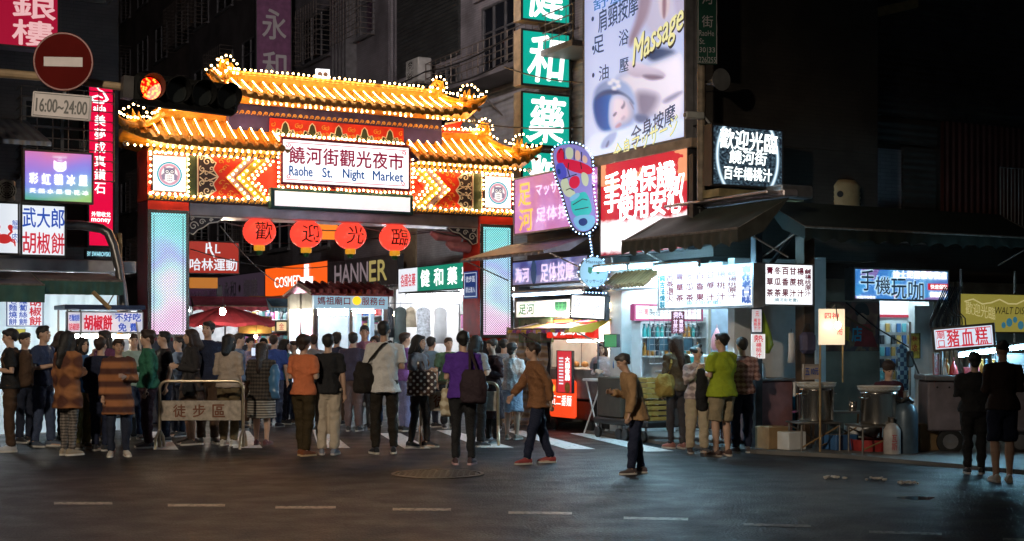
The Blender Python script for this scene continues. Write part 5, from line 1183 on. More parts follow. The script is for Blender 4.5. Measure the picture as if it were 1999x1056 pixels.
def bt(body, x0, x1, y0, y1, mat, tilt=True, y=-0.014, **k):
    a, b = BX(x0), BX(x1); xm = (x0+x1)/2; z1 = BZ(xm, y0); z0 = BZ(xm, y1)
    return letters(s.o, body, a, b, z0, z1, mat, y=y, **k)
bt("足", 1160, 1181, 70, 104, NVY, bold=0.02); bt("浴", 1210, 1229, 58, 88, NVY, bold=0.02); bt("油", 1171, 1190, 127, 156, NVY, bold=0.02); bt("壓", 1211, 1229, 114, 140, NVY, bold=0.02)
bt("肩頸按摩", 1170, 1248, 0, 46, NVY, bold=0.02, skew=0.1); bt("舒壓", 1160, 1225, -14, 10, SKYL, bold=0.03)
for (x, y) in ((1159, 37), (1160, 94), (1160, 147)): s.mb(MB().disc(BX(x), BZ(x, y), 0.04, -0.014, 12), "bullet_dot", NVY)
bt("Massage", 1238, 1337, 40, 112, emit("print_dark_shadow", srgb(60, 55, 60), 0.5), bold=0.05, shear=0.2, skew=0.34, y=-0.013); bt("Massage", 1237, 1336, 40, 108, CREAML, bold=0.025, shear=0.2, skew=0.34, y=-0.017)
bt("全身按摩", 1234, 1320, 225, 262, NVY, bold=0.03, skew=0.22); bt("全身マッサージ", 1200, 1325, 252, 292, emit("print_green_edge", srgb(110, 140, 90), 0.7), bold=0.045, skew=0.26, y=-0.015); bt("全身マッサージ", 1200, 1325, 252, 292, CREAML, bold=0.01, skew=0.26, y=-0.019)
s.mb(MB().bbox(-0.1, s.w+0.25, -0.1, 0.25, -0.14, -0.003, 0.01), "sill_beam", col("rusty_cream_beam", (0.38, 0.28, 0.2), 0.6, var=0.3))
# red LED screen
def _redscreen(n, l, p):
    tc = n.new("ShaderNodeTexCoord"); sp = n.new("ShaderNodeSeparateXYZ"); l.new(tc.outputs["Generated"], sp.inputs[0])
    nz = n.new("ShaderNodeTexNoise"); nz.inputs["Scale"].default_value = 9; nz.inputs["Detail"].default_value = 5; l.new(tc.outputs["Generated"], nz.inputs["Vector"])
    n2 = n.new("ShaderNodeTexNoise"); n2.inputs["Scale"].default_value = 3.4; n2.inputs["Detail"].default_value = 3; l.new(tc.outputs["Generated"], n2.inputs["Vector"])
    fl = math_(n, l, 'SUBTRACT', math_(n, l, 'ADD', 0.3, math_(n, l, 'MULTIPLY', nz.outputs["Fac"], 0.3)), math_(n, l, 'MULTIPLY', math_(n, l, 'ABSOLUTE', math_(n, l, 'SUBTRACT', sp.outputs[2], 0.19)), 1.6))
    flame = ramp(n, [(0.16, (0, 0, 0)), (0.26, (1, 1, 1))]); l.new(fl, flame.inputs[0])
    up = math_(n, l, 'MULTIPLY', math_(n, l, 'GREATER_THAN', n2.outputs["Fac"], 0.52), math_(n, l, 'GREATER_THAN', sp.outputs[2], 0.66))
    base = ramp(n, [(0.0, srgb(150, 14, 40)), (0.3, srgb(190, 18, 45)), (0.75, srgb(205, 22, 40)), (1, srgb(195, 25, 45))]); l.new(sp.outputs[2], base.inputs[0])
    m1 = n.new("ShaderNodeMix"); m1.data_type = 'RGBA'; l.new(math_(n, l, 'MULTIPLY', up, 0.75), m1.inputs["Factor"]); l.new(base.outputs[0], m1.inputs["A"]); m1.inputs["B"].default_value = (*srgb(240, 170, 120), 1)
    m2 = n.new("ShaderNodeMix"); m2.data_type = 'RGBA'; l.new(flame.outputs[0], m2.inputs["Factor"]); l.new(m1.outputs["Result"], m2.inputs["A"]); m2.inputs["B"].default_value = (1.5, 1.42, 1.45, 1)
    l.new(m2.outputs["Result"], p.inputs["Emission Color"]); p.inputs["Emission Strength"].default_value = 0.66; p.inputs["Base Color"].default_value = (0.02, 0.02, 0.02, 1)
s = Sign("led_screen", "red LED video wall with white characters 手機保證 使用安心 and white flame", "screen", (1172, 1345, 317, 503, yw0(1172, 0.12)), B, nodes_mat("red_screen_picture", _redscreen), FRAME_DARK, depth=0.2, fw=0.025)
HOT = emit("screen_white_letters", (1.0, 0.95, 0.96), 3.5)
s.t("手機保證", 0.06, 0.86, 0.62, 0.87, HOT, bold=0.035, skew=0.02); s.t("使用安心", 0.22, 0.95, 0.36, 0.62, HOT, bold=0.035); s.t("手", 0.06, 0.24, 0.46, 0.72, HOT, bold=0.03); s.t("咖", 0.74, 0.96, 0.52, 0.76, HOT, bold=0.0, shear=0.2)
# purple shop sign
def _purple(n, l, p):
    tc = n.new("ShaderNodeTexCoord"); nz = n.new("ShaderNodeTexNoise"); nz.inputs["Scale"].default_value = 1.7; nz.inputs["Detail"].default_value = 1; l.new(tc.outputs["Object"], nz.inputs["Vector"])
    r = ramp(n, [(0.3, srgb(165, 25, 130)), (0.5, srgb(160, 45, 165)), (0.7, srgb(190, 120, 205))]); l.new(nz.outputs["Fac"], r.inputs[0]); l.new(r.outputs[0], p.inputs["Emission Color"]); p.inputs["Emission Strength"].default_value = 0.55
s = Sign("shop_sign", "magenta purple sign with yellow 足河 and white 足体按摩 behind the foot sign", "sign", (1004, 1170, 349, 460, yw0(1004, 0.08)), B, nodes_mat("purple_face", _purple), FRAME_GREY, depth=0.22)
YEL = emit("yellow_lit_letters", srgb(235, 190, 70), 0.95); LIL = emit("lilac_lit_letters", srgb(240, 215, 245), 0.95)
s.t("足", 0.06, 0.22, 0.5, 0.88, YEL, bold=0.03); s.t("河", 0.07, 0.24, 0.06, 0.44, YEL, bold=0.03); s.t("マッサージ", 0.28, 0.72, 0.62, 0.82, LIL, bold=0.02); s.t("足体按摩", 0.28, 0.8, 0.18, 0.42, LIL, bold=0.01); s.t("Massage", 0.7, 0.98, 0.6, 0.86, LIL, bold=0.01)
# foot-shaped neon sign
Yf = 21.9; fx, fy = at(1120, Yf); fz = zat(367, Yf); k_ = Yf/F
o = thing("foot_sign", "foot-shaped sign with coloured reflex zones ringed by blue bulbs", "sign", (fx, fy, fz), A*0.5)
def fp(*pts): return [((x-1120)*k_, (367-y)*k_) for x, y in pts]
outl = sm(fp((1078,305),(1082,290),(1098,283),(1120,281),(1140,287),(1154,302),(1157,322),(1157,350),(1160,385),(1166,420),(1163,440),(1148,452),(1130,451),(1118,440),(1108,412),(1098,375),(1086,345)), 2)
MB().prism(outl, 0.0, 0.14).build("cabinet", FRAME_DARK, o)
MB().poly(outl, -0.004).build("face", emit("foot_lilac_face", srgb(130, 125, 195), 0.7), o)
zc = {"foot_red": srgb(190, 25, 60), "foot_blue": srgb(70, 75, 175), "foot_pale": srgb(175, 185, 160), "foot_teal": srgb(40, 170, 170), "foot_sky": srgb(110, 170, 205), "foot_flesh": srgb(200, 165, 150), "foot_navy": srgb(25, 50, 110)}
for nm, pts in (("foot_red", [(1086,300),(1096,290),(1100,305),(1098,318),(1088,318)]), ("foot_pale", [(1104,290),(1118,290),(1118,308),(1106,310)]), ("foot_flesh", [(1124,294),(1132,296),(1134,310),(1124,312)]), ("foot_flesh", [(1140,302),(1148,308),(1146,318),(1138,314)]),
        ("foot_red", [(1102,312),(1130,316),(1154,326),(1152,338),(1128,336),(1106,328)]), ("foot_blue", [(1084,324),(1100,320),(1106,346),(1090,350)]), ("foot_red", [(1114,348),(1128,344),(1132,358),(1122,368),(1112,362)]), ("foot_pale", [(1094,356),(1108,350),(1110,366),(1124,376),(1110,384),(1100,376)]), ("foot_pale", [(1136,336),(1150,342),(1148,362),(1138,358)]),
        ("foot_teal", [(1116,392),(1136,378),(1146,380),(1156,410),(1140,420),(1122,418)]), ("foot_sky", [(1112,386),(1128,376),(1132,382),(1116,394)]), ("foot_sky", [(1120,424),(1160,420),(1160,438),(1146,448),(1130,446)]), ("foot_navy", [(1130,428),(1144,424),(1150,434),(1140,442),(1130,438)]), ("foot_navy", [(1086,332),(1092,330),(1094,340),(1088,342)])):
    cx_ = sum(q[0] for q in pts)/len(pts); cy_ = sum(q[1] for q in pts)/len(pts); pts = [(cx_+(q[0]-cx_)*1.22, cy_+(q[1]-cy_)*1.22) for q in pts] if nm != "foot_navy" else pts
    MB().poly(sm(fp(*pts), 2), -0.009-0.0002*len(o.children) if nm != "foot_navy" else -0.013).build("reflex_zone", emit(nm, zc[nm], 0.75), o)
m = MB()
for q in ([(1090,300),(1093,292),(1098,294)], [(1098,350),(1112,345),(1126,340)], [(1104,372),(1112,368),(1120,372)], [(1118,400),(1138,388),(1148,390)], [(1122,410),(1150,404)], [(1110,318),(1108,332),(1112,346)], [(1134,316),(1136,330)], [(1100,290),(1101,312)], [(1121,290),(1121,312)], [(1136,296),(1136,314)]): m.ribbon(fp(*q), 0.014, -0.016)
m.build("zone_line", NAVY, o)
BLUEBULB = emit("blue_white_led", (0.3, 0.55, 1.0), 5.0)
big = fp((1074,305),(1079,288),(1097,279),(1121,277),(1143,284),(1158,300),(1161,322),(1161,350),(1164,385),(1170,420),(1167,443),(1149,457),(1128,456),(1114,442),(1104,412),(1094,376),(1082,346)); big = sm(big, 1)
L = []; acc = 0
for a, b in zip(big, big[1:]+big[:1]):
    d = math.hypot(b[0]-a[0], b[1]-a[1]); s_ = 0.062-acc
    while s_ <= d: L.append((a[0]+(b[0]-a[0])*s_/d, a[1]+(b[1]-a[1])*s_/d)); s_ += 0.062
    acc = (acc+d) % 0.062
bb = MB().ell((0, 0, 0), (0.012, 0.012, 0.012), 6, 4).mesh("bulb", BLUEBULB, True)
for x, z in L: q = link("bulb", bb, o); q.location = (x, 0.0, z)
MB().tube([(0.1, 0.2, 0.1), (0.9, 0.9, 0.1)], 0.03, 6).build("bracket", RUST, o)
# round massage sign on a chain
rx, ry = at(1160, Yf); rz = zat(531, Yf); rr = 30*k_
o = thing("round_sign", "round pale sign with Massage and マッサージ hanging below the foot sign", "sign", (rx, ry, rz), A*0.5)
MB().lathe([(rr, 0), (rr, 0.1)], 32, (0, 0, 0), 'y').build("drum", FRAME_GREY, o); MB().disc(0, 0, rr*0.95, -0.003, 32).build("face", emit("pale_cyan_face", srgb(150, 190, 215), 0.7), o)
letters(o, "Massage", -rr*0.55, rr*0.55, rr*0.5, rr*0.76, BLACK_INK, y=-0.01, bold=0.02); letters(o, "マッサージ", -rr*0.6, rr*0.6, -rr*0.72, -rr*0.48, BLACK_INK, y=-0.01, bold=0.02)
m = MB()
for sg in (-1, 1): m.poly([(sg*rr*0.12, rr*0.3), (sg*rr*0.4, rr*0.32), (sg*rr*0.42, rr*0.02), (sg*rr*0.28, -rr*0.15), (sg*rr*0.16, -rr*0.05)], -0.008)
m.build("footprint", emit("green_print", srgb(40, 110, 80), 0.6), o)
m = MB(); m.tube([(0, 0.05, rr), (-0.02, 0.05, rr+0.2), (-0.06, 0.05, (531-455)*k_)], 0.01, 5); m.build("chain", WIRE, o)
for j in range(8): q = link("bulb", bb, o); q.location = (-0.06*j/8-0.02, 0.03, rr+0.03+j*0.05)
for j in range(14): a = 2*PI*j/14; q = link("bulb", bb, o); q.location = (rr*1.05*math.cos(a), 0.0, rr*1.05*math.sin(a))
# ---- massage parlour front
pm = wpt(C0, 7.15, 0.0)
o = awning("low grey metal awning jutting in front of the right gate pillar", wpt(C0, 7.2, 0.0), 3.0, 0.95, zat(478, 25.2), zat(505, 24.5), 0.05, B, col("blue_grey_metal_sheet", (0.12, 0.13, 0.17), 0.5, 0.3), col("blue_grey_metal_edge", (0.2, 0.2, 0.25), 0.5, 0.3), 0.0, 0.0)
def _bluef(n, l, p):
    tc = n.new("ShaderNodeTexCoord"); nz = n.new("ShaderNodeTexVoronoi"); nz.inputs["Scale"].default_value = 3.2; l.new(tc.outputs["Object"], nz.inputs["Vector"])
    r = ramp(n, [(0.1, srgb(190, 200, 225)), (0.3, srgb(90, 110, 190)), (0.6, srgb(35, 50, 140))]); l.new(nz.outputs["Distance"], r.inputs[0]); l.new(r.outputs[0], p.inputs["Emission Color"]); p.inputs["Emission Strength"].default_value = 0.42
s = Sign("shop_sign", "blue fascia sign with pale 海河足体按摩 above the blue strip light", "sign", (1000, 1150, 510, 560, yw0(1000, 0.1)), B, nodes_mat("blue_fascia_face", _bluef), FRAME_DARK, depth=0.2)
s.t("海河", 0.05, 0.24, 0.15, 0.7, LIL, bold=0.02); s.t("足体按摩", 0.4, 0.82, 0.1, 0.8, LIL, bold=0.02); s.mb(MB().disc(s.w*0.31, s.h*0.5, 0.1, -0.012, 18, 0.22), "foot_emblem", NVY)
BLUE_TUBE = emit("blue_white_strip", (0.5, 0.72, 1.0), 10.0)
batten("long blue-white LED strip under the blue fascia sign", wz(1000, 577, 0.2), wz(1140, 570, 0.2), BLUE_TUBE)
def _cream(n, l, p):
    tc = n.new("ShaderNodeTexCoord"); nz = n.new("ShaderNodeTexNoise"); nz.inputs["Scale"].default_value = 4; l.new(tc.outputs["Object"], nz.inputs["Vector"])
    r = ramp(n, [(0.35, srgb(160, 190, 150)), (0.5, srgb(250, 238, 225)), (0.7, srgb(240, 205, 215))]); l.new(nz.outputs["Fac"], r.inputs[0]); l.new(r.outputs[0], p.inputs["Emission Color"]); p.inputs["Emission Strength"].default_value = 0.65
s = Sign("shop_banner", "bright cream lit banner with green 足 characters and サ under the blue strip", "banner", (1008, 1135, 588, 621, yw0(1008, 0.15)), B, nodes_mat("cream_banner_face", _cream), FRAME_GREY, depth=0.1, fw=0.015)
GRNL = emit("green_lit_letters", srgb(70, 140, 90), 0.7)
s.t("足河", 0.05, 0.3, 0.2, 0.8, GRNL, bold=0.03); s.mb(MB().poly([(s.w*0.62, s.h*0.85), (s.w*0.8, s.h*0.85), (s.w*0.8, s.h*0.4), (s.w*0.71, s.h*0.1), (s.w*0.62, s.h*0.4)], -0.008), "shield", emit("shield_green", srgb(35, 85, 65), 0.7)); s.t("サ", 0.65, 0.77, 0.35, 0.8, GRNL, y=-0.014, bold=0.02)
s = Sign("light_box", "tilted square white light box with faint foot outline, edged by blue bulbs", "light box", (1113, 1183, 573, 622, 22.6), B*0.75, emit("overbright_white_face", (1, 1, 1), 1.6), FRAME_DARK, depth=0.1, roll=R(3))
m = MB(); m.ribbon(sm([(s.w*0.1, s.h*0.3), (s.w*0.15, s.h*0.75), (s.w*0.3, s.h*0.85), (s.w*0.25, s.h*0.5)], 2), 0.016, -0.01, 0.004, True); m.ribbon(sm([(s.w*0.6, s.h*0.2), (s.w*0.7, s.h*0.5), (s.w*0.92, s.h*0.6), (s.w*0.9, s.h*0.2)], 2), 0.016, -0.01, 0.004, True); s.mb(m, "foot_outline", GREYB)
for j in range(12): q = link("bulb", bb, s.o); q.location = (s.w*j/11, -0.02, s.h+0.03)
bare_bulb(1192, 596, 22.4, "warm glowing bulb hanging right of the tilted white light box", 0.06, emit("warm_stall_bulb", (1.0, 0.72, 0.35), 40))
# tarpaulin enclosure
def _tarp(n, l, p):
    tc = n.new("ShaderNodeTexCoord"); sp = n.new("ShaderNodeSeparateXYZ"); l.new(tc.outputs["Object"], sp.inputs[0])
    nz = n.new("ShaderNodeTexNoise"); nz.inputs["Scale"].default_value = 5; nz.inputs["Detail"].default_value = 6; l.new(tc.outputs["Object"], nz.inputs["Vector"])
    sgn = math_(n, l, 'SINE', math_(n, l, 'ADD', math_(n, l, 'MULTIPLY', sp.outputs[2], 48), math_(n, l, 'MULTIPLY', nz.outputs["Fac"], 3)))
    r = ramp(n, [(0.2, (0.15, 0.1, 0.06)), (0.5, (0.3, 0.22, 0.14)), (0.8, (0.26, 0.27, 0.3))]); l.new(math_(n, l, 'ADD', math_(n, l, 'MULTIPLY', sgn, 0.3), nz.outputs["Fac"]), r.inputs[0])
    l.new(r.outputs[0], p.inputs["Base Color"]); p.inputs["Roughness"].default_value = 0.35
    bp = n.new("ShaderNodeBump"); bp.inputs["Strength"].default_value = 0.8; bp.inputs["Distance"].default_value = 0.04; l.new(nz.outputs["Fac"], bp.inputs["Height"]); l.new(bp.outputs[0], p.inputs["Normal"])
q0 = wpt(C0, 6.95, 0.1); m = MB(); vs = []; fs = []; n = 40; wT = 1.45
for i in range(n+1):
    for j in range(13):
        u = i/n; v = j/12; vs.append((wT*u, -0.05-0.12*v**3+0.03*math.sin(i*0.8+j*0.5)+0.025*math.sin(i*0.33-j*1.3), 1.72*(1-v)+0.03-0.07*math.sin(PI*u)*(1-v)))
for i in range(n):
    for j in range(12): fs.append((i*13+j, (i+1)*13+j, (i+1)*13+j+1, i*13+j+1))
o = m.add(vs, fs).build("tarpaulin", nodes_mat("striped_tarp", _tarp), smooth=True); o.location = (*q0, 0); o.rotation_euler = (0, 0, B); tag(o, "crumpled brown and grey striped tarpaulin sheet closing the stall front", "tarpaulin")
s = Sign("fabric_banner", "dark green and violet banner above the striped tarpaulin", "banner", (1015, 1079, 622, 668, yw0(1015, 0.18)), B, col("violet_green_print", (0.14, 0.16, 0.1), 0.6, var=0.6, scale=4), col("rim_green", (0.05, 0.15, 0.06), 0.5), depth=0.03, fw=0.015)
s.t("足体按摩", 0.45, 0.92, 0.4, 0.75, LIL, bold=0.01); m = MB(); m.disc(s.w*0.2, s.h*0.45, 0.09, -0.008, 16, 0.15); s.mb(m, "dark_figure", BLACK_INK)
s = Sign("fabric_banner", "orange flame patterned banner strip beside the green and violet banner", "banner", (1081, 1120, 622, 663, yw0(1081, 0.2)), B, col("orange_flame_print", (0.55, 0.2, 0.03), 0.6, var=0.6, scale=6), depth=0.03, fw=0.008)
# snack stall
q1 = wpt(C0, 5.4, 0.15); o = thing("food_stall", "snack stall with red sign, glass case and orange lit front panel", "stall", (*q1, 0), B)
sw = 1.55; MB().bbox(0, sw, 0, 0.7, 0.55, 1.05, 0.02).build("counter", WFRAME, o)
m = MB()
for x in (0.02, sw-0.02):
    for y in (0.02, 0.68): m.tube([(x, y, 0.1), (x, y, 2.15)], 0.018, 6)
m.build("post", WFRAME, o)
REDF = emit("red_lit_face", srgb(225, 40, 25), 0.85); ORNF = emit("orange_red_face", srgb(235, 70, 30), 0.95)
MB().bbox(0, sw, -0.06, 0.02, 1.55, 1.82, 0.01).build("sign_board", REDF, o); letters(o, "第二大腸", 0.48, sw*0.82, 1.6, 1.77, W_INK, y=-0.066, bold=0.04); m = MB(); m.disc(0.3, 1.68, 0.1, -0.064, 18); m.build("round_emblem", WHITE_SOFT, o)
MB().poly([(0.03, 1.06), (sw-0.03, 1.06), (sw-0.03, 1.55), (0.03, 1.55)], 0.0).build("glass_front", BGL, o)
m = MB()
for i in range(10): m.ell((0.15+i*0.14, 0.3+0.08*(i % 2), 1.11), (0.06, 0.06, 0.05), 8, 5)
m.build("food", col("fried_snack", (0.45, 0.22, 0.06), 0.5, var=0.4), o)
MB().bbox(0.12, 0.95, -0.08, -0.01, 0.22, 0.85, 0.05).build("front_panel", ORNF, o); letters(o, "五二番麵", 0.2, 0.88, 0.42, 0.6, W_INK, y=-0.086, bold=0.0, shear=0.15); letters(o, "大腸包", 0.38, 0.7, 0.66, 0.76, W_INK, y=-0.086, bold=0.02); m = MB(); m.disc(0.28, 0.71, 0.06, -0.085, 14); m.build("panel_emblem", YEL, o)
MB().box(0.1, sw-0.1, 0.1, 0.6, 0.2, 0.5).build("under_box", BLK, o)
for x in (0.2, sw-0.2): MB().lathe([(0.08, -0.03), (0.1, -0.02), (0.1, 0.02), (0.08, 0.03)], 16, (x, -0.02, 0.1), 'y').build("wheel", BLK, o)
MB().tube([(0.15, 0.3, 1.5), (sw-0.15, 0.3, 1.5)], 0.02, 6).build("tube_lamp", WARM_TUBE, o); MB().box(0.05, sw-0.05, 0.66, 0.7, 1.05, 2.0).build("back_panel", CEILW, o); MB().box(0.0, 0.04, 0.04, 0.655, 1.06, 2.0).build("side_panel", CEILW, o); MB().tube([(0.1, -0.12, 1.95), (sw-0.1, -0.12, 1.95)], 0.02, 6).build("tube_lamp", WARM_TUBE, o)
STRP = nodes_mat("striped_canopy", lambda n, l, p: None)
def _strp(n, l, p):
    tc = n.new("ShaderNodeTexCoord"); sp = n.new("ShaderNodeSeparateXYZ"); l.new(tc.outputs["Object"], sp.inputs[0])
    r = ramp(n, [(0, (0.55, 0.35, 0.03)), (0.35, (0.22, 0.05, 0.25)), (0.65, (0.5, 0.1, 0.15)), (0.85, (0.35, 0.2, 0.4))], 'CONSTANT'); l.new(math_(n, l, 'FRACT', math_(n, l, 'MULTIPLY', sp.outputs[0], 2.1)), r.inputs[0]); l.new(r.outputs[0], p.inputs["Base Color"])
awning("small gaudy striped canopy over the snack stall", wpt(C0, 5.75, -0.1), 2.0, 0.85, zat(622, 23.2), zat(642, 22.6), 0.08, B, nodes_mat("gaudy_stripe", _strp), nodes_mat("gaudy_stripe", _strp), 0.03)
s = Sign("menu_board", "narrow red vertical price board on the snack stall's left post", "sign", (1088, 1118, 684, 766, yw0(1088, 0.3)), B, emit("pinkish_red_face", srgb(210, 50, 60), 0.75), depth=0.04, fw=0.01)
m = MB()
for i in range(9): z = s.h*(0.2+0.075*i); m.box(s.w*0.15, s.w*0.42, -0.008, -0.004, z, z+0.025)
s.mb(m, "price_row", WHITE_SOFT); s.t("大腸香腸", 0.55, 0.85, 0.3, 0.85, W_INK, vert=True, bold=0.03); s.mb(MB().disc(s.w*0.7, s.h*0.13, s.w*0.18, -0.008, 14), "food_photo", col("food_photo_tone", (0.4, 0.2, 0.05), 0.5))
s = Sign("round_light", "round green patterned lit disc sign at the snack stall's right", "sign", (1180, 1206, 652, 678, yw0(1180, 0.25)), B, GRNL, FRAME_DARK, depth=0.05, fw=0.01)
# trestle beside the white wall
o = thing("trestle_stand", "white folding trestle frame leaning by the bright stall's white wall", "trestle", (*wpt(C0, 3.95, 0.35), 0), B)
m = MB(); m.tube([(0, 0, 0), (0.45, 0.05, 0.85)], 0.014, 6); m.tube([(0.45, 0, 0), (0.0, 0.05, 0.85)], 0.014, 6); m.tube([(0, 0.4, 0), (0.45, 0.35, 0.85)], 0.014, 6); m.tube([(0.45, 0.4, 0), (0, 0.35, 0.85)], 0.014, 6); m.build("frame", SHELF, o); MB().bbox(-0.05, 0.5, 0, 0.4, 0.86, 0.9, 0.01).build("top", SHELF, o)

# ================================================================ JUICE STAND at the corner
s = Sign("menu_sign", "long white lit juice menu sign facing the market street, blue 實在老口味", "sign", (1285, 1473, 527, 606, yw0(1285, 0.25)), B, WHITE_FACE, FRAME_GREY, depth=0.2, fw=0.035)
JR = emit("menu_maroon_letters", srgb(105, 15, 45), 0.6); JT = emit("menu_teal_letters", srgb(30, 110, 125), 0.7); JB = emit("menu_blue_letters", srgb(25, 70, 150), 0.75)
def menu_cols(s, x0, x1, zt, zb, cols, cw):
    n = len(cols)
    for i, (txt) in enumerate(cols):
        cx = x0+(x1-x0)*i/(n-1); k = len(txt); step = (zt-zb)/(k-1) if k > 1 else 0
        for j, ch in enumerate(txt):
            z = zt-step*j; hh = min(0.085, step*0.46) if k > 3 else 0.085
            s.t(ch, cx-cw, cx+cw, z-hh, z+hh, JR, bold=0.07)
menu_cols(s, 0.14, 0.79, 0.80, 0.28, ["苦茶退火", "青草茶", "冬瓜茶", "百香果", "甘蔗汁", "楊桃汁"] + ["鹹楊桃原汁"], 0.044)
s.t("實在老口味", 0.885, 0.975, 0.1, 0.95, JB, vert=True, bold=0.12); s.t("純古法煉製", 0.025, 0.085, 0.06, 0.86, JT, vert=True, bold=0.09); s.t("(饒河街老攤)", 0.3, 0.68, 0.08, 0.2, JT, bold=0.02)
s = Sign("menu_sign", "shorter white lit juice menu sign facing the road, joined at the corner post", "sign", (1476, 1588, 512, 596, 18.95), A, WHITE_FACE, FRAME_GREY, depth=0.2, fw=0.02)
menu_cols(s, 0.1, 0.9, 0.82, 0.3, ["苦茶退火", "青草茶", "冬瓜茶", "百香果", "甘蔗汁", "楊桃汁", "鹹楊桃原汁"], 0.055); s.t("(饒河街老攤)", 0.3, 0.72, 0.08, 0.18, JT, bold=0.02)
STEELP = col("dark_painted_steel", (0.05, 0.055, 0.065), 0.45, 0.4, var=0.3)
MB_ = MB(); MB_.bbox(-0.06, 0.06, -0.06, 0.06, 0, 3.15, 0.01); o = MB_.build("stand_post", STEELP); o.location = (C0[0]+0.02, C0[1]+0.05, 0); o.rotation_euler = (0, 0, A); tag(o, "dark steel corner post carrying the two juice menu signs", "post")
px2 = at(1572, 19.7); o = MB().bbox(-0.1, 0.1, -0.1, 0.1, 0, 3.0, 0.01).build("stand_post", col("brown_wood_post", (0.07, 0.045, 0.03), 0.6, var=0.4)); o.location = (*px2, 0); o.rotation_euler = (0, 0, A); tag(o, "brown square post below the right end of the juice menu", "post")
awning("faded green scalloped awning in front of the red screen", wpt(C0, 2.05, 0.0), 2.75, 0.85, 3.42, 2.98, 0.24, B, col("faded_olive_canvas", (0.035, 0.045, 0.038), 0.8, var=0.35, scale=3, bump=0.2, bscale=6), col("faded_olive_valance", (0.04, 0.04, 0.033), 0.8, var=0.35), 0.07)
pa = wpt(C0, -0.0, 0.0)
awning("dark green awning over the pavement right of the juice stand", (pa[0]+GX*0.1, pa[1]+GY*0.1), 4.6, 0.9, 3.45, 3.02, 0.2, A, col("black_green_canvas", (0.008, 0.014, 0.011), 0.8, var=0.3), col("black_green_valance", (0.008, 0.014, 0.011), 0.8), 0.06)
m = MB(); m.bbox(0, 2.6, -0.1, 0.15, 0, 0.1, 0.02); m.bbox(0.1, 2.5, -0.3, -0.1, 0.04, 0.08, 0.01); o = m.build("metal_flashing", col("bright_flashing", (0.45, 0.4, 0.42), 0.35, 0.6)); o.location = (*wpt(C0, 1.95, -0.05), 3.44); o.rotation_euler = (0, 0, B); tag(o, "pale metal flashing along the top of the scalloped awning", "flashing")
o = MB().tube([(0, 0, 0), (0.75, 0.1, 0.75)], 0.03, 6).build("diagonal_brace", STEELP); o.location = (C0[0]+0.05, C0[1], 2.35); o.rotation_euler = (0, 0, A); tag(o, "diagonal steel brace rising right from the corner post", "brace")
# interior of the stand
o = thing("stall_counter", "long juice stand counter behind the customers at the corner", "counter", (*wpt(C0, 0.95, -0.1), 0), B)
MB().bbox(0, 0.9, 0, 0.6, 0.1, 0.95, 0.02).build("body", col("dull_pink_panel", (0.2, 0.1, 0.11), 0.5), o); MB().bbox(-0.03, 0.93, -0.03, 0.63, 0.955, 0.99, 0.008).build("worktop", WFRAME, o)
wl0 = at(1388, 21.4)
BEIGE = col("dirty_beige_sheet", (0.22, 0.19, 0.15), 0.6, var=0.35, scale=2.2, bump=0.15, bscale=5)
o = thing("stand_back_wall", "dirty beige sheet wall at the back of the juice stand", "wall", (*wl0, 0), A)
MB().box(0, 1.62, 0, 0.06, 0, 2.9).build("sheet", BEIGE, o); MB().box(0, 0.45, -0.02, -0.003, 0.0, 2.8).build("column_panel", col("blue_grey_column", (0.16, 0.2, 0.25), 0.5), o); MB().bbox(0.46, 1.6, -0.05, -0.003, 1.95, 2.0, 0.01).build("rail", WFRAME, o)
def small_sign(label, px, rows, face, ink, rot=A, cat="sign", name="price_tag", **k):
    s = Sign(name, label, cat, px, rot, face, face, depth=0.02, fw=0.005, **k)
    for (txt, a, b, c, d, v) in rows: s.t(txt, a, b, c, d, ink, vert=v, bold=0.03)
    return s
WHP = col("white_card", (0.7, 0.68, 0.66), 0.6, var=0.1); MARP = emit("maroon_lit_card", srgb(95, 15, 45), 0.4)
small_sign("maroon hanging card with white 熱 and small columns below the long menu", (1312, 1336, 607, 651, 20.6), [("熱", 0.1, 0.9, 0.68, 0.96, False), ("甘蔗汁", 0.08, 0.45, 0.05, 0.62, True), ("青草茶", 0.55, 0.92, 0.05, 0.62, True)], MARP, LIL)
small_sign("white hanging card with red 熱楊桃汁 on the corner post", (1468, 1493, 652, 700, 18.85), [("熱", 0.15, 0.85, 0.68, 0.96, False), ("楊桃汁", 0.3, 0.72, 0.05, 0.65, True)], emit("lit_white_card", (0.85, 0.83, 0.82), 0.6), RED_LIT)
small_sign("small white card with faint red writing just under the menu corner", (1470, 1486, 604, 648, 18.88), [("甘蔗汁", 0.55, 0.9, 0.1, 0.6, True), ("楊桃汁", 0.1, 0.45, 0.1, 0.6, True), ("元", 0.3, 0.7, 0.7, 0.92, False)], emit("dim_white_card", (0.8, 0.77, 0.8), 0.42), RED_LIT)
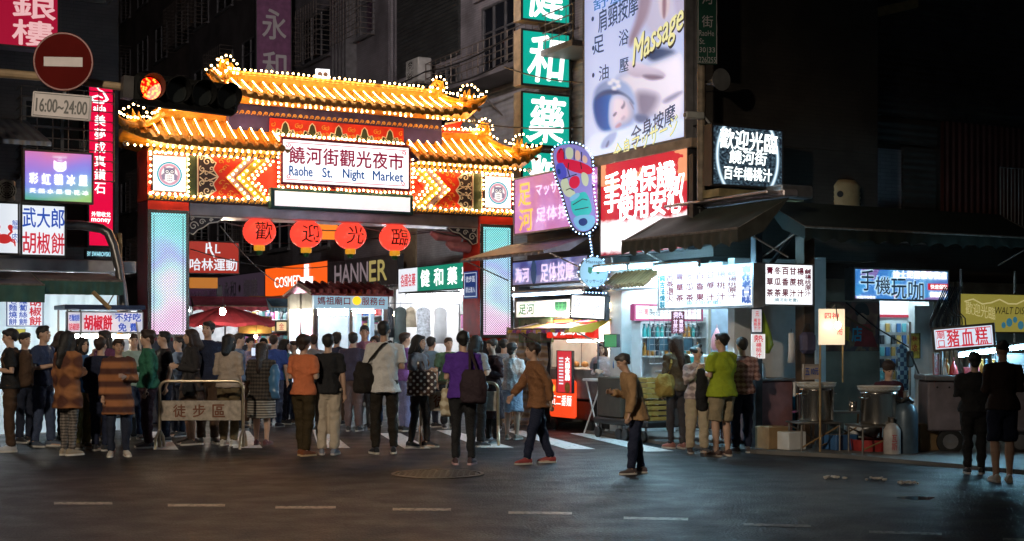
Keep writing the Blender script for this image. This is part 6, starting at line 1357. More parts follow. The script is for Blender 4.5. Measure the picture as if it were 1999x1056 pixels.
# folding chair
fc = at(1532, 19.6); o = thing("folding_chair", "folding metal chair with purple seat and white back by the juice stand", "chair", (*fc, 0.05), R(-20))
m = MB(); t_ = []
for x in (-0.19, 0.19): m.tube([(x, 0.2, 0.0), (x, -0.02, 0.45), (x, -0.14, 0.9)][::1], 0.012, 6); m.tube([(x, -0.22, 0.0), (x, 0.18, 0.46)], 0.012, 6)
m.tube([(-0.19, 0.19, 0.08), (0.19, 0.19, 0.08)], 0.01, 6); m.tube([(-0.19, -0.21, 0.08), (0.19, -0.21, 0.08)], 0.01, 6); m.build("frame", WFRAME, o)
MB().bbox(-0.19, 0.19, -0.2, 0.19, 0.45, 0.48, 0.012).build("seat", col("purple_vinyl", (0.25, 0.08, 0.22), 0.5), o); MB().bbox(-0.18, 0.18, -0.16, -0.13, 0.68, 0.9, 0.012).build("backrest", SHELF, o)
o = thing("water_barrel", "blue plastic barrel standing behind the folding chair", "barrel", (*at(1550, 20.4), 0.05)); MB().lathe([(0.15, 0), (0.19, 0.05), (0.19, 0.6), (0.15, 0.68), (0.08, 0.7)], 18).build("drum", col("blue_plastic", (0.03, 0.2, 0.32), 0.4), o, True); MB().lathe([(0.08, 0.705), (0.08, 0.76), (0.06, 0.77)], 12).build("lid", BLK, o)
o = thing("plastic_bag", "yellow green plastic bag hanging on the corner post", "bag", (*at(1494, 19.1), zat(690, 19.1))); m = MB(); m.loft([(0, 0, 0, 0.06, 0.05), (0.01, 0, 0.12, 0.11, 0.07), (0, 0, 0.3, 0.08, 0.05), (-0.02, 0, 0.5, 0.03, 0.02), (-0.04, 0, 0.6, 0.01, 0.01)], 12); m.build("film", col("lime_plastic", (0.25, 0.35, 0.03), 0.35), o, True)
# LED welcome screen
def _starry(n, l, p):
    tc = n.new("ShaderNodeTexCoord"); v = n.new("ShaderNodeTexNoise"); v.inputs["Scale"].default_value = 26; v.inputs["Detail"].default_value = 8; l.new(tc.outputs["Generated"], v.inputs["Vector"])
    sp = n.new("ShaderNodeSeparateXYZ"); l.new(tc.outputs["Generated"], sp.inputs[0])
    dx = math_(n, l, 'MULTIPLY', math_(n, l, 'SUBTRACT', sp.outputs[0], 0.5), 2.05); dz = math_(n, l, 'MULTIPLY', math_(n, l, 'SUBTRACT', sp.outputs[2], 0.5), 1.15)
    rr = math_(n, l, 'SQRT', math_(n, l, 'ADD', math_(n, l, 'MULTIPLY', dx, dx), math_(n, l, 'MULTIPLY', dz, dz)))
    rd = math_(n, l, 'SUBTRACT', 1.0, math_(n, l, 'MULTIPLY', math_(n, l, 'ABSOLUTE', math_(n, l, 'SUBTRACT', rr, 0.9)), 12.0))
    tot = math_(n, l, 'MAXIMUM', math_(n, l, 'MULTIPLY', math_(n, l, 'SUBTRACT', v.outputs["Fac"], 0.42), 1.7), math_(n, l, 'MULTIPLY', rd, 0.95))
    r = ramp(n, [(0.0, (0.004, 0.006, 0.012)), (0.35, (0.05, 0.09, 0.12)), (0.7, (0.45, 0.62, 0.75)), (1.0, (0.9, 0.97, 1.0))]); l.new(tot, r.inputs[0]); l.new(r.outputs[0], p.inputs["Emission Color"]); p.inputs["Emission Strength"].default_value = 0.75; p.inputs["Base Color"].default_value = (0.01, 0.01, 0.01, 1)
s = Sign("led_screen", "dark starry LED screen with glowing white 歡迎光臨 饒河街 百年楊桃汁", "screen", (1389, 1530, 240, 362, 19.4), A, nodes_mat("starry_screen", _starry), FRAME_DARK, depth=0.2)
HOT2 = emit("screen_ice_letters", (0.9, 1.0, 1.0), 2.0)
s.t("歡迎光臨", 0.11, 0.91, 0.6, 0.92, HOT2, bold=0.03, shear=0.1, skew=-0.03); s.t("饒河街", 0.24, 0.76, 0.38, 0.6, HOT2, bold=0.03, shear=0.1); s.t("百年楊桃汁", 0.17, 0.83, 0.12, 0.33, HOT2, bold=0.03, shear=0.05)
s.mb(MB().box(0.02, s.w+0.25, -0.15, 0.25, -0.16, -0.05), "mounting_beam", col("rusty_yellow_beam", (0.3, 0.24, 0.12), 0.6, var=0.4)); m = MB(); m.bbox(s.w*0.75, s.w*1.2, -0.35, 0.1, -0.14, 0.04, 0.02); s.mb(m, "vent_box", WFRAME)
# vertical shop number on dark panel left of the screen
s = Sign("phone_number_panel", "dark narrow panel with dim vertical digits left of the LED welcome screen", "sign", (1352, 1380, 300, 440, 19.9), A, col("near_black_panel", (0.015, 0.015, 0.016), 0.5), depth=0.1); s.t("0918-770216", 0.3, 0.7, 0.1, 0.92, col("dim_grey_letters", (0.2, 0.2, 0.2), 0.6), vert=True)
# street name sign on its pole
pp = at(1374, 19.55); o = thing("street_name_sign", "green vertical street name sign 饒河街 RaoHe St. on a tall post", "street sign", (pp[0], pp[1], 0), R(8))
z0 = zat(125, pp[1]); z1 = zat(-60, pp[1]); sw_ = 40/F*pp[1]
MB().tube([(0, 0.12, 3.5), (0, 0.12, z1+0.3)], 0.06, 10).build("post", col("peeling_post_paint", (0.22, 0.17, 0.12), 0.6, var=0.5, scale=8), o)
MB().bbox(-0.09, -0.09+sw_, 0, 0.02, z0, z1, 0.01).build("plate", col("sign_green", (0.008, 0.07, 0.045), 0.5, var=0.1), o); m = MB(); m.ribbon([(-0.08, z0+0.012), (-0.1+sw_, z0+0.012), (-0.1+sw_, z1-0.012), (-0.08, z1-0.012)], 0.01, -0.004, 0.003, True); m.build("border", SIGNW, o)
GX0 = -0.09
zz = lambda py: zat(py, pp[1])
letters(o, "街", GX0+0.065, GX0+0.225, zz(53), zz(30), SIGNW, y=-0.004, bold=0.01); letters(o, "河", GX0+0.065, GX0+0.225, zz(8), zz(-16), SIGNW, y=-0.004, bold=0.01)
letters(o, "RaoHe", GX0+0.025, GX0+0.24, zz(70), zz(59), SIGNW, y=-0.004); letters(o, "St.", GX0+0.03, GX0+0.11, zz(86), zz(75), SIGNW, y=-0.004)
for tx_, a, b, c, d in (("30", 0.03, 0.12, 102, 92), ("33", 0.165, 0.255, 102, 92), ("226", 0.02, 0.135, 122, 111), ("255", 0.155, 0.27, 122, 111)): letters(o, tx_, GX0+a, GX0+b, zz(c), zz(d), SIGNW, y=-0.004)
MB().box(GX0+0.143, GX0+0.148, -0.004, -0.002, zz(122), zz(92)).build("divider", SIGNW, o)
o = thing("loudspeaker", "dark horn loudspeaker on the street sign's post", "loudspeaker", (*at(1398, 19.7), zat(158, 19.7)), A); MB().lathe([(0.03, 0.2), (0.05, 0.05), (0.15, -0.12), (0.16, -0.13)], 18, (0, 0, 0), 'y').build("horn", col("grey_horn", (0.12, 0.12, 0.12), 0.5), o); MB().tube([(0, 0.1, 0), (-0.15, 0.1, -0.02)], 0.02, 6).build("bracket", RUST, o)
o = thing("security_camera", "pale bullet camera pointing left below the billboard's right edge", "camera", (*at(1362, 19.6), zat(226, 19.6)), R(-70)); MB().bbox(-0.05, 0.05, -0.2, 0.1, -0.05, 0.05, 0.02).build("body", ACW, o); MB().lathe([(0.03, -0.21), (0.035, -0.2)], 12, (0, 0, 0), 'y').build("lens", BLK, o); MB().tube([(0, 0.1, 0), (0, 0.2, -0.1)], 0.015, 6).build("bracket", ACW, o)

# ================================================================ RIGHT BLOCK, road face
FF = (6.5, 22.9)
def ff(px, off=0.0):                        # distance along the recessed shop front from FF
    k = (px-1000)/F; ox, oy = FF[0]+GY*off, FF[1]-GX*off; t = (k*oy-ox)/(GX-k*GY); return t
tA = ff(1575); P0 = (FF[0]+GX*tA, FF[1]+GY*tA); X_ = lambda px: ff(px)-tA
yff = lambda px, off=0.0: FF[1]-GX*off+GY*ff(px, off)
def zff(px, py): return zat(py, yff(px))
o = thing("corner_building", "dark unlit shop house at right with cluttered upper front and arcade shops", "building", (*P0, 0), A)
wR = 9.0
xd0, xd1, xw = X_(1718), X_(1786), X_(1814)
MB().box(0, xd0, 0, 0.1, 0, 2.5).build("shop_wall", BEIGE, o)
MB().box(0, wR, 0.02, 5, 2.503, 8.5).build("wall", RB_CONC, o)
MB().box(xd0, wR, 2.0, 2.1, 0, 2.5).build("shop_back_wall", CEILW, o); MB().box(xd0-0.1, xd0-0.003, 0.1, 2.0, 0, 2.5).build("shop_side_wall", CEILW, o)
pn = MB().box(xd1, xw, 0, 0.1, 0, zff(1800, 597)).build("white_panel", CEILW, o); MB().box(xw+0.003, xw+0.1, 0.0, 2.0, 0, 2.5).build("shop_side_wall", CEILW, o); MB().box(xd0, xw, 0.1, 2.0, 2.42, 2.5).build("shop_ceiling", CEILW, o)
MB().box(xw+0.11, wR, 0, 0.1, 0, 2.5).build("side_front_wall", col("cream_column_paint", (0.3, 0.28, 0.22), 0.6, var=0.3, scale=3), o)
m = MB()
for k in range(5): x = xw+0.25+k*0.11; m.tube([(x, -0.05, 0.0), (x, -0.05, 2.5)], 0.035+0.01*(k % 2), 8)
smooth_angle(m.build("drain_pipe", col("cream_pipe", (0.32, 0.3, 0.24), 0.5, var=0.25), o), 40)
for x, y in ((xd0+0.2, 0.12), (xd0+0.75, 0.12)): MB().tube([(x-0.2, y+0.05, 2.38), (x+0.3, y+0.05, 2.38)], 0.025, 6).build("shop_tube", INNER_TUBE, o)
MB().box(xd0, xd1+0.5, 0.5, 0.56, 0, 2.42).build("display_wall", CEILW, o); MB().box(xd0+0.2, xd1+0.45, 0.485, 0.498, 1.92, 2.3).build("header_panel", WHITE_SOFT, o); m = MB(); m.box(xd0+0.2, xd1+0.45, 0.47, 0.484, 1.9, 1.95); m.box(xd0+0.2, xd1+0.45, 0.47, 0.484, 2.25, 2.3); m.build("red_stripe", RED_INK, o)
# upper front clutter: shutters, cladding, bars, ledge
xu = lambda px: X_(px)
for (a, b, z0, z1, mat, nm) in ((1690, 1825, 4.75, 5.1, DARK_SHUT, "shutter"), (1690, 1755, 3.5, 4.65, GREY_CONC, "panel"), (1760, 1822, 3.4, 4.7, DARK_SHUT, "shutter"), (1838, 2100, 3.4, 5.3, RED_CORR, "red_cladding"), (1535, 1600, 3.6, 5.0, GREY_CONC, "panel"), (1690, 2100, 5.2, 7.6, DARK_SHUT, "upper_cladding")):
    MB().box(xu(a), xu(b), -0.06, 0.017, z0, z1).build(nm, mat, o)
m = MB()
for i in range(9): x = xu(1945)+i*0.09; m.tube([(x, -0.09, 3.5), (x, -0.09, 4.5)], 0.01, 4)
for z in (3.5, 4.5): m.tube([(xu(1945), -0.09, z), (xu(1945)+0.75, -0.09, z)], 0.012, 4)
m.build("window_bars", WFRAME, o)
MB().bbox(0, wR, -1.0, 0.01, 3.1, 3.22, 0.01).build("ledge", col("rust_streaked_ledge", (0.06, 0.04, 0.035), 0.6, var=0.4), o)
m = MB(); m.add([(-0.6, -0.2, 6.2), (2.2, -0.2, 7.0), (2.2, -0.2, 7.15), (-0.6, -0.2, 6.35), (-0.6, 0.1, 6.2), (2.2, 0.1, 7.0), (2.2, 0.1, 7.15), (-0.6, 0.1, 6.35)], [(0, 1, 2, 3), (0, 4, 5, 1), (3, 2, 6, 7)]); m.build("slanted_gutter", col("ochre_gutter", (0.2, 0.14, 0.06), 0.6), o)
o = thing("water_tank", "tan ribbed water tank on the ledge of the dark right building", "water tank", (*at(1642, 21.6), 3.22)); m = MB(); prof = [(0.26, 0.02), (0.3, 0.06)]
for j in range(8): prof += [(0.3, 0.1+0.07*j), (0.285, 0.12+0.07*j)]
prof += [(0.3, 0.68), (0.22, 0.78), (0.1, 0.8)]; m.lathe(prof, 24); m.build("shell", col("tan_tank_plastic", (0.3, 0.21, 0.11), 0.45, var=0.2), o, True); MB().lathe([(0.1, 0.805), (0.1, 0.85), (0.05, 0.86)], 14).build("cap", BLK, o); MB().lathe([(0.05, 0), (0.05, 0.02)], 12, (-0.08, -0.3, 0.55), 'y').build("port", BLK, o)
# phone shop sign
def _toon(n, l, p):
    tc = n.new("ShaderNodeTexCoord"); v = n.new("ShaderNodeTexVoronoi"); v.inputs["Scale"].default_value = 3.5; l.new(tc.outputs["Object"], v.inputs["Vector"]); sp = n.new("ShaderNodeSeparateXYZ"); l.new(v.outputs["Color"], sp.inputs[0])
    r = ramp(n, [(0.0, srgb(35, 115, 200)), (0.45, srgb(40, 140, 210)), (0.62, srgb(120, 80, 160)), (0.8, srgb(205, 140, 165)), (0.9, srgb(60, 170, 215))], 'CONSTANT'); l.new(sp.outputs[0], r.inputs[0]); l.new(r.outputs[0], p.inputs["Emission Color"]); p.inputs["Emission Strength"].default_value = 0.5
s = Sign("shop_sign", "blue and purple lit phone shop sign with big 手機玩咖 characters", "sign", (1666, 1853, 521, 586, 21.3), A, nodes_mat("phone_sign_face", _toon), FRAME_GREY, depth=0.2)
SL = emit("sign_slate_letters", srgb(28, 50, 75), 0.6); PALEB = emit("sign_pale_edge", srgb(190, 225, 240), 0.85)
for i, (ch, x0, x1, za, zb) in enumerate((("手", 0.07, 0.21, 0.3, 0.92), ("機", 0.22, 0.37, 0.2, 0.72), ("玩", 0.38, 0.54, 0.08, 0.68), ("咖", 0.56, 0.72, 0.04, 0.62))):
    s.t(ch, x0-0.006, x1+0.006, za-0.02, zb+0.02, PALEB, bold=0.055, y=-0.007); s.t(ch, x0, x1, za, zb, SL, bold=0.02, y=-0.013)
s.t("迪士尼授權專賣店", 0.4, 0.97, 0.7, 0.93, W_INK, bold=0.02, y=-0.018); s.mb(MB().box(s.w*0.77, s.w*0.98, -0.016, -0.006, s.h*0.36, s.h*0.56), "red_tab", RED_LIT); s.t("快速保貼", 0.79, 0.97, 0.39, 0.53, W_INK, y=-0.02, bold=0.02); s.t("價格最低", 0.79, 0.97, 0.14, 0.3, W_INK, bold=0.03, y=-0.014); s.t("3C配件專賣店", 0.03, 0.22, 0.05, 0.14, W_INK, y=-0.014)
# poster wall
def _poster(n, l, p):
    tc = n.new("ShaderNodeTexCoord"); v = n.new("ShaderNodeTexNoise"); v.inputs["Scale"].default_value = 2.6; v.inputs["Detail"].default_value = 3; v.inputs["Distortion"].default_value = 1.2; l.new(tc.outputs["Object"], v.inputs["Vector"])
    r = ramp(n, [(0.3, (0.05, 0.035, 0.03)), (0.45, (0.14, 0.05, 0.04)), (0.55, (0.24, 0.15, 0.08)), (0.65, (0.08, 0.06, 0.08)), (0.8, (0.2, 0.1, 0.07))]); l.new(v.outputs["Fac"], r.inputs[0]); l.new(r.outputs[0], p.inputs["Base Color"])
s = Sign("wall_poster", "dim drawn poster of a dark-haired figure in red with 賣店 characters", "poster", (1592, 1716, 588, 686, yff(1592, 0.03)), A, nodes_mat("poster_print", _poster), BLK, depth=0.02, fw=0.006)
m = MB(); m.disc(s.w*0.73, s.h*0.68, 0.1, -0.004, 18, 0.13); s.mb(m, "drawn_face", col("print_skin_dim", (0.28, 0.17, 0.12), 0.6)); s.mb(MB().poly(sm([(s.w*0.6, s.h*0.95), (s.w*0.8, s.h*1.0), (s.w*0.86, s.h*0.75), (s.w*0.8, s.h*0.72), (s.w*0.72, s.h*0.8), (s.w*0.63, s.h*0.68)], 2), -0.007), "drawn_hair", BLACK_INK)
s.mb(MB().poly([(s.w*0.6, s.h*0.1), (s.w*0.68, s.h*0.55), (s.w*0.85, s.h*0.55), (s.w*0.98, s.h*0.08)], -0.005), "drawn_coat", col("print_red_dim", (0.25, 0.03, 0.03), 0.6)); s.mb(MB().ribbon([(s.w*0.2, s.h*0.88), (s.w*0.9, s.h*0.4)], 0.03, -0.012), "drawn_pole", col("print_brown", (0.1, 0.05, 0.02), 0.6))
s.t("賣", 0.4, 0.53, 0.2, 0.5, col("poster_yellow", (0.45, 0.32, 0.03), 0.5), bold=0.05, y=-0.01); s.t("店", 0.56, 0.72, 0.2, 0.5, col("poster_blue", (0.04, 0.25, 0.4), 0.5), bold=0.05, y=-0.012)
# goods on the phone shop rack
cm = [MB().bbox(-0.045, 0.045, -0.012, 0.012, 0, 0.15, 0.006).mesh("phone_case_packet", c) for c in (col("packet_blue", (0.05, 0.15, 0.35), 0.35), col("packet_black", (0.02, 0.02, 0.025), 0.3), col("packet_amber", (0.45, 0.28, 0.08), 0.4), col("packet_cyan", (0.15, 0.45, 0.5), 0.35), col("packet_white", (0.6, 0.62, 0.65), 0.4))]
cn = ["blue", "black", "amber", "cyan", "white"]
for r_ in range(5):
    for c in range(7):
        k = (r_*3+c*2+random.randrange(2)) % 5; x = xd0+0.07+c*0.125; b = link("phone_case_packet", cm[k]); b.location = in_local(P0, A, x+0.3, 0.47, 0.85+r_*0.2); b.rotation_euler = (0, 0, A)
        tag(b, "%s packet among those hung on the bright phone shop's rack" % cn[k], "packet", "%s packets on the phone shop rack" % cn[k])
s = Sign("wall_poster", "yellow printed poster on the bright panel right of the phone shop door", "poster", (1776, 1796, 650, 700, yff(1776, 0.05)), A, col("yellow_print", (0.5, 0.4, 0.08), 0.5, var=0.6, scale=14), BLK, depth=0.01, fw=0.004); s.t("秋", 0.25, 0.75, 0.68, 0.88, RED_INK, bold=0.04, y=-0.004); s.t("收", 0.25, 0.75, 0.28, 0.55, RED_INK, bold=0.04, y=-0.004)
def _check(n, l, p):
    tc = n.new("ShaderNodeTexCoord"); c = n.new("ShaderNodeTexChecker"); c.inputs["Scale"].default_value = 14; l.new(tc.outputs["Object"], c.inputs["Vector"]); c.inputs["Color1"].default_value = (0.02, 0.06, 0.14, 1); c.inputs["Color2"].default_value = (0.2, 0.35, 0.45, 1); l.new(c.outputs[0], p.inputs["Base Color"])
o = thing("hanging_garment", "blue checked cloth hanging in the bright phone shop doorway", "garment", (*at(1762, 22.6), zat(672, 22.6)), A); MB().loft([(0, 0, -0.75, 0.13, 0.03), (0.02, 0, -0.4, 0.11, 0.04), (0, 0, -0.1, 0.12, 0.035), (0, 0, 0, 0.04, 0.02)], 14).build("cloth", nodes_mat("blue_check", _check), o, True); MB().tube([(0, 0, 0), (0, 0, 0.1)], 0.008, 5).build("hook", RUST, o)
# fan of bags on the pole in front of the shop
o = thing("display_pole", "thin pole strung with dark cables in front of the phone shop door", "pole", (*at(1777, 21.3), 0.05)); MB().tube([(0, 0, 0), (0, 0, 1.75)], 0.016, 6).build("shaft", RUST, o); MB().bbox(-0.05, 0.05, -0.04, 0.04, 1.05, 1.3, 0.02).build("switch_box", BLK, o)
def cable(name, label, pts, r=0.011, mat=BLK, sag=0.0, n=14):
    P3 = [Vector(p) for p in pts]; out = []
    for a, b in zip(P3, P3[1:]):
        for i in range(n): t = i/n; v = a.lerp(b, t); v.z -= sag*4*t*(1-t); out.append(v)
    out.append(P3[-1]); tag(MB().tube(out, r, 5).build(name, mat), label, "cable")
cable("power_cable", "black cable drooping from the shop pole to the cart's worktop", [P_(1778, 690, 21.2), P_(1800, 745, 20.5), P_(1852, 786, 19.5)], 0.014)
cable("power_cable", "black cable running down from the poster to the shop pole", [P_(1652, 590, 21.6), P_(1712, 640, 21.5), P_(1778, 680, 21.3)], 0.012)
m = MB()
for k in range(9):
    x, y = at(1832+k*4, 21.6); r0 = 0.16+0.03*(k % 3)
    m.tube([(x+0.02*math.sin(k), y, zat(600, 21.6)+0.04*k-0.1)]+[(x+r0*math.sin(a)*0.8, y+0.03*math.cos(a*3), zat(600, 21.6)-0.06-r0*(1-math.cos(a))) for a in [0.5+i*0.55 for i in range(9)]]+[(x+0.1, y, zat(560, 21.6))], 0.011, 5)
tag(m.build("cable_bundle", BLK), "tangled bundle of black cables looping right of the phone shop sign", "cables")
# yellow banner
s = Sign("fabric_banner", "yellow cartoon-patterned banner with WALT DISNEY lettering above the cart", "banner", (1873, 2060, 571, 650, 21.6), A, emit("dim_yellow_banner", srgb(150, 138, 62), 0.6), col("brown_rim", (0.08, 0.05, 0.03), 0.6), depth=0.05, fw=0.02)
s.t("WALT DISNEY", 0.36, 0.8, 0.48, 0.66, col("banner_brown_letters", (0.12, 0.08, 0.03), 0.6), bold=0.0, shear=0.2); s.t("歡迎光臨", 0.06, 0.36, 0.4, 0.72, emit("banner_cream", srgb(205, 190, 130), 0.6), bold=0.0, skew=-0.1)
m = MB()
for k in range(9): m.disc(s.w*(0.45+0.06*k), s.h*(0.2+0.07*(k % 3)), 0.05+0.02*(k % 2), -0.004, 12)
s.mb(m, "round_print", emit("banner_teal_print", srgb(60, 120, 140), 0.5)); s.mb(MB().ribbon([(s.w*(0.05+0.09*k), s.h*(0.78+0.07*math.sin(k*2))) for k in range(11)], 0.02, -0.006), "garland_print", emit("banner_cream", srgb(205, 190, 130), 0.6))
# pig blood cake cart
P1 = at(1812, 18.3); o = thing("food_cart", "grey metal pig blood cake cart on wheels at the right", "cart", (*P1, 0.0), R(-6))
CARTM = col("grey_violet_cart_sheet", (0.2, 0.17, 0.19), 0.45, 0.3, var=0.25, scale=5, bump=0.1)
MB().bbox(0, 1.5, 0, 0.7, 0.32, 0.98, 0.02).build("body", CARTM, o); MB().bbox(-0.05, 1.55, -0.05, 0.75, 0.985, 1.06, 0.015).build("worktop", WFRAME, o)
m = MB()
for i in range(9): m.lathe([(0.014, -0.008), (0.014, -0.002)], 10, (0.12+i*0.155, 0, 0.9), 'y')
m.build("vent_hole", BLK, o)
for x in (0.3, 1.2):
    wh = MB().lathe([(0.12, -0.04), (0.17, -0.035), (0.18, 0), (0.17, 0.035), (0.12, 0.04)], 22, (x, 0.08, 0.18), 'y').build("wheel", BLK, o); MB().lathe([(0.03, -0.046), (0.1, -0.044), (0.1, -0.03)], 16, (x, 0.08, 0.18), 'y').build("hub", WFRAME, wh)
for x in (0.2, 1.45): MB().tube([(x, 0.1, 1.06), (x, 0.1, 1.62)], 0.016, 6).build("sign_post", WFRAME, o)
MB().lathe([(0.14, 1.065), (0.16, 1.09), (0.16, 1.1), (0.1, 1.12)], 18, (0.35, 0.35, 0)).build("pan", BLK, o)
MB().bbox(0.95, 1.45, 0.2, 0.6, 1.065, 1.35, 0.02).build("steamer", WFRAME, o)
s = Sign("shop_sign", "tilted white lit sign with red 廟口豬血糕 on the cart", "sign", (1823, 1946, 640, 687, 18.25), R(-24), emit("pale_blue_lit_face", srgb(205, 222, 238), 0.85), FRAME_DARK, depth=0.14, roll=R(-5))
s.t("廟口", 0.08, 0.2, 0.16, 0.86, RED_LIT, vert=True, bold=0.02); s.t("豬", 0.24, 0.43, 0.14, 0.86, RED_LIT, bold=0.04); s.t("血", 0.47, 0.65, 0.14, 0.86, RED_LIT, bold=0.04); s.t("糕", 0.69, 0.88, 0.14, 0.86, RED_LIT, bold=0.04)
m = MB(); m.ribbon([(0.05, 0.05), (s.w-0.05, 0.05), (s.w-0.05, s.h-0.05), (0.05, s.h-0.05)], 0.012, -0.006, 0.003, True); s.mb(m, "red_border", RED_LIT)
batten("bluish fluorescent tube below the tilted pig blood cake sign", P_(1870, 694, 18.5), P_(2010, 676, 18.1))
small_sign("narrow vertical pinkish strip 80年老攤 below the cart sign's left post", (1823, 1833, 690, 756, 18.3), [("80年老攤", 0.15, 0.85, 0.05, 0.95, True)], col("pink_strip", (0.3, 0.16, 0.16), 0.6), RED_INK)
o = thing("sauce_tub", "small pink tub with sauce bottle on the cart's worktop", "tub", in_local((P1[0], P1[1]), R(-6), 0.62, 0.25, 1.06)); MB().lathe([(0.08, 0), (0.1, 0.1), (0.11, 0.1), (0.1, 0.02)], 16).build("tub", col("pink_plastic", (0.55, 0.12, 0.15), 0.4), o); MB().lathe([(0.04, 0.05), (0.04, 0.2), (0.015, 0.25), (0.015, 0.29)], 12).build("bottle", WFRAME, o)
# pots, tables, cylinder, seated vendor's things
STEEL = col("polished_steel", (0.5, 0.47, 0.43), 0.22, 0.95, var=0.2, scale=3); RIMW = col("white_enamel_lid", (0.6, 0.56, 0.5), 0.4, var=0.15)
def pot(px, Y, zb, h, r, label):
    o = thing("steel_pot", label, "pot", (*at(px, Y), zb), A, "big steel pots"); MB().lathe([(r*0.97, 0.0), (r, 0.02), (r, h*0.78), (r*1.04, h*0.8), (r*1.04, h*0.82), (r, h*0.84), (r, h*0.86)], 30).build("body", STEEL, o, True)
    MB().lathe([(r*1.02, h*0.865), (r*1.16, h*0.985), (r*1.18, h), (r*1.1, h), (r*0.9, h*0.93)], 30).build("basin", RIMW, o, True)
    for sg in (-1, 1): MB().tube([(sg*r, -0.06, h*0.7), (sg*(r+0.06), -0.05, h*0.7), (sg*(r+0.06), 0.05, h*0.7), (sg*r, 0.06, h*0.7)], 0.012, 6).build("handle", STEEL, o)
    m = MB()
    for k in range(30): a = 2*PI*k/30; m.tube([(r*1.07*math.cos(a), r*1.07*math.sin(a), h*0.9), (r*1.12*math.cos(a+0.1), r*1.12*math.sin(a+0.1), h*0.94), (r*1.07*math.cos(a+0.2), r*1.07*math.sin(a+0.2), h*0.9)], 0.006, 4)
    m.build("lace_rim", SHELF, o)
    return o
zt1 = zat(826, 18.6); pot(1594, 18.6, zt1+0.03, 0.52, 0.23, "steel pot with white basin lid on the left trestle table, price card beside it")
zt2 = zat(832, 18.2); pot(1716, 18.2, zt2+0.03, 0.5, 0.24, "steel pot with strong highlight on the right table before the phone shop")
TABLEM = col("dull_steel_table", (0.2, 0.19, 0.18), 0.35, 0.7, var=0.3)
def table(px, Y, w, d, h, label, name="trestle_table"):
    o = thing(name, label, "table", (*at(px, Y), 0.0), A*0.4); MB().bbox(-w/2, w/2, -d/2, d/2, h, h+0.025, 0.008).build("top", TABLEM, o)
    for x in (-w/2+0.04, w/2-0.04):
        for y in (-d/2+0.04, d/2-0.04): MB().tube([(x, y, 0.0), (x, y, h)], 0.014, 6).build("leg", TABLEM, o)
    MB().tube([(-w/2+0.05, -d/2+0.04, 0.1), (w/2-0.05, -d/2+0.04, h-0.03)], 0.012, 6).build("brace", col("brown_brace", (0.2, 0.12, 0.05), 0.5), o); MB().tube([(w/2-0.05, d/2-0.04, 0.1), (-w/2+0.05, d/2-0.04, h-0.03)], 0.012, 6).build("brace", TABLEM, o); return o
table(1590, 18.6, 0.62, 0.5, zt1, "low folding table with crossed braces under the left steel pot"); table(1715, 18.2, 0.72, 0.5, zt2, "low table under the right steel pot beside the gas cylinder")
o = thing("gas_cylinder", "tall grey blue gas cylinder right of the right steel pot", "gas cylinder", (*at(1768, 18.1), 0.0)); MB().lathe([(0.15, 0), (0.16, 0.03), (0.16, 0.56), (0.13, 0.66), (0.05, 0.72), (0.04, 0.74)], 22).build("tank", col("grey_blue_cylinder", (0.07, 0.11, 0.15), 0.4, 0.2, var=0.3), o, True); m = MB(); m.tube([(0.09*math.cos(a), 0.09*math.sin(a), 0.74+0.02*math.sin(3*a)) for a in [R(30)+R(300)*k/12 for k in range(13)]], 0.03, 5); m.build("collar", BLK, o); MB().lathe([(0.03, 0.74), (0.025, 0.84), (0.04, 0.86)], 10).build("valve", RUST, o)
o = thing("gas_cylinder", "short white gas canister with red writing in front of the tall cylinder", "gas cylinder", (*at(1742, 17.95), 0.0)); MB().lathe([(0.1, 0), (0.11, 0.03), (0.11, 0.36), (0.07, 0.43), (0.03, 0.45)], 18).build("tank", col("off_white_canister", (0.4, 0.37, 0.36), 0.45), o, True); letters(o, "瓦斯", -0.035, 0.035, 0.1, 0.3, RED_INK, y=-0.113, vert=True); MB().lathe([(0.02, 0.45), (0.02, 0.5), (0.035, 0.52)], 10).build("valve", RUST, o)
o = thing("cup", "small metal cup with spoons between the two steel pots", "cup", (*at(1665, 18.8), zat(802, 18.8))); MB().lathe([(0.05, 0), (0.055, 0.01), (0.058, 0.13), (0.05, 0.13), (0.048, 0.02)], 16).build("body", STEEL, o, True); MB().tube([(0, 0, 0.05), (-0.06, 0, 0.2)], 0.006, 5).build("spoon", STEEL, o)
table(1652, 18.85, 0.95, 0.4, zat(802, 18.85)-0.025, "long narrow shelf table between the steel pots", "side_table")
o = thing("storage_tub", "red plastic tub on the ground under the right table", "tub", (*at(1700, 18.5), 0.0)); MB().lathe([(0.2, 0), (0.25, 0.2), (0.27, 0.2), (0.24, 0.03)], 20).build("tub", col("red_tub_plastic", (0.3, 0.03, 0.03), 0.45), o)
o = MB().ell((0, 0, 0.12), (0.16, 0.13, 0.13), 14, 8).build("plastic_bag", col("white_bag_film", (0.5, 0.52, 0.55), 0.35, var=0.2), smooth=True); o.location = (*at(1695, 18.7), 0.2); tag(o, "crumpled white plastic bag in the red tub under the table", "bag")
pc = P_(1625, 640, 18.3); o = thing("lit_menu_board", "small warm lit menu board on a thin pole with red 四神湯", "sign", (pc[0], pc[1], 0), A*0.5)
z0, z1 = zat(673, pc[1]), zat(603, pc[1]); hw = 27/F*pc[1]
